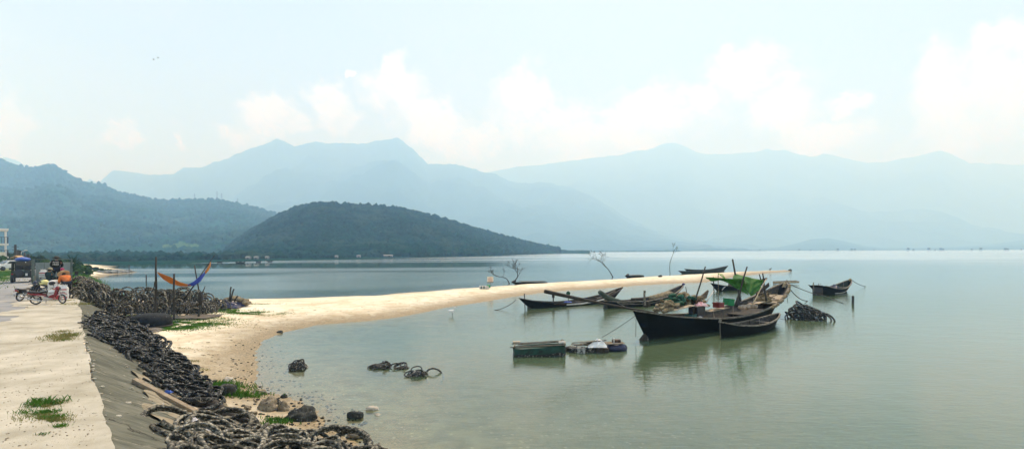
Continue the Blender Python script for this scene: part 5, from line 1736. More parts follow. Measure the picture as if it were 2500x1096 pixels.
# ---- bundle of poles floating behind the big boat's bow
bp = empty('pole_raft', G(1888, 693), 0.0, 'raft of pale poles floating behind the bow of the big boat', 'raft')
for k in range(11):
    z = 0.08 + 0.07 * (k % 4)
    MB().tube([(-0.3 + 0.05 * k, -0.5 + 0.1 * k, z), (2.9 + 0.1 * (k % 3), -0.45 + 0.11 * k, z + 0.10)], 0.045, 6).build('pole', M_BAMBOO if k % 3 else M_RAIL, bp)
o = G(2083, 742)
pole_obj('mooring_stake', [o + Vector((0, 0, -1)), AT(2082.5, 722, o.y)], 0.10, 0.09, M_POLE, 'thick dark stake standing alone right of the boats', 'stake')

# ---- mooring ropes
rope('mooring_rope', AT(1260, 732, 37.1), G(1207, 757), 0.15, 0.022, 'rope from the stern of the long low boat into the water')
rope('mooring_rope', AT(1553, 769, 23.8), AT(1470, 823, 21.3), 0.03, 0.012, 'thin rope from the big boat stern to the float raft')
tw = big.matrix_basis
tipw = Matrix.Translation((HB.A.x, HB.A.y, 0)) @ Matrix.Rotation(HB.rz, 4, 'Z') @ tip
rope('mooring_rope', tipw, AT(1994, 719, 47.0), 0.05, 0.03, 'upper rope from the big boat bow to the right hand boat')
rope('mooring_rope', tipw + Vector((0, 0, -0.1)), AT(1993, 722, 47.0), 0.75, 0.03, 'slack lower rope from the big boat bow to the right hand boat')
rope('mooring_rope', AT(1996, 716, 47.4), G(2060, 741), -0.02, 0.025, 'rope from the right hand boat stern running into the water')
rope('mooring_rope', AT(2079, 683, 51.6), G(2113, 699), 0.12, 0.03, 'rope from the right hand boat bow into the water')
rope('mooring_rope', AT(1905, 778, 28.0), AT(1926, 781, 28.8), 0.01, 0.012, 'short rope from the dinghy bow to the water tyre heap')
rope('mooring_rope', AT(1674, 700, 42.0), AT(1680, 733, 41.0), 0.0, 0.03, 'rope hanging from the painted bow')
rope('mooring_rope', AT(1553, 770, 23.9), AT(1552, 822, 23.7), 0.0, 0.014, 'rope hanging straight down from the big boat stern')

# ---- fish cage and float raft in front
M_NETC = mat('green_cage_net', (0.003, 0.026, 0.019), (0.007, 0.065, 0.046), scale=4, rough=0.6, bump=0.6, bscale=7, bdist=0.05, c3=(0.004, 0.02, 0.016), c3scale=3)
cg = empty('fish_cage', G(1254, 871), 0.05, 'floating fish cage wrapped in dark green netting', 'fish cage')
def cage(u, v):
    a = u * 2 * math.pi
    x = math.copysign(abs(math.cos(a)) ** 0.35, math.cos(a)) * 1.04
    y = math.copysign(abs(math.sin(a)) ** 0.35, math.sin(a)) * 0.42
    k = 1 + 0.035 * mnoise.noise(Vector((x * 3, y * 3, v * 3)))
    return (x * k + 1.05, y * k + 0.42, -0.25 + v * (0.54 + 0.10 * (x + 1) * 0.5) + 0.03 * mnoise.noise(Vector((x * 2, y * 2, 4))))
MB().sheet(cage, 49, 9).build('net_wall', M_NETC, cg, smooth=True)
def skirt(u, v):
    q = cage(u, 0.30 + 0.30 * v)
    return ((q[0] - 1.05) * 1.012 + 1.05, (q[1] - 0.42) * 1.03 + 0.42, q[2] + 0.03 * math.sin(u * 40) * (v > 0.9))
MB().sheet(skirt, 49, 4).build('dark_skirt', M_TYRE, cg, smooth=True)  # black band round the lower part of the net wall
MB().box((1.05, 0.42, 0.21), (1.9, 0.7, 0.05)).build('net_lid', M_NETC, cg)
for k, (a, b) in enumerate((((-0.14, 0.02, 0.38), (2.1, 0.0, 0.46)), ((-0.02, 0.84, 0.37), (2.15, 0.84, 0.47)), ((0.05, -0.06, 0.42), (0.08, 0.9, 0.42)), ((2.02, -0.06, 0.50), (2.06, 0.92, 0.50)), ((0.2, 0.3, 0.44), (1.9, 0.5, 0.49)))):
    MB().tube([a, b], 0.03, 6).build('frame_pole', M_RAIL, cg)
MB().box((1.95, 0.1, 0.54), (0.26, 0.16, 0.06)).build('corner_block', M_WHITEW, cg)
MB().box((0.15, 0.6, 0.48), (0.3, 0.2, 0.06)).build('corner_block', M_DECK, cg)
fr_ = empty('float_raft', G(1388, 862), 0.03, 'low raft of boards and foam floats behind the fish cage', 'raft')
rr3 = random.Random(8)
M_FOAM = mat('dirty_foam', (0.14, 0.15, 0.145), (0.40, 0.41, 0.39), scale=5, rough=0.9, bump=0.7, bscale=14, bdist=0.04, c3=(0.06, 0.065, 0.06), c3scale=6, c3lo=0.55, c3hi=0.62)
for k, (x, y, w_, d_, h_, m_) in enumerate(((0.25, 0.3, 0.36, 0.4, 0.26, M_TYRE), (0.55, 0.15, 0.34, 0.36, 0.28, M_FOAM), (0.95, 0.25, 0.40, 0.4, 0.24, M_TYRE), (1.25, 0.2, 0.34, 0.4, 0.30, M_WOODD), (0.1, 0.55, 0.3, 0.4, 0.22, M_WOODD), (1.55, 0.3, 0.3, 0.5, 0.22, M_WOODD))):
    MB().box((x, y, h_ / 2 - 0.06), (w_, d_, h_), Matrix.Rotation(rr3.uniform(-0.3, 0.3), 3, 'Z') @ Matrix.Rotation(rr3.uniform(-0.1, 0.1), 3, 'X')).build('float_block', m_, fr_, bevel=0.03)
for k in range(10):
    x, y = rr3.uniform(0.0, 1.0), rr3.uniform(0.0, 0.7)
    l = rr3.uniform(0.5, 1.0)
    a = rr3.uniform(-0.25, 0.35)
    MB().bar((x, y, 0.26 + 0.02 * k), (x + l * math.cos(a), y + l * math.sin(a), 0.27 + 0.02 * k + rr3.uniform(-0.03, 0.08)), 0.09, 0.03).build('board', (M_WOODG, M_WOODD, M_RAIL)[k % 3], fr_)
crumple('white_bundle', AT(1457, 846, 21.2), (0.75, 0.55, 0.24), mat('white_sheet', (0.60, 0.61, 0.60), (0.80, 0.80, 0.77), scale=3, rough=0.7), 'white plastic sheet bundled on the float raft', 'sheet', 41, flat=0.95)
bf = empty('blue_float', G(1481, 858), 0.05, 'blue tarpaulin wrapped float at the right end of the raft', 'float')
MB().ell((0.46, 0.3, 0.10), (0.50, 0.36, 0.22), 0.25, seed=3).build('wrapped_hull', M_NAVY, bf, smooth=True)
for k in range(5):
    MB().bar((0.02, 0.05 + 0.12 * k, 0.30), (0.7 + 0.1 * (k % 2), 0.08 + 0.12 * k, 0.31), 0.09, 0.03).build('board', (M_WOODG, M_WOODT)[k % 2], bf)
MB().tube([(0.36, 0.2, 0.28), (0.36, 0.2, 0.52)], 0.03, 6).build('white_stub', M_WHITEW, bf)
MB().box((0.50, 0.35, 0.38), (0.34, 0.22, 0.12)).build('box', M_RUST, bf, bevel=0.015)

# ================================================================== SPIT DETAILS
def branch_tree(name, label, base, trunk, seed, spread=0.55, lean=0.0, depth=4, tw=0.05, ln=0.5, nb=3, mtl=None, group=None, side=(0, 0)):
    """a bare tree: trunk polyline in metres from the base, then forked limbs and twigs"""
    r = random.Random(seed)
    root = empty(name, base, 0, label, 'tree', group)
    P = [Vector(q) for q in trunk]
    n = len(P)
    tr, twg = MB(), MB()
    tr.tube(P, [tw * (1 - 0.5 * i / (n - 1)) for i in range(n)], 6)
    def grow(p, d, l, rad, k):
        q = p + d * l * 0.5 + Vector((r.gauss(0, 0.06), r.gauss(0, 0.06), r.gauss(0, 0.04))) * l
        e = q + (d + Vector((side[0], 0, side[1])) * 0.25).normalized() * l * 0.5
        rad = max(rad, 0.013)
        (tr if k >= depth - 1 else twg).tube([p, q, e], [rad, rad * 0.85, rad * 0.7], 5 if k > 1 else 4)
        if k <= 0:
            return
        for j in range(nb if k > 1 else nb + 1):
            nd = (d + Vector((r.gauss(0, spread) + side[0] * 0.3, r.gauss(0, spread), r.gauss(0, spread * 0.6) + side[1] * 0.3 + 0.1))).normalized()
            grow(q.lerp(e, r.random() * 0.9 + 0.1), nd, l * r.uniform(0.62, 0.88), rad * 0.55, k - 1)
    for j in range(nb):
        d = (P[-1] - P[-2]).normalized() + Vector((r.gauss(0, spread), r.gauss(0, spread), 0.1))
        grow(P[-1], d.normalized(), ln, tw * 0.5, depth)
    for j in range(nb - 1):
        k = r.randint(max(1, n // 2), n - 1)
        d = Vector((r.gauss(0, 1) + side[0], r.gauss(0, 1), 0.7)).normalized()
        grow(P[k], d, ln * 0.8, tw * 0.4, depth - 1)
    tr.build('trunk', mtl or M_POLE, root)
    twg.build('twigs', mtl or M_POLE, root)['kind'] = 'stuff'
    return root


def tree_at(px, py, pts, **kw):
    b = G(px, py)
    k = b.y / F
    return branch_tree(base=b + Vector((0, 0, -0.1)), trunk=[((x - px) * k, 0.3 * math.sin(i), (py - y) * k + (0.0 if i else 0.0)) for i, (x, y) in enumerate(pts)], **kw)


tree_at(1244, 692, [(1244, 692), (1240, 683), (1236, 678), (1226, 674), (1218, 673)], name='bare_tree', label='smaller crooked bare tree leaning left beside the spit', seed=3, depth=4, tw=0.07, ln=0.72, nb=2, spread=0.6, side=(0.0, 0.9))
tree_at(1256, 690, [(1256, 690), (1259, 681), (1264, 674), (1263, 664)], name='bare_tree', label='round bare tree right of the smaller crooked one', seed=5, depth=5, tw=0.09, ln=0.85, nb=2, spread=0.62, side=(0.0, 0.4))
tree_at(1497, 676, [(1497, 676), (1491, 664), (1485, 655), (1478, 648)], name='bare_tree', label='bushy windswept bare tree near the middle of the spit', seed=8, depth=5, tw=0.085, ln=1.2, nb=2, spread=0.6, side=(-0.55, 0.3))
tree_at(1636, 668, [(1636, 668), (1636, 652), (1637, 640), (1640, 628), (1643, 617)], name='bare_tree', label='slim tall dead sapling at the right of the spit', seed=11, depth=3, tw=0.055, ln=0.75, nb=2, spread=0.4, side=(0.5, 0.4))

M_SIGN = mat('cream_sign', (0.62, 0.55, 0.42), (0.74, 0.67, 0.53), scale=3, rough=0.7)
M_SIGNR = mat('red_lettering', (0.38, 0.04, 0.03), rough=0.7)
b = on_ground(1197, 702)
sg = empty('notice_board', b, 0.0, 'cream notice board with red lines on a post in the spit', 'sign')
k = b.y / F
MB().tube([(0, 0.03, -0.2), (0, 0.03, (702 - 676) * k)], 0.025, 6).build('post', M_RAIL, sg)
MB().box((0, 0, (702 - 681.5) * k), (15 * k, 0.04, 13 * k)).build('board', M_SIGN, sg)
MB().box((0, -0.004, (702 - 689) * k), (15.5 * k, 0.05, 1.6 * k)).build('bottom_rail', M_POLE, sg)
for i, wd in enumerate((5, 10, 11, 10.5)):
    MB().box((0, -0.026, (702 - 677.3 - i * 2.9) * k), (wd * k, 0.006, 0.8 * k)).build('text_line', M_SIGNR, sg)
bx_ = empty('striped_cooler', on_ground(1182, 705), 0.1, 'green and white box standing on the spit edge', 'box')
MB().box((0, 0, 0.16), (0.95, 0.5, 0.3)).build('box', M_WHITEW, bx_, bevel=0.03)
for i in (-0.3, -0.02):
    MB().box((i, -0.255, 0.16), (0.12, 0.01, 0.26)).build('stripe', M_TEAL, bx_)
MB().ell((0.42, 0, 0.24), (0.24, 0.26, 0.2)).build('green_bag', M_GREENP, bx_, smooth=True)

M_FEATHER = mat('white_feathers', (0.74, 0.74, 0.72), (0.84, 0.84, 0.82), scale=9, rough=0.8)
b = G(1104, 770)
eg = empty('egret', b, 0, 'white egret wading in the shallows below the spit', 'bird')
bd = MB()
bd.tube([(-0.30, 0, 0.22), (-0.16, 0, 0.27), (0.0, 0, 0.31), (0.12, 0, 0.33), (0.17, 0, 0.40), (0.13, 0, 0.48), (0.17, 0, 0.545), (0.23, 0, 0.545)], [0.012, 0.06, 0.085, 0.055, 0.024, 0.02, 0.03, 0.015], 8)
bd.build('body', M_FEATHER, eg, smooth=True)
MB().tube([(0.23, 0, 0.545), (0.36, 0, 0.53)], [0.013, 0.003], 5).build('beak', M_ORANGE, eg)
for sd in (-1, 1):
    MB().tube([(0.0, sd * 0.03, 0.26), (0.03, sd * 0.03, 0.12), (0.0, sd * 0.03, -0.04)], 0.009, 5).build('leg', M_BLACKM, eg)
    MB().ell((-0.08, sd * 0.07, 0.29), (0.19, 0.025, 0.07), rot=Matrix.Rotation(0.25, 3, 'Y')).build('wing', M_FEATHER, eg, smooth=True)
for px, py, Y, lab in ((375, 146, 150, 'lower of two small birds flying high over the hills'), (386, 142, 150, 'upper of two small birds flying high over the hills')):
    bi = empty('flying_bird', AT(px, py, Y), 0.4, lab, 'bird', 'birds flying over the hills')
    MB().ell((0, 0, 0), (0.26, 0.08, 0.08)).build('body', M_BLACKM, bi, smooth=True)
    for sd in (-1, 1):
        MB().add([(0.1, 0, 0.02), (-0.08, 0, 0.02), (-0.1, sd * 0.3, 0.12), (0.06, sd * 0.3, 0.14), (-0.1, sd * 0.55, 0.02)], [(0, 1, 2, 3), (3, 2, 4)]).build('wing', M_BLACKM, bi, solid=0.015)
for px, py, lab in ((1880, 663, 'dark bird standing near the tip of the spit'),):
    b = on_ground(px, py)
    bi = empty('wading_bird', b, 0.2, lab, 'bird')
    MB().tube([(-0.3, 0, 0.35), (0, 0, 0.42), (0.2, 0, 0.5), (0.25, 0, 0.7), (0.36, 0, 0.7)], [0.02, 0.12, 0.07, 0.05, 0.02], 6).build('body', M_BLACKM, bi, smooth=True)
    for sd in (-1, 1):
        MB().tube([(0, sd * 0.05, 0.38), (0.02, sd * 0.05, 0)], 0.012, 4).build('leg', M_BLACKM, bi)
tag(MB().ell(G(1929, 660.8) + Vector((0, 0, 0.1)), (0.35, 0.3, 0.28), 0.3).build('buoy', M_BLACKM, smooth=True), 'small black buoy just beyond the spit tip', 'buoy')
tag(MB().ell(on_ground(1612, 676) + Vector((0, 0, 0.1)), (0.3, 0.3, 0.2), 0.3).build('rock', M_ROCKD, smooth=True), 'small dark stone on the far edge of the spit', 'rock')


# ================================================================== ROADSIDE
RZ_ROAD = math.atan2(CD[1], CD[0])
M_BLACKP = mat('black_plastic', (0.010, 0.010, 0.012), (0.02, 0.02, 0.023), scale=6, rough=0.4, spec=0.5)
M_SEAT = mat('black_vinyl', (0.014, 0.014, 0.015), (0.03, 0.03, 0.03), scale=8, rough=0.55)
M_CHROME = mat('dull_chrome', (0.45, 0.45, 0.45), (0.6, 0.6, 0.6), scale=6, rough=0.3, metal=0.9)
M_REDPAINT = mat('red_paint', (0.17, 0.010, 0.016), (0.24, 0.02, 0.028), scale=3, rough=0.3, spec=0.5)
M_BLKPAINT = mat('black_paint', (0.008, 0.009, 0.012), (0.016, 0.018, 0.024), scale=3, rough=0.3, spec=0.5)
M_BLUPAINT = mat('dark_blue_paint', (0.01, 0.016, 0.05), (0.015, 0.025, 0.08), scale=3, rough=0.3, spec=0.5)
M_WHITEP = mat('white_paint', (0.66, 0.66, 0.65), (0.76, 0.76, 0.75), scale=3, rough=0.4)
M_LAMP = mat('red_lamp', (0.30, 0.02, 0.02), rough=0.25)
M_PLATE = mat('number_plate', (0.62, 0.62, 0.60), rough=0.5)
M_GLASS = mat('dark_glass', (0.03, 0.04, 0.045), (0.05, 0.06, 0.065), scale=2, rough=0.1, spec=0.6)


def motorbike(name, loc, rz, label, paint, accent, lean=-0.08, steer=-0.35):
    root = empty(name, loc, rz, label, 'motorbike', rx=lean)
    root.scale = (0.88, 0.88, 0.88)
    R, wb = 0.285, 1.22
    def wheel(x, st=0.0):
        tyre = MB()
        tor = []
        for i in range(28):
            a = 2 * math.pi * i / 28
            for j in range(8):
                q = 2 * math.pi * j / 8
                rr_ = R - 0.04 + 0.04 * math.cos(q)
                tor.append((rr_ * math.cos(a), 0.042 * math.sin(q), rr_ * math.sin(a)))
        tyre.add(tor, [(i * 8 + j, i * 8 + (j + 1) % 8, ((i + 1) % 28) * 8 + (j + 1) % 8, ((i + 1) % 28) * 8 + j) for i in range(28) for j in range(8)])
        wo = tyre.build('wheel', M_BLACKP, root, smooth=True)
        wo.location = (x, 0, R)
        wo.rotation_euler = (0, 0, st)
        MB().tube([((R - 0.075) * math.cos(a), 0, (R - 0.075) * math.sin(a)) for a in [2 * math.pi * i / 24 for i in range(25)]], 0.016, 6, False).build('rim', M_CHROME, wo, smooth=True)
        sp = MB()
        for i in range(5):
            a = 2 * math.pi * i / 5 + 0.3
            sp.bar((0, 0, 0), ((R - 0.08) * math.cos(a), 0, (R - 0.08) * math.sin(a)), 0.03, 0.025, (0, 1, 0))
        sp.build('spokes', M_CHROME, wo)
        MB().lathe([(0.05, -0.06), (0.06, 0), (0.05, 0.06)], 12, (0, 0, 0), 'y').build('hub', M_CHROME, wo)
        return wo
    wheel(0)
    wheel(wb, steer)
    # underbone frame, engine, exhaust
    MB().tube([(0.05, 0, 0.62), (0.40, 0, 0.52), (0.62, 0, 0.40), (0.85, 0, 0.52), (1.0, 0, 0.80)], 0.05, 8).build('frame', M_BLACKP, root, smooth=True)
    MB().box((0.50, 0, 0.32), (0.34, 0.2, 0.18)).build('engine', M_CHROME, root, bevel=0.03)
    MB().lathe([(0.055, -0.12), (0.07, -0.05), (0.07, 0.05), (0.055, 0.10)], 10, (0.70, 0, 0.34), 'x').build('cylinder', M_CHROME, root)
    MB().tube([(0.66, -0.1, 0.26), (0.3, -0.15, 0.22), (0.12, -0.16, 0.27), (-0.32, -0.17, 0.38)], [0.022, 0.03, 0.045, 0.05], 8).build('exhaust', M_CHROME, root, smooth=True)
    for sd in (-1, 1):
        MB().tube([(0.0, sd * 0.07, R), (0.45, sd * 0.07, 0.33)], 0.022, 6).build('swing_arm', M_BLACKP, root)
        MB().tube([(0.02, sd * 0.10, R + 0.02), (0.12, sd * 0.10, 0.62)], [0.022, 0.03], 7).build('shock', M_CHROME, root)
        MB().tube([(wb, sd * 0.07, R), (wb - 0.14, sd * 0.06, 0.72)], 0.024, 7).build('fork_leg', M_CHROME, root)
        # painted side panels
        MB().prism([(-0.22, 0.66), (0.18, 0.66), (0.48, 0.56), (0.52, 0.44), (0.30, 0.46), (0.0, 0.56), (-0.24, 0.60)], sd * 0.10, sd * 0.13, 'xz').build('side_panel', paint, root)
        MB().prism([(0.62, 0.40), (0.84, 0.36), (1.02, 0.62), (1.06, 0.86), (0.96, 0.86), (0.88, 0.58), (0.68, 0.52)], sd * 0.13, sd * 0.16, 'xz').build('leg_shield', paint, root)
        MB().prism([(0.06, 0.565), (0.40, 0.515), (0.48, 0.47), (0.3, 0.49)], sd * 0.131, sd * 0.137, 'xz').build('decal', accent, root)
        MB().tube([(0.98, sd * 0.02, 0.95), (0.95, sd * 0.2, 1.0), (0.88, sd * 0.34, 0.98)], 0.016, 6).build('handlebar', M_BLACKP, root)
        MB().tube([(0.93, sd * 0.24, 1.0), (0.95, sd * 0.30, 1.14)], 0.008, 5).build('mirror_stem', M_BLACKP, root)
        MB().ell((0.95, sd * 0.33, 1.18), (0.02, 0.07, 0.045)).build('mirror', M_BLACKP, root)
        MB().ell((-0.32, sd * 0.12, 0.62), (0.04, 0.03, 0.03)).build('indicator', M_ORANGE, root)
    s_ = MB()
    s_.sheet(lambda u, v: (-0.28 + 0.82 * u, (v - 0.5) * (0.25 - 0.06 * u), 0.71 + 0.035 * math.sin(u * 5.0 + 2) + 0.05 * (1 - (2 * v - 1) ** 2)), 14, 9)
    s_.build('seat', M_SEAT, root, smooth=True, solid=0.07)
    MB().ell((1.03, 0, 0.92), (0.12, 0.13, 0.13)).build('headlamp_cowl', paint, root, smooth=True)
    MB().ell((1.12, 0, 0.92), (0.05, 0.09, 0.07)).build('headlamp', M_GLASS, root, smooth=True)
    MB().sheet(lambda u, v: (wb - 0.30 + 0.52 * u, (v - 0.5) * 0.13, R + 0.06 + math.sqrt(max(0.0, 0.31 ** 2 - (0.52 * u - 0.30) ** 2)) - 0.02 * (2 * v - 1) ** 2), 10, 5).build('front_mudguard', paint, root, smooth=True, solid=0.012)
    MB().sheet(lambda u, v: (-0.42 + 0.34 * u, (v - 0.5) * 0.13, 0.40 + 0.22 * u - 0.02 * (2 * v - 1) ** 2), 6, 5).build('rear_mudguard', M_BLACKP, root, smooth=True, solid=0.012)
    MB().ell((-0.30, 0, 0.68), (0.07, 0.09, 0.05)).build('tail_lamp', M_LAMP, root)
    MB().box((-0.42, 0, 0.47), (0.012, 0.18, 0.13), Matrix.Rotation(-0.5, 3, 'Y')).build('number_plate', M_PLATE, root)
    MB().tube([(-0.12, -0.1, 0.70), (-0.34, 0, 0.76), (-0.12, 0.1, 0.70)], 0.014, 6).build('grab_rail', M_CHROME, root)
    MB().tube([(0.42, 0.12, 0.25), (0.36, 0.26, 0.012)], 0.014, 6).build('kick_stand', M_BLACKP, root)
    MB().tube([(0.56, -0.26, 0.24), (0.56, 0.26, 0.24)], 0.014, 6).build('foot_peg', M_BLACKP, root)
    return root


zr = Z_ROAD + 0.02
a, b = G(88, 743, zr), G(146, 741, zr)
motorbike('motorbike', a, math.atan2(b.y - a.y, b.x - a.x), 'red motorbike parked nearest on the shoulder, front wheel turned', M_REDPAINT, M_WHITEP, lean=0.10, steer=-0.6)
a, b = G(48, 735, zr), G(104, 729, zr)
motorbike('motorbike', a, math.atan2(b.y - a.y, b.x - a.x), 'black motorbike just behind the red one, tail to the left', M_BLKPAINT, M_CHROME, lean=0.10, steer=-0.3)
a, b = G(124, 722, zr), G(70, 722, zr)
motorbike('motorbike', a, math.atan2(b.y - a.y, b.x - a.x), 'dark blue motorbike facing left behind the black one', M_BLUPAINT, M_WHITEP, lean=-0.10, steer=0.3)

# ---- sacks
M_SACK = mat('white_sack', (0.62, 0.61, 0.58), (0.76, 0.75, 0.72), scale=5, rough=0.7, bump=0.6, bscale=9, bdist=0.04)
M_PRINT = mat('red_print', (0.42, 0.03, 0.045), (0.52, 0.07, 0.08), scale=6, rough=0.7)
M_PRINTD = mat('dark_print', (0.10, 0.05, 0.06), rough=0.7)

def behind(p, d):
    """a point d metres deeper on the same sight line"""
    return Vector((p.x * (1 + d / p.y), p.y + d, p.z))


def sack(loc, w_, h_, label, seed, rz=0.0, lower=True):
    root = empty('feed_sack', loc, rz, label, 'sack')
    def fn(u, v, off=0.0):
        a = u * 2 * math.pi
        e = 1 - 0.55 * max(0.0, (v - 0.82) / 0.18) ** 2
        bl_ = (0.86 + 0.14 * math.sin(v * 3.0)) * e
        x = math.copysign(abs(math.cos(a)) ** 0.6, math.cos(a)) * (w_ / 2 + off) * bl_
        y = math.copysign(abs(math.sin(a)) ** 0.7, math.sin(a)) * (w_ * 0.36 + off) * bl_ * (1 if v < 0.82 else 0.55 + 0.45 * (1 - v) / 0.18)
        n_ = 0.025 * mnoise.noise(Vector((x * 6, y * 6, v * 5 + seed)))
        return (x + n_, y + n_, v * h_ + 0.02 * mnoise.noise(Vector((x * 5, y * 5, seed))) * (v > 0.9))
    MB().sheet(lambda u, v: fn(u, v), 25, 14).build('bag', M_SACK, root, smooth=True)
    MB().sheet(lambda u, v: fn(u, 0.99), 25, 2).build('mouth', M_SACK, root)
    for k in range(4):
        x = (k - 1.5) * w_ * 0.17
        MB().add([(x - 0.05, 0, h_ * 0.97), (x + 0.05, 0.01, h_ * 0.97), (x + 0.02 * (k - 1), -0.02, h_ * 1.09)], [(0, 1, 2)]).build('corner_tuft', M_SACK, root, solid=0.02)
    f0 = lambda u, v0, v1: (lambda uu, vv: fn(u[0] + (u[1] - u[0]) * uu, v0 + (v1 - v0) * vv, 0.006))
    MB().sheet(f0((0.60, 0.90), 0.70, 0.77), 10, 3).build('printed_band', M_PRINT if seed % 2 else M_PRINTD, root)
    MB().sheet(f0((0.62, 0.82), 0.55, 0.58), 8, 2).build('printed_text', M_PRINTD, root)
    if lower:
        MB().sheet(f0((0.62, 0.92), 0.03, 0.24 + 0.06 * (seed % 3)), 10, 4).build('printed_emblem', M_PRINT, root)
    return root


sack(G(140, 731, zr), 0.36, 0.82, 'left upright white sack behind the red motorbike front', 1)
sack(behind(G(149, 733, zr), 0.2), 0.34, 0.80, 'middle upright white sack with a red base', 2)
sack(G(158, 732, zr), 0.38, 0.80, 'right upright white sack with a red emblem', 3, 0.1)
sack(behind(G(128, 733, zr), 0.4), 0.4, 0.55, 'short sack with red base under the motorbike handlebar', 4)
ob = empty('open_sack', behind(G(133, 729, zr), 0.7), 0, 'bulging open white sack behind the upright sacks', 'sack')
MB().lathe([(0.22, 0.0), (0.27, 0.25), (0.29, 0.55), (0.30, 0.80), (0.27, 0.93), (0.21, 1.0), (0.12, 1.03), (0.02, 1.035)], 22).build('bag', M_SACK, ob, smooth=True)
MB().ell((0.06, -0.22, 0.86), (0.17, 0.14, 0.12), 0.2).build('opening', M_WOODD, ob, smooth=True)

# ---- the small truck being loaded
M_TRUCK = mat('grey_green_truck', (0.07, 0.10, 0.09), (0.12, 0.155, 0.14), scale=3, rough=0.6)
M_PANEL = mat('grey_bed_panel', (0.20, 0.24, 0.235), (0.27, 0.31, 0.30), scale=3, rough=0.6, bump=0.3, bscale=6)
Yt = 32.6
tc = AT(128, 690, Yt)
tk = empty('loading_truck', (tc.x, tc.y, Z_ROAD + 0.01), RZ_ROAD, 'small grey truck with high bed posts being loaded', 'truck')
BZ = tc.z - Z_ROAD                                             # bed height
hw = 0.93
MB().box((1.3, 0, BZ - 0.06), (2.6, 2 * hw, 0.12)).build('bed_floor', M_TRUCK, tk)
for sd in (-1, 1):
    MB().box((1.3, sd * (hw - 0.02), BZ + 0.2), (2.5, 0.04, 0.4)).build('bed_side', M_TRUCK, tk)
    for x in (0.04, 0.9, 1.75, 2.56):
        MB().box((x, sd * hw, BZ + 0.72), (0.09 if x < 0.1 else 0.05, 0.09 if x < 0.1 else 0.05, 1.5)).build('bed_post', M_TRUCK, tk)
    for z in (0.75, 1.1, 1.44):
        MB().bar((0.04, sd * hw, BZ + z), (2.56, sd * hw, BZ + z), 0.03, 0.03).build('side_rail', M_TRUCK, tk)
    for x in (0.55, 3.55):
        wl = MB().lathe([(0.2, -0.1), (0.33, -0.1), (0.36, -0.06), (0.36, 0.06), (0.33, 0.1), (0.2, 0.1)], 22, (0, 0, 0), 'y').build('wheel', M_BLACKP, tk, smooth=True)
        wl.location = (x, sd * 0.78, 0.37)
        MB().lathe([(0.2, -0.07), (0.06, -0.1), (0.06, 0.1), (0.2, 0.07)], 16, (0, 0, 0), 'y').build('rim', M_WHITEP, wl)
    MB().box((-0.03, sd * 0.75, BZ - 0.1), (0.04, 0.2, 0.1)).build('tail_lamp', M_LAMP, tk)
    MB().tube([(3.1, sd * 0.85, BZ + 0.55), (3.2, sd * 1.15, BZ + 0.5)], 0.015, 5).build('mirror_arm', M_BLACKP, tk)
    MB().box((3.2, sd * 1.2, BZ + 0.45), (0.06, 0.18, 0.3)).build('mirror', M_BLACKP, tk, bevel=0.02)
MB().box((2.62, 0, BZ + 0.62), (0.05, 2 * hw - 0.1, 1.25)).build('headboard', M_PANEL, tk)
for y in (-0.45, 0.45):
    MB().box((2.585, y, BZ + 0.62), (0.02, 0.03, 1.2)).build('headboard_rib', M_TRUCK, tk)
MB().bar((0.04, -hw, BZ + 1.48), (0.04, hw, BZ + 1.48), 0.035, 0.035).build('rear_rail', M_TRUCK, tk)
MB().prism([(2.7, 0.45), (4.3, 0.45), (4.35, 1.15), (4.0, 1.75), (2.75, 1.8)], -0.85, 0.85, 'xz').build('cab', M_TRUCK, tk, bevel=0.05)
MB().box((2.69, 0.0, 1.45), (0.02, 1.2, 0.42)).build('rear_window', M_GLASS, tk)
MB().box((1.9, 0, 0.5), (3.6, 0.7, 0.16)).build('chassis', M_BLACKP, tk)
MB().box((-0.05, 0, BZ - 0.25), (0.05, 0.42, 0.14)).build('number_plate', M_PLATE, tk)
s_ = sack(Vector((0, 0, 0)), 0.42, 0.75, 'white sack with red print lying in the truck bed', 5, 0.3, False)
s_.location = AT(106, 687, Yt + 0.9)
tag(MB().ell(AT(108, 690, 31.4), (0.24, 0.22, 0.2), 0.25).build('yellow_bundle', mat('yellow_plastic', (0.62, 0.58, 0.20), (0.72, 0.68, 0.32), scale=5, rough=0.5), smooth=True), 'pale yellow bundle on the truck tail beside the people', 'bundle')

# ---- people
M_SKIN = mat('skin', (0.28, 0.15, 0.09), (0.34, 0.19, 0.12), scale=8, rough=0.6)
M_HAIR = mat('black_hair', (0.008, 0.007, 0.006), (0.016, 0.014, 0.012), scale=20, rough=0.6)

def skin_mesh(name, verts, edges, radii, mtl, parent, root=0):
    me = bpy.data.meshes.new(name)
    me.from_pydata([tuple(v) for v in verts], edges, [])
    me.materials.append(mtl)
    o = bpy.data.objects.new(name, me)
    COL.objects.link(o)
    o.parent = parent
    o.modifiers.new('skin', 'SKIN').use_smooth_shade = True
    for i, sv in enumerate(me.skin_vertices[0].data):
        r = radii[i]
        sv.radius = r if isinstance(r, tuple) else (r, r)
        sv.use_root = (i == root)
    m = o.modifiers.new('sub', 'SUBSURF')
    m.levels = m.render_levels = 2
    return o


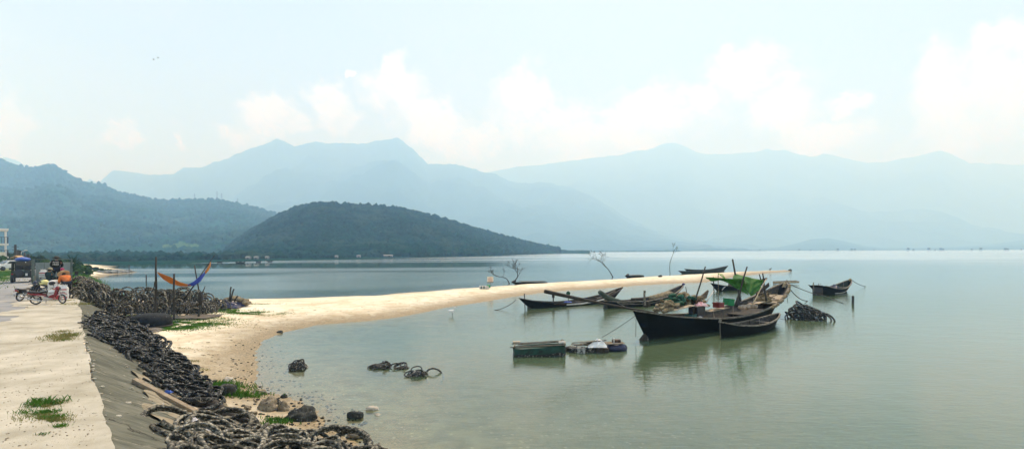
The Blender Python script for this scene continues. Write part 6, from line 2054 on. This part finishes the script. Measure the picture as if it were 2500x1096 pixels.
def person(loc, rz, label, top, legs, J=None, hat=None, hat_mtl=None, hair=True, scarf=None, shoes=None):
    """joints in metres; +x is forward, +y is left"""
    root = empty('person', loc, rz, label, 'person')
    j = dict(pel=(0, 0, 0.88), sp=(0.0, 0, 1.05), ch=(0.0, 0, 1.25), nk=(0.01, 0, 1.40), hd=(0.03, 0, 1.52), tp=(0.02, 0, 1.62),
             hl=(0, 0.10, 0.84), kl=(0.03, 0.11, 0.46), al=(-0.02, 0.12, 0.07), tl=(0.15, 0.13, 0.03),
             hr=(0, -0.10, 0.84), kr=(0.03, -0.11, 0.46), ar=(-0.02, -0.12, 0.07), tr=(0.15, -0.13, 0.03),
             sl=(0, 0.19, 1.34), el=(-0.03, 0.25, 1.07), wl=(0.10, 0.25, 0.84), sr=(0, -0.19, 1.34), er=(-0.03, -0.25, 1.07), wr=(0.10, -0.25, 0.84))
    j.update(J or {})
    P = {k: Vector(v) for k, v in j.items()}
    V, E, Rr, ix = [], [], [], {}
    def add(k, v, r):
        ix[k] = len(V); V.append(v); Rr.append(r)
    for k, r in (('pel', (0.12, 0.14)), ('sp', (0.10, 0.13)), ('ch', (0.11, 0.15)), ('nk', 0.055), ('hd', (0.085, 0.075)), ('tp', (0.07, 0.065)), ('hl', 0.085), ('kl', 0.06), ('al', 0.042), ('tl', 0.032),
                 ('hr', 0.085), ('kr', 0.06), ('ar', 0.042), ('tr', 0.032), ('sl', 0.062), ('el', 0.044), ('wl', 0.030), ('sr', 0.062), ('er', 0.044), ('wr', 0.030)):
        add(k, P[k], r)
    for a, b in (('pel', 'sp'), ('sp', 'ch'), ('ch', 'nk'), ('nk', 'hd'), ('hd', 'tp'), ('pel', 'hl'), ('hl', 'kl'), ('kl', 'al'), ('al', 'tl'), ('pel', 'hr'), ('hr', 'kr'), ('kr', 'ar'), ('ar', 'tr'),
                 ('ch', 'sl'), ('sl', 'el'), ('el', 'wl'), ('ch', 'sr'), ('sr', 'er'), ('er', 'wr')):
        E.append((ix[a], ix[b]))
    for sd, (e, w_) in ((1, ('el', 'wl')), (-1, ('er', 'wr'))):
        d = (P[w_] - P[e]).normalized()
        sid = d.cross(Vector((0, 0, 1)))
        sid = sid.normalized() if sid.length > 0.1 else Vector((0, 1, 0))
        palm = P[w_] + d * 0.07
        add(w_ + 'p', palm, (0.032, 0.018)); E.append((ix[w_], ix[w_ + 'p']))
        dn = Vector((0, 0, -1))
        for f in range(4):
            o_ = sid * (f - 1.5) * 0.021
            add(f'{w_}{f}a', palm + d * 0.045 + o_, 0.0095); add(f'{w_}{f}b', palm + d * (0.075 + 0.008 * (1.5 - abs(f - 1.5))) + o_ + dn * 0.02, 0.008)
            E.append((ix[w_ + 'p'], ix[f'{w_}{f}a'])); E.append((ix[f'{w_}{f}a'], ix[f'{w_}{f}b']))
        add(w_ + 't', P[w_] + d * 0.05 + sid * sd * 0.045 + dn * 0.01, 0.01); E.append((ix[w_], ix[w_ + 't']))
    body = skin_mesh('body', V, E, Rr, M_SKIN, root)
    hd = P['hd']
    for sd in (-1, 1):
        MB().ell(hd + Vector((0.080, sd * 0.03, 0.02)), (0.012, 0.014, 0.008)).build('eye', M_HAIR, body)
        MB().ell(hd + Vector((0.0, sd * 0.08, 0.0)), (0.02, 0.012, 0.032)).build('ear', M_SKIN, body)
    MB().ell(hd + Vector((0.095, 0, -0.005)), (0.018, 0.013, 0.024)).build('nose', M_SKIN, body)
    MB().ell(hd + Vector((0.083, 0, -0.048)), (0.008, 0.024, 0.006)).build('mouth', M_REDPL, body)
    def shell(name, ks, es, rads, mtl):
        lx = {k: i for i, k in enumerate(ks)}
        return skin_mesh(name, [P[k] for k in ks], [(lx[a], lx[b]) for a, b in es], rads, mtl, root)
    P['wlc'], P['wrc'] = P['el'].lerp(P['wl'], 0.92), P['er'].lerp(P['wr'], 0.92)
    shell('shirt', ['pel', 'sp', 'ch', 'nk', 'sl', 'el', 'wlc', 'sr', 'er', 'wrc'], [('pel', 'sp'), ('sp', 'ch'), ('ch', 'nk'), ('ch', 'sl'), ('sl', 'el'), ('el', 'wlc'), ('ch', 'sr'), ('sr', 'er'), ('er', 'wrc')],
          [(0.16, 0.18), (0.15, 0.175), (0.165, 0.20), 0.075, 0.115, 0.078, 0.058, 0.115, 0.078, 0.058], top)
    P['alc'], P['arc'] = P['kl'].lerp(P['al'], 0.93), P['kr'].lerp(P['ar'], 0.93)
    shell('trousers', ['pel', 'hl', 'kl', 'alc', 'hr', 'kr', 'arc'], [('pel', 'hl'), ('hl', 'kl'), ('kl', 'alc'), ('pel', 'hr'), ('hr', 'kr'), ('kr', 'arc')], [(0.15, 0.175), 0.12, 0.092, 0.075, 0.12, 0.092, 0.075], legs)
    for a, b in (('al', 'tl'), ('ar', 'tr')):
        c = P[a].lerp(P[b], 0.45)
        MB().ell((c.x, c.y, max(c.z - 0.01, 0.04)), (0.14, 0.055, 0.045)).build('shoe', shoes or M_BLACKP, root, smooth=True)
    up = (P['tp'] - P['nk']).normalized()
    rot = Vector((0, 0, 1)).rotation_difference(up).to_matrix()
    c = P['hd'].lerp(P['tp'], 0.35)
    if hair:
        MB().ell(c + Vector((-0.018, 0, 0.015)), (0.105, 0.095, 0.11), rot=rot).build('hair', M_HAIR, root, smooth=True)
    if scarf:
        MB().ell(c + Vector((-0.01, 0, -0.01)), (0.115, 0.105, 0.135), 0.15, rot=rot).build('head_scarf', scarf, root, smooth=True)
    if hat == 'cone':
        h = MB().lathe([(0.30, -0.02), (0.295, 0.0), (0.15, 0.13), (0.015, 0.24), (0.002, 0.245)], 28)
        h.v = [tuple(rot @ Vector(v) + P['tp'] - up * 0.04) for v in h.v]
        h.build('conical_hat', hat_mtl, root, smooth=False)
    elif hat == 'brim':
        h = MB().lathe([(0.22, -0.005), (0.225, 0.005), (0.13, 0.03), (0.115, 0.08), (0.10, 0.12), (0.05, 0.135), (0.002, 0.137)], 24)
        h.v = [tuple(rot @ Vector(v) + P['tp'] - up * 0.045) for v in h.v]
        h.build('brimmed_hat', hat_mtl, root, smooth=True)
    return root


M_TEE = mat('black_shirt', (0.008, 0.009, 0.011), (0.016, 0.018, 0.02), scale=6, rough=0.9)
M_TROUS = mat('dark_trousers', (0.010, 0.012, 0.018), (0.02, 0.022, 0.032), scale=6, rough=0.9)
M_TEALS = mat('dark_teal_shirt', (0.008, 0.022, 0.026), (0.018, 0.04, 0.045), scale=6, rough=0.9)
M_ORTOP = mat('orange_top', (0.55, 0.13, 0.03), (0.66, 0.20, 0.05), scale=6, rough=0.85)
M_STRAWH = mat('straw_hat', (0.50, 0.36, 0.20), (0.62, 0.47, 0.29), scale=14, rough=0.85)
M_CANVH = mat('canvas_hat', (0.22, 0.20, 0.13), (0.32, 0.29, 0.20), scale=10, rough=0.9)
M_DARKH = mat('dark_hat', (0.03, 0.032, 0.03), (0.07, 0.07, 0.06), scale=10, rough=0.9)
M_PINKS = mat('magenta_scarf', (0.36, 0.03, 0.10), (0.46, 0.06, 0.15), scale=8, rough=0.9)
M_WHITET = mat('white_letters', (0.72, 0.72, 0.70), rough=0.8)
pm_ = AT(138, 690, Yt + 0.55)
man = person((pm_.x, pm_.y, tc.z), RZ_ROAD - 0.15, 'man standing on the truck bed in a lettered black shirt and hat', M_TEE, M_TROUS, dict(kl=(0.02, 0.15, 0.46), al=(-0.02, 0.18, 0.07), tl=(0.14, 0.21, 0.03), kr=(0.02, -0.15, 0.46), ar=(-0.02, -0.18, 0.07), tr=(0.14, -0.21, 0.03),
                                                                                                                          el=(0.06, 0.29, 1.08), wl=(0.26, 0.18, 0.98), er=(0.06, -0.29, 1.08), wr=(0.26, -0.18, 0.98), tp=(0.05, 0, 1.60)), 'brim', M_DARKH)
for txt, z, sz in (('AND', 1.245, 0.14), ('FREE', 1.10, 0.15)):
    cu = bpy.data.curves.new('lettering', 'FONT')
    cu.body, cu.size, cu.align_x, cu.extrude = txt, sz, 'CENTER', 0.004
    cu.materials.append(M_WHITET)
    tmp = bpy.data.objects.new('lettering_curve', cu)
    COL.objects.link(tmp)
    bpy.context.view_layer.update()
    me_ = bpy.data.meshes.new_from_object(tmp.evaluated_get(bpy.context.evaluated_depsgraph_get()))
    bpy.data.objects.remove(tmp)
    to_ = bpy.data.objects.new('lettering', me_)
    COL.objects.link(to_)
    to_.parent = man
    to_.location = (-0.195, 0, z)
    to_.rotation_euler = (math.radians(90), 0, math.radians(-90))
pm_ = G(120, 718, zr)
person(pm_, RZ_ROAD - 0.9, 'man in dark teal shirt and canvas hat behind the motorbikes', M_TEALS, M_TROUS, dict(hd=(0.06, 0, 1.50), tp=(0.07, 0, 1.60), wl=(0.30, 0.12, 1.0), wr=(0.30, -0.12, 1.0), el=(0.08, 0.28, 1.08), er=(0.08, -0.28, 1.08)), 'brim', M_CANVH)
pm_ = G(163, 727, zr)
person(pm_, math.pi * 0.82, 'woman in an orange top and conical straw hat bending over the sacks', M_ORTOP, M_TROUS, dict(sp=(0.10, 0, 1.03), ch=(0.26, 0, 1.18), nk=(0.38, 0, 1.27), hd=(0.46, 0, 1.34), tp=(0.52, 0, 1.43), sl=(0.26, 0.19, 1.22), sr=(0.26, -0.19, 1.22),
                                                                                                 el=(0.34, 0.24, 0.98), wl=(0.52, 0.20, 0.84), er=(0.34, -0.24, 0.98), wr=(0.52, -0.20, 0.84)), 'cone', M_STRAWH)
pm_ = G(153, 716, zr)
person(pm_, math.pi * 0.95, 'person in dark clothes and magenta head scarf behind the woman', M_TEE, M_TROUS, dict(hd=(0.04, 0, 1.50), wl=(0.3, 0.1, 1.0), wr=(0.3, -0.1, 1.0)), None, None, False, M_PINKS)

# ---- jeep driving away
M_JEEP = mat('dark_green_jeep', (0.010, 0.016, 0.013), (0.022, 0.03, 0.025), scale=3, rough=0.6)
jp = G(54, 690, zr)
jk = empty('jeep', jp, RZ_ROAD, 'dark open jeep driving away along the road', 'jeep')
MB().prism([(0, 0.45), (3.2, 0.45), (3.25, 0.95), (2.15, 1.05), (0.0, 1.05)], -0.72, 0.72, 'xz').build('tub', M_JEEP, jk, bevel=0.04)
MB().box((-0.02, 0, 0.78), (0.05, 1.2, 0.5)).build('tailgate', M_JEEP, jk, bevel=0.02)
MB().box((1.0, 0, 1.86), (2.1, 1.4, 0.06)).build('roof', M_JEEP, jk, bevel=0.02)
for sd in (-1, 1):
    for x, lx in ((0.05, 0.02), (0.95, 0.0), (2.0, 0.12)):
        MB().tube([(x + lx, sd * 0.66, 1.02), (x, sd * 0.64, 1.86)], 0.04, 6).build('roll_bar', M_JEEP, jk)
    for x in (0.45, 2.65):
        wl = MB().lathe([(0.2, -0.1), (0.34, -0.1), (0.37, -0.06), (0.37, 0.06), (0.34, 0.1), (0.2, 0.1)], 22, (0, 0, 0), 'y').build('wheel', M_BLACKP, jk, smooth=True)
        wl.location = (x, sd * 0.66, 0.37)
        MB().lathe([(0.2, -0.06), (0.06, -0.09), (0.06, 0.09), (0.2, 0.06)], 14, (0, 0, 0), 'y').build('rim', M_JEEP, wl)
    MB().box((-0.06, sd * 0.62, 0.78), (0.04, 0.12, 0.12)).build('tail_lamp', M_LAMP, jk)
    MB().box((2.0, sd * 0.86, 1.2), (0.06, 0.2, 0.16)).build('mirror', M_JEEP, jk, bevel=0.02)
    MB().box((0.9, sd * 0.3, 1.2), (0.18, 0.42, 0.5)).build('seat_back', M_SEAT, jk, bevel=0.04)
MB().box((2.1, 0, 1.42), (0.04, 1.2, 0.66)).build('windscreen', M_GLASS, jk)
MB().box((-0.08, -0.38, 0.72), (0.02, 0.34, 0.22)).build('number_plate', M_PLATE, jk)
MB().bar((-0.08, -0.7, 0.50), (-0.08, 0.7, 0.50), 0.1, 0.14).build('bumper', M_BLACKP, jk)
sw = MB().lathe([(0.16, -0.08), (0.3, -0.08), (0.33, -0.04), (0.33, 0.04), (0.3, 0.08), (0.16, 0.08)], 20, (0, 0, 0), 'x').build('spare_wheel', M_BLACKP, jk, smooth=True)
sw.location = (-0.15, 0.2, 0.85)
o = MB().ell((1.0, 0, 0.15), (0.75, 0.55, 0.22), 0.15).build('blue_bundle', M_BLUE, smooth=True)
o.location = jp + Vector((0, 0, 1.90)); o.rotation_euler = (0, 0, RZ_ROAD)
tag(o, 'bright blue bundle tied on the jeep roof', 'bundle')

# ---- white car, posts, shelter and house far along the road
def far_pt(px, Y, z=Z_ROAD):
    r_ = ray(px, 617)
    return Vector((r_.x * Y, Y, z))

def utility_pole(px, row, Y, label, lamp=False, arm=True):
    b_ = far_pt(px, Y)
    top = AT(px, row, Y).z
    root = empty('utility_pole', b_, 0, label, 'pole')
    MB().tube([(0, 0, -0.3), (0, 0, top - Z_ROAD)], [0.30, 0.20], 7).build('shaft', M_POLE, root)
    if arm:
        for k in range(2):
            MB().bar((-0.7, 0, top - Z_ROAD - 0.5 - 0.7 * k), (0.7, 0, top - Z_ROAD - 0.5 - 0.7 * k), 0.09, 0.09).build('cross_arm', M_POLE, root)
    if lamp:
        MB().tube([(0, 0, top - Z_ROAD - 1.5), (0.3, 0, top - Z_ROAD - 0.3), (1.0, 0, top - Z_ROAD)], 0.06, 6).build('lamp_arm', M_WHITEW, root)
        MB().ell((1.15, 0, top - Z_ROAD), (0.35, 0.14, 0.09)).build('lamp_head', M_WHITEW, root)
    return root


utility_pole(37.5, 597, 112, 'tallest utility pole behind the jeep')
utility_pole(44, 610, 118, 'second utility pole just right of the tallest')
utility_pole(49, 611, 100, 'street lamp with a curved arm beside the poles', True, False)
utility_pole(60, 616, 135, 'thin far pole right of the street lamp', arm=False)
utility_pole(69, 620, 92, 'rightmost utility pole right above the jeep', arm=False)
utility_pole(18, 621, 140, 'thin far pole left of the tallest one', arm=False)
rope('overhead_wire', AT(0, 600, 96), AT(38, 605, 112), 0.6, 0.025, 'overhead wire from the house to the tallest pole', M_ROPED, cat='wire')
rope('overhead_wire', AT(0, 616, 96), AT(44, 611, 118), 0.3, 0.025, 'lower overhead wire running to the second pole', M_ROPED, cat='wire')
cr = far_pt(24, 78)
car = empty('white_car', cr, -1.9, 'white car parked at the far left beside the road', 'car')
MB().prism([(-2.0, 0.35), (2.0, 0.35), (2.1, 0.75), (1.2, 0.95), (-2.0, 0.98)], -0.85, 0.85, 'xz').build('body', M_WHITEP, car, bevel=0.06)
MB().prism([(-1.8, 0.95), (1.1, 0.95), (0.5, 1.5), (-1.5, 1.52)], -0.74, 0.74, 'xz').build('cabin', M_WHITEP, car, bevel=0.05)
MB().prism([(0.62, 1.02), (1.13, 1.0), (0.58, 1.47)], -0.66, 0.66, 'xz').build('windscreen', M_GLASS, car)
for sd in (-1, 1):
    MB().prism([(-1.6, 1.02), (0.7, 1.02), (0.38, 1.42), (-1.4, 1.44)], sd * 0.745, sd * 0.76, 'xz').build('side_window', M_GLASS, car)
    MB().box((2.06, sd * 0.62, 0.70), (0.06, 0.34, 0.16)).build('headlight', M_GLASS, car)
    for x in (-1.25, 1.25):
        wl = MB().lathe([(0.1, -0.1), (0.31, -0.1), (0.33, -0.05), (0.33, 0.05), (0.31, 0.1), (0.1, 0.1)], 18, (0, 0, 0), 'y').build('wheel', M_BLACKP, car, smooth=True)
        wl.location = (x, sd * 0.78, 0.33)
MB().box((2.1, 0, 0.5), (0.06, 1.0, 0.2)).build('grille', M_BLACKP, car)
ad = empty('roadside_banner', far_pt(24.5, 82), 0.3, 'red and yellow banner above the white car', 'banner')
for x in (-1.0, 1.0):
    MB().tube([(x * 0.9, 0, 0), (x * 0.9, 0.04, 0.9)], 0.04, 6).build('post', M_POLE, ad)
MB().box((-0.5, 0, 0.85), (1.0, 0.05, 0.65)).build('red_panel', mat('salmon_banner', (0.72, 0.25, 0.16), (0.8, 0.4, 0.25), scale=2, rough=0.7), ad)
MB().box((0.5, 0.005, 0.8), (1.0, 0.05, 0.65)).build('yellow_panel', mat('yellow_banner', (0.78, 0.62, 0.06), (0.84, 0.7, 0.15), scale=2, rough=0.7), ad)
um = empty('thatched_shade', far_pt(44, 96), 0, 'tan pitched sun shade between the poles', 'shade')
for x in (-0.8, 0.8):
    MB().tube([(x * 0.8, 0, 0), (x * 0.8, 0, 1.9)], 0.05, 6).build('post', M_POLE, um)
for sd in (-1, 1):
    MB().add([(0, -0.7, 2.15), (0, 0.7, 2.15), (sd * 0.9, 0.7, 1.65), (sd * 0.9, -0.7, 1.65)], [(0, 1, 2, 3)]).build('roof_slope', mat('tan_thatch', (0.34, 0.22, 0.10), (0.46, 0.31, 0.16), scale=4, rough=0.9), um, solid=0.06)
# house with balconies at the left edge
M_HOUSE = mat('white_house_wall', (0.60, 0.59, 0.56), (0.70, 0.69, 0.66), scale=1.0, rough=0.85)
M_SOFFIT = mat('grey_soffit', (0.30, 0.30, 0.29), (0.36, 0.36, 0.35), scale=1.0, rough=0.9)
Yb = 100.0
hx = AT(4, 600, Yb).x
ho = empty('balcony_house', (hx, Yb, Z_ROAD), 0.79, 'white house with stacked balconies cut by the left edge', 'house')
MB().box((-5.2, 2.0, 4.0), (9.6, 9.0, 8.0)).build('wall', M_HOUSE, ho)
for k, (row, wd) in enumerate(((628, 0.95), (597, 0.90), (562, 0.85))):
    z = AT(5, row, Yb).z - Z_ROAD
    MB().box((-2.2, -1.2, z), (6.2, 8.2, 0.32)).build('balcony_slab', M_HOUSE, ho)
    if k < 2:
        for y in np.linspace(-5.2, 2.8, 18):
            MB().box((0.84, float(y), z + 0.75), (0.05, 0.06, 1.1)).build('baluster', M_WOODD, ho)
        for x in np.linspace(-4.8, 0.8, 14):
            MB().box((float(x), -5.24, z + 0.75), (0.06, 0.05, 1.1)).build('baluster', M_WOODD, ho)
        MB().bar((0.86, -5.28, z + 1.32), (0.86, 2.9, z + 1.32), 0.09, 0.09).build('hand_rail', M_WOODD, ho)
        MB().bar((-5.0, -5.28, z + 1.325), (0.8, -5.28, z + 1.325), 0.09, 0.09).build('hand_rail', M_WOODD, ho)
    MB().tube([(0.5, -4.8, z), (0.5, -4.8, z - 2.6)], 0.16, 8).build('column', M_HOUSE, ho)
for k, z in enumerate((1.2, 4.2)):
    for x in (-3.6, -1.6):
        wn = MB().box((x, -2.52, z), (1.2, 0.06, 1.5)).build('window', M_GLASS, ho)
        MB().box((x, -2.56, z), (0.06, 0.05, 1.5)).build('mullion', M_HOUSE, wn)
MB().box((-0.6, -5.32, AT(5, 620, Yb).z - Z_ROAD), (2.2, 0.06, 0.75)).build('shop_board', M_SIGN, ho)

# ---- roadside trees and shrubs
M_LEAF = mat('green_leaves', (0.025, 0.07, 0.018), (0.075, 0.15, 0.035), scale=1.5, rough=0.8, coord='World', spec=0.2, trans=0.25)
M_LEAFD = mat('dark_leaves', (0.012, 0.035, 0.016), (0.035, 0.07, 0.026), scale=1.5, rough=0.85, coord='World', spec=0.2, trans=0.2)
M_NEEDLE = mat('casuarina_needles', (0.012, 0.04, 0.022), (0.03, 0.075, 0.035), scale=2, rough=0.85, coord='World', spec=0.2)

def leaf_cloud(name, centers, n, size, mtl, parent, seed):
    r = np.random.default_rng(seed)
    c = np.array([q[:3] for q in centers]); rd = np.array([q[3] for q in centers])
    i = r.integers(0, len(c), n)
    d = r.normal(size=(n, 3)); d /= np.linalg.norm(d, axis=1)[:, None]
    p = c[i] + d * (rd[i] * (0.35 + 0.65 * r.random(n) ** 0.5))[:, None] * np.array([1, 1, 0.85])
    a = r.normal(size=(n, 3)); a /= np.linalg.norm(a, axis=1)[:, None]
    b = np.cross(a, r.normal(size=(n, 3))); b /= np.linalg.norm(b, axis=1)[:, None] + 1e-9
    s = size * (0.6 + 0.8 * r.random(n))[:, None]
    V = np.stack([p - a * s, p + b * s * 0.5, p + a * s, p - b * s * 0.5], 1).reshape(-1, 3)
    return link_mesh(name, V, np.arange(n * 4).reshape(-1, 4), mtl, parent)


def bush(name, loc, w_, h_, label, mtl, seed, n=900, leaf=0.14, cat='bush', group=None):
    root = empty(name, loc, 0, label, cat, group)
    r = random.Random(seed)
    cs = [(r.uniform(-1, 1) * w_ * 0.36, r.uniform(-1, 1) * w_ * 0.3, h_ * r.uniform(0.3, 0.75), min(w_, h_) * r.uniform(0.22, 0.36)) for _ in range(9)]
    MB().tube([(0, 0, -0.1), (0.05, 0, h_ * 0.3), (0, 0.05, h_ * 0.6)], [0.06 * w_, 0.045 * w_, 0.02 * w_], 6).build('trunk', M_WOODD, root)
    leaf_cloud('crown', cs, n, leaf, mtl, root, seed)
    return root


bush('roadside_tree', far_pt(4, 92), 2.6, 2.4, 'bright green tree in front of the balcony house', M_LEAF, 1, 1500, 0.2, 'tree')
for k, (px, Y, w_, h_) in enumerate(((28, 120, 6, 2.2), (36, 128, 6, 2.0), (50, 135, 7, 2.0), (78, 110, 5, 2.2), (86, 100, 4, 1.8), (8, 125, 6, 3.0))):
    bush('roadside_bush', far_pt(px, Y), w_, h_, ('dark bush behind the banner at the far left', 'dark bush behind the second utility pole', 'broad dark bush behind the jeep roof', 'low bush at the bend of the road', 'small bush left of the truck mirror', 'dark bush behind the balcony house')[k], M_LEAFD, 10 + k, 1100, 0.28)
cs_ = AT(170, 652, 47)
ca = empty('casuarina_tree', (cs_.x, cs_.y, 1.2), 0, 'feathery dark casuarina beside the truck posts', 'tree')
r_ = random.Random(2)
MB().tube([(0, 0, -0.2), (0.05, 0, 0.8), (0.1, 0, 1.6), (0.2, 0, 2.3)], [0.1, 0.08, 0.06, 0.02], 6).build('trunk', M_WOODD, ca)
nd = MB()
for k in range(46):
    z = r_.uniform(0.5, 2.2)
    a = r_.uniform(0, 6.28)
    l = r_.uniform(0.5, 1.15) * (1.25 - z * 0.25)
    e = Vector((math.cos(a) * l * 0.9 + 0.1, math.sin(a) * l * 0.5, l * r_.uniform(0.35, 1.1)))
    p0 = Vector((0.05 + z * 0.05, 0, z))
    nd.tube([p0, p0 + e * 0.55 + Vector((0, 0, 0.05)), p0 + e], [0.02, 0.014, 0.006], 4)
    for q in range(7):
        s0 = p0 + e * r_.uniform(0.3, 1.0)
        nd.tube([s0, s0 + Vector((r_.gauss(0, 0.12) + e.x * 0.22, r_.gauss(0, 0.12), r_.gauss(0.12, 0.12)))], [0.016, 0.006], 3)
nd.build('needles', M_NEEDLE, ca)['kind'] = 'stuff'
# far low spit with scrub, foam and sticks
for k, (px, py, w_, h_, lab) in enumerate(((185, 661, 5, 1.7, 'dark scrub at the root of the far low spit'), (203, 662, 5, 1.5, 'dark green scrub on the far low spit'), (222, 663, 4, 1.0, 'low scrub in the middle of the far spit'), (250, 664, 4, 0.8, 'lowest scrub toward the tip of the far spit'), (165, 664, 6, 2.0, 'green scrub on the bank behind the woman'), (190, 672, 4, 1.3, 'green scrub on the bank above the far tyres'))):
    b_ = on_ground(px, py)
    bush('bank_scrub', (b_.x, b_.y, max(b_.z, 0.2) - 0.1), w_, h_, lab, (M_LEAFD, M_LEAFD, M_LEAFD, M_LEAF, M_LEAF, M_LEAF)[k], 40 + k, 900, 0.2)
fm = MB()
for k in range(46):
    px = r_.uniform(232, 318)
    b_ = on_ground(px, r_.uniform(662.5, 666))
    fm.box((b_.x, b_.y, max(b_.z, 0.1) + 0.15), (r_.uniform(0.5, 1.6), r_.uniform(0.4, 0.9), r_.uniform(0.2, 0.5)), Matrix.Rotation(r_.uniform(0, 3), 3, 'Z') @ Matrix.Rotation(r_.uniform(-0.4, 0.4), 3, 'X'))
tag(fm.build('foam_debris', M_FOAM), 'pale foam and timber debris piled along the far spit', 'debris', kind='stuff')
b_ = on_ground(315, 664)
pole_obj('mooring_stake', [b_, b_ + Vector((0.05, 0, 1.5))], 0.08, 0.06, M_POLE, 'short stake at the tip of the far low spit', 'stake')

# ================================================================== FAR SHORE
M_SHED = mat('pale_shed', (0.12, 0.14, 0.14), (0.2, 0.22, 0.22), scale=0.6, rough=0.8)
for k, (px, wpx, lab) in enumerate(((598, 14, 'leftmost pale shed on the wooded far shore'), (618, 12, 'long pale shed among the far shore trees'), (645, 9, 'small pale shed right of the long one on the far shore'), (817, 9, 'small pale roof on the shore under the dark hill'), (872, 12, 'pale roof near the water below the dark hill'), (945, 30, 'long pale jetty roof on the shore below the dark hill'))):
    Y = (sh_near(px) if px > 600 else sh_left(px)) + 2.0
    r0 = ray(px, 630)
    wd = wpx / F * Y * 0.7
    sh_ = empty('shore_shed', (r0.x * Y, Y + 3.0, 0.9), 0, lab, 'shed')
    MB().box((0, 0, 0.45), (wd, 2.0, 0.9)).build('wall', M_SHED, sh_)
    MB().prism([(-1.3, 0.88), (1.3, 0.88), (0, 1.35)], -wd * 0.54, wd * 0.54, 'yz').build('roof', M_FOAM, sh_)
    MB().box((wd * 0.15, -1.02, 0.4), (wd * 0.2, 0.06, 0.7)).build('door', M_WOODD, sh_)
for k, (px, row, lab) in enumerate(((531, 641.5, 'leftmost tiny boat off the far shore'), (577, 642.5, 'second tiny boat off the far shore from the left'), (586, 642.5, 'tiny boat close beside the second one'), (626, 641, 'tiny boat below the pale sheds'), (654, 640, 'rightmost tiny boat off the far shore'))):
    p0 = G(px, row)
    Hh = Hull(p0, p0 + Vector((1.4, 0.4, 0)), 0.4, 0.5, [0, 0.5, 1], [0.6, 0.4, 0.7], 0.7, keel=-0.1)
    Hh.build('tiny_boat', lab, M_TAR, M_INSIDE, M_INSIDE, 'tiny boats off the far shore', nst=10, thwarts=(), ribs=0)

def hut_parts(root):
    for x in (-1.6, 0, 1.6):
        for y in (-1.0, 1.0):
            MB().tube([(x, y, -1), (x, y, 2.4)], 0.14, 5).build('leg', M_POLE, root)
    MB().box((0, 0, 2.4), (4.4, 3.0, 0.2)).build('platform', M_POLE, root)
    MB().box((0.3, 0, 3.3), (2.8, 2.2, 1.6)).build('wall', M_WOODD, root)
    MB().prism([(-1.7, 4.0), (1.7, 4.0), (0, 5.0)], -1.5, 2.2, 'yz').build('roof', M_POLE, root)


HUTS = [(1855, 1.0, 1600), (1865, 0.7, 1650), (1951, 1.1, 1500), (1979, 0.9, 1500), (2010, 0.8, 1450), (2045, 1.25, 1350), (2079, 1.2, 1350), (2087, 1.2, 1360), (2106, 0.7, 1500), (2133, 0.8, 1500), (2217, 1.3, 1200), (2230, 0.9, 1250),
        (2267, 1.3, 1200), (2283, 0.7, 1300), (2296, 1.2, 1200), (2302, 1.0, 1210), (2372, 0.9, 1250), (2394, 1.2, 1150), (2454, 1.1, 1150), (2460, 1.0, 1160), (2493, 0.7, 1200)]
ORD = ['leftmost', 'second', 'third', 'fourth', 'fifth', 'sixth', 'seventh', 'eighth', 'ninth', 'tenth', 'eleventh', 'twelfth', 'thirteenth', 'fourteenth', 'fifteenth', 'sixteenth', 'seventeenth', 'eighteenth', 'nineteenth', 'twentieth', 'rightmost']
hut0 = empty('stilt_hut', (0, 0, 0), 0)
hut_parts(hut0)
kids = list(hut0.children)
for k, (px, sc, Y) in enumerate(HUTS):
    h = hut0
    if k:
        h = hut0.copy(); COL.objects.link(h)
        for ch in kids:
            c_ = ch.copy(); COL.objects.link(c_); c_.parent = h
    r0 = ray(px, 612)
    h.location = (r0.x * Y, Y, 0)
    h.scale = (sc * 1.15,) * 3
    h.rotation_euler = (0, 0, 0.5 * math.sin(k * 2.1))
    tag(h, f'{ORD[k]} in the row of stilt huts on the horizon' + ('' if k in (0, 20) else ' counted from the left'), 'hut', 'stilt huts along the far lagoon')

# pylons on the left ridge
M_STEEL = mat('galvanised_steel', (0.18, 0.19, 0.2), (0.24, 0.25, 0.26), scale=1, rough=0.6)
for k, (px, py, h_, lab) in enumerate(((530, 491, 24, 'tallest lattice pylon on the left ridge'), (541, 492, 20, 'lattice pylon just right of the tallest one on the ridge'), (475, 490, 17, 'lattice pylon left of the tallest on the ridge'), (580, 500, 16, 'rightmost lattice pylon on the ridge'))):
    p0 = AT(px, py, 1470)
    py_ = empty('pylon', p0 + Vector((0, 0, -4)), 0.3, lab, 'pylon')
    hh = h_ / F * 1470 + 4
    m_ = MB()
    for sx in (-1, 1):
        for sy in (-1, 1):
            m_.tube([(sx * 2.2, sy * 2.2, 0), (sx * 0.4, sy * 0.4, hh)], 0.16, 4)
        for q in range(6):
            z0, z1 = hh * q / 6, hh * (q + 1) / 6
            w0, w1 = 2.2 - 1.8 * q / 6, 2.2 - 1.8 * (q + 1) / 6
            m_.tube([(sx * w0, -w0, z0), (sx * w1, w1, z1)], 0.1, 4)
            m_.tube([(-w0, sx * w0, z0), (w1, sx * w1, z1)], 0.1, 4)
    m_.build('lattice', M_STEEL, py_)
    for q in (0.75, 0.88):
        MB().bar((-4, 0, hh * q), (4, 0, hh * q), 0.3, 0.3).build('cross_arm', M_STEEL, py_)
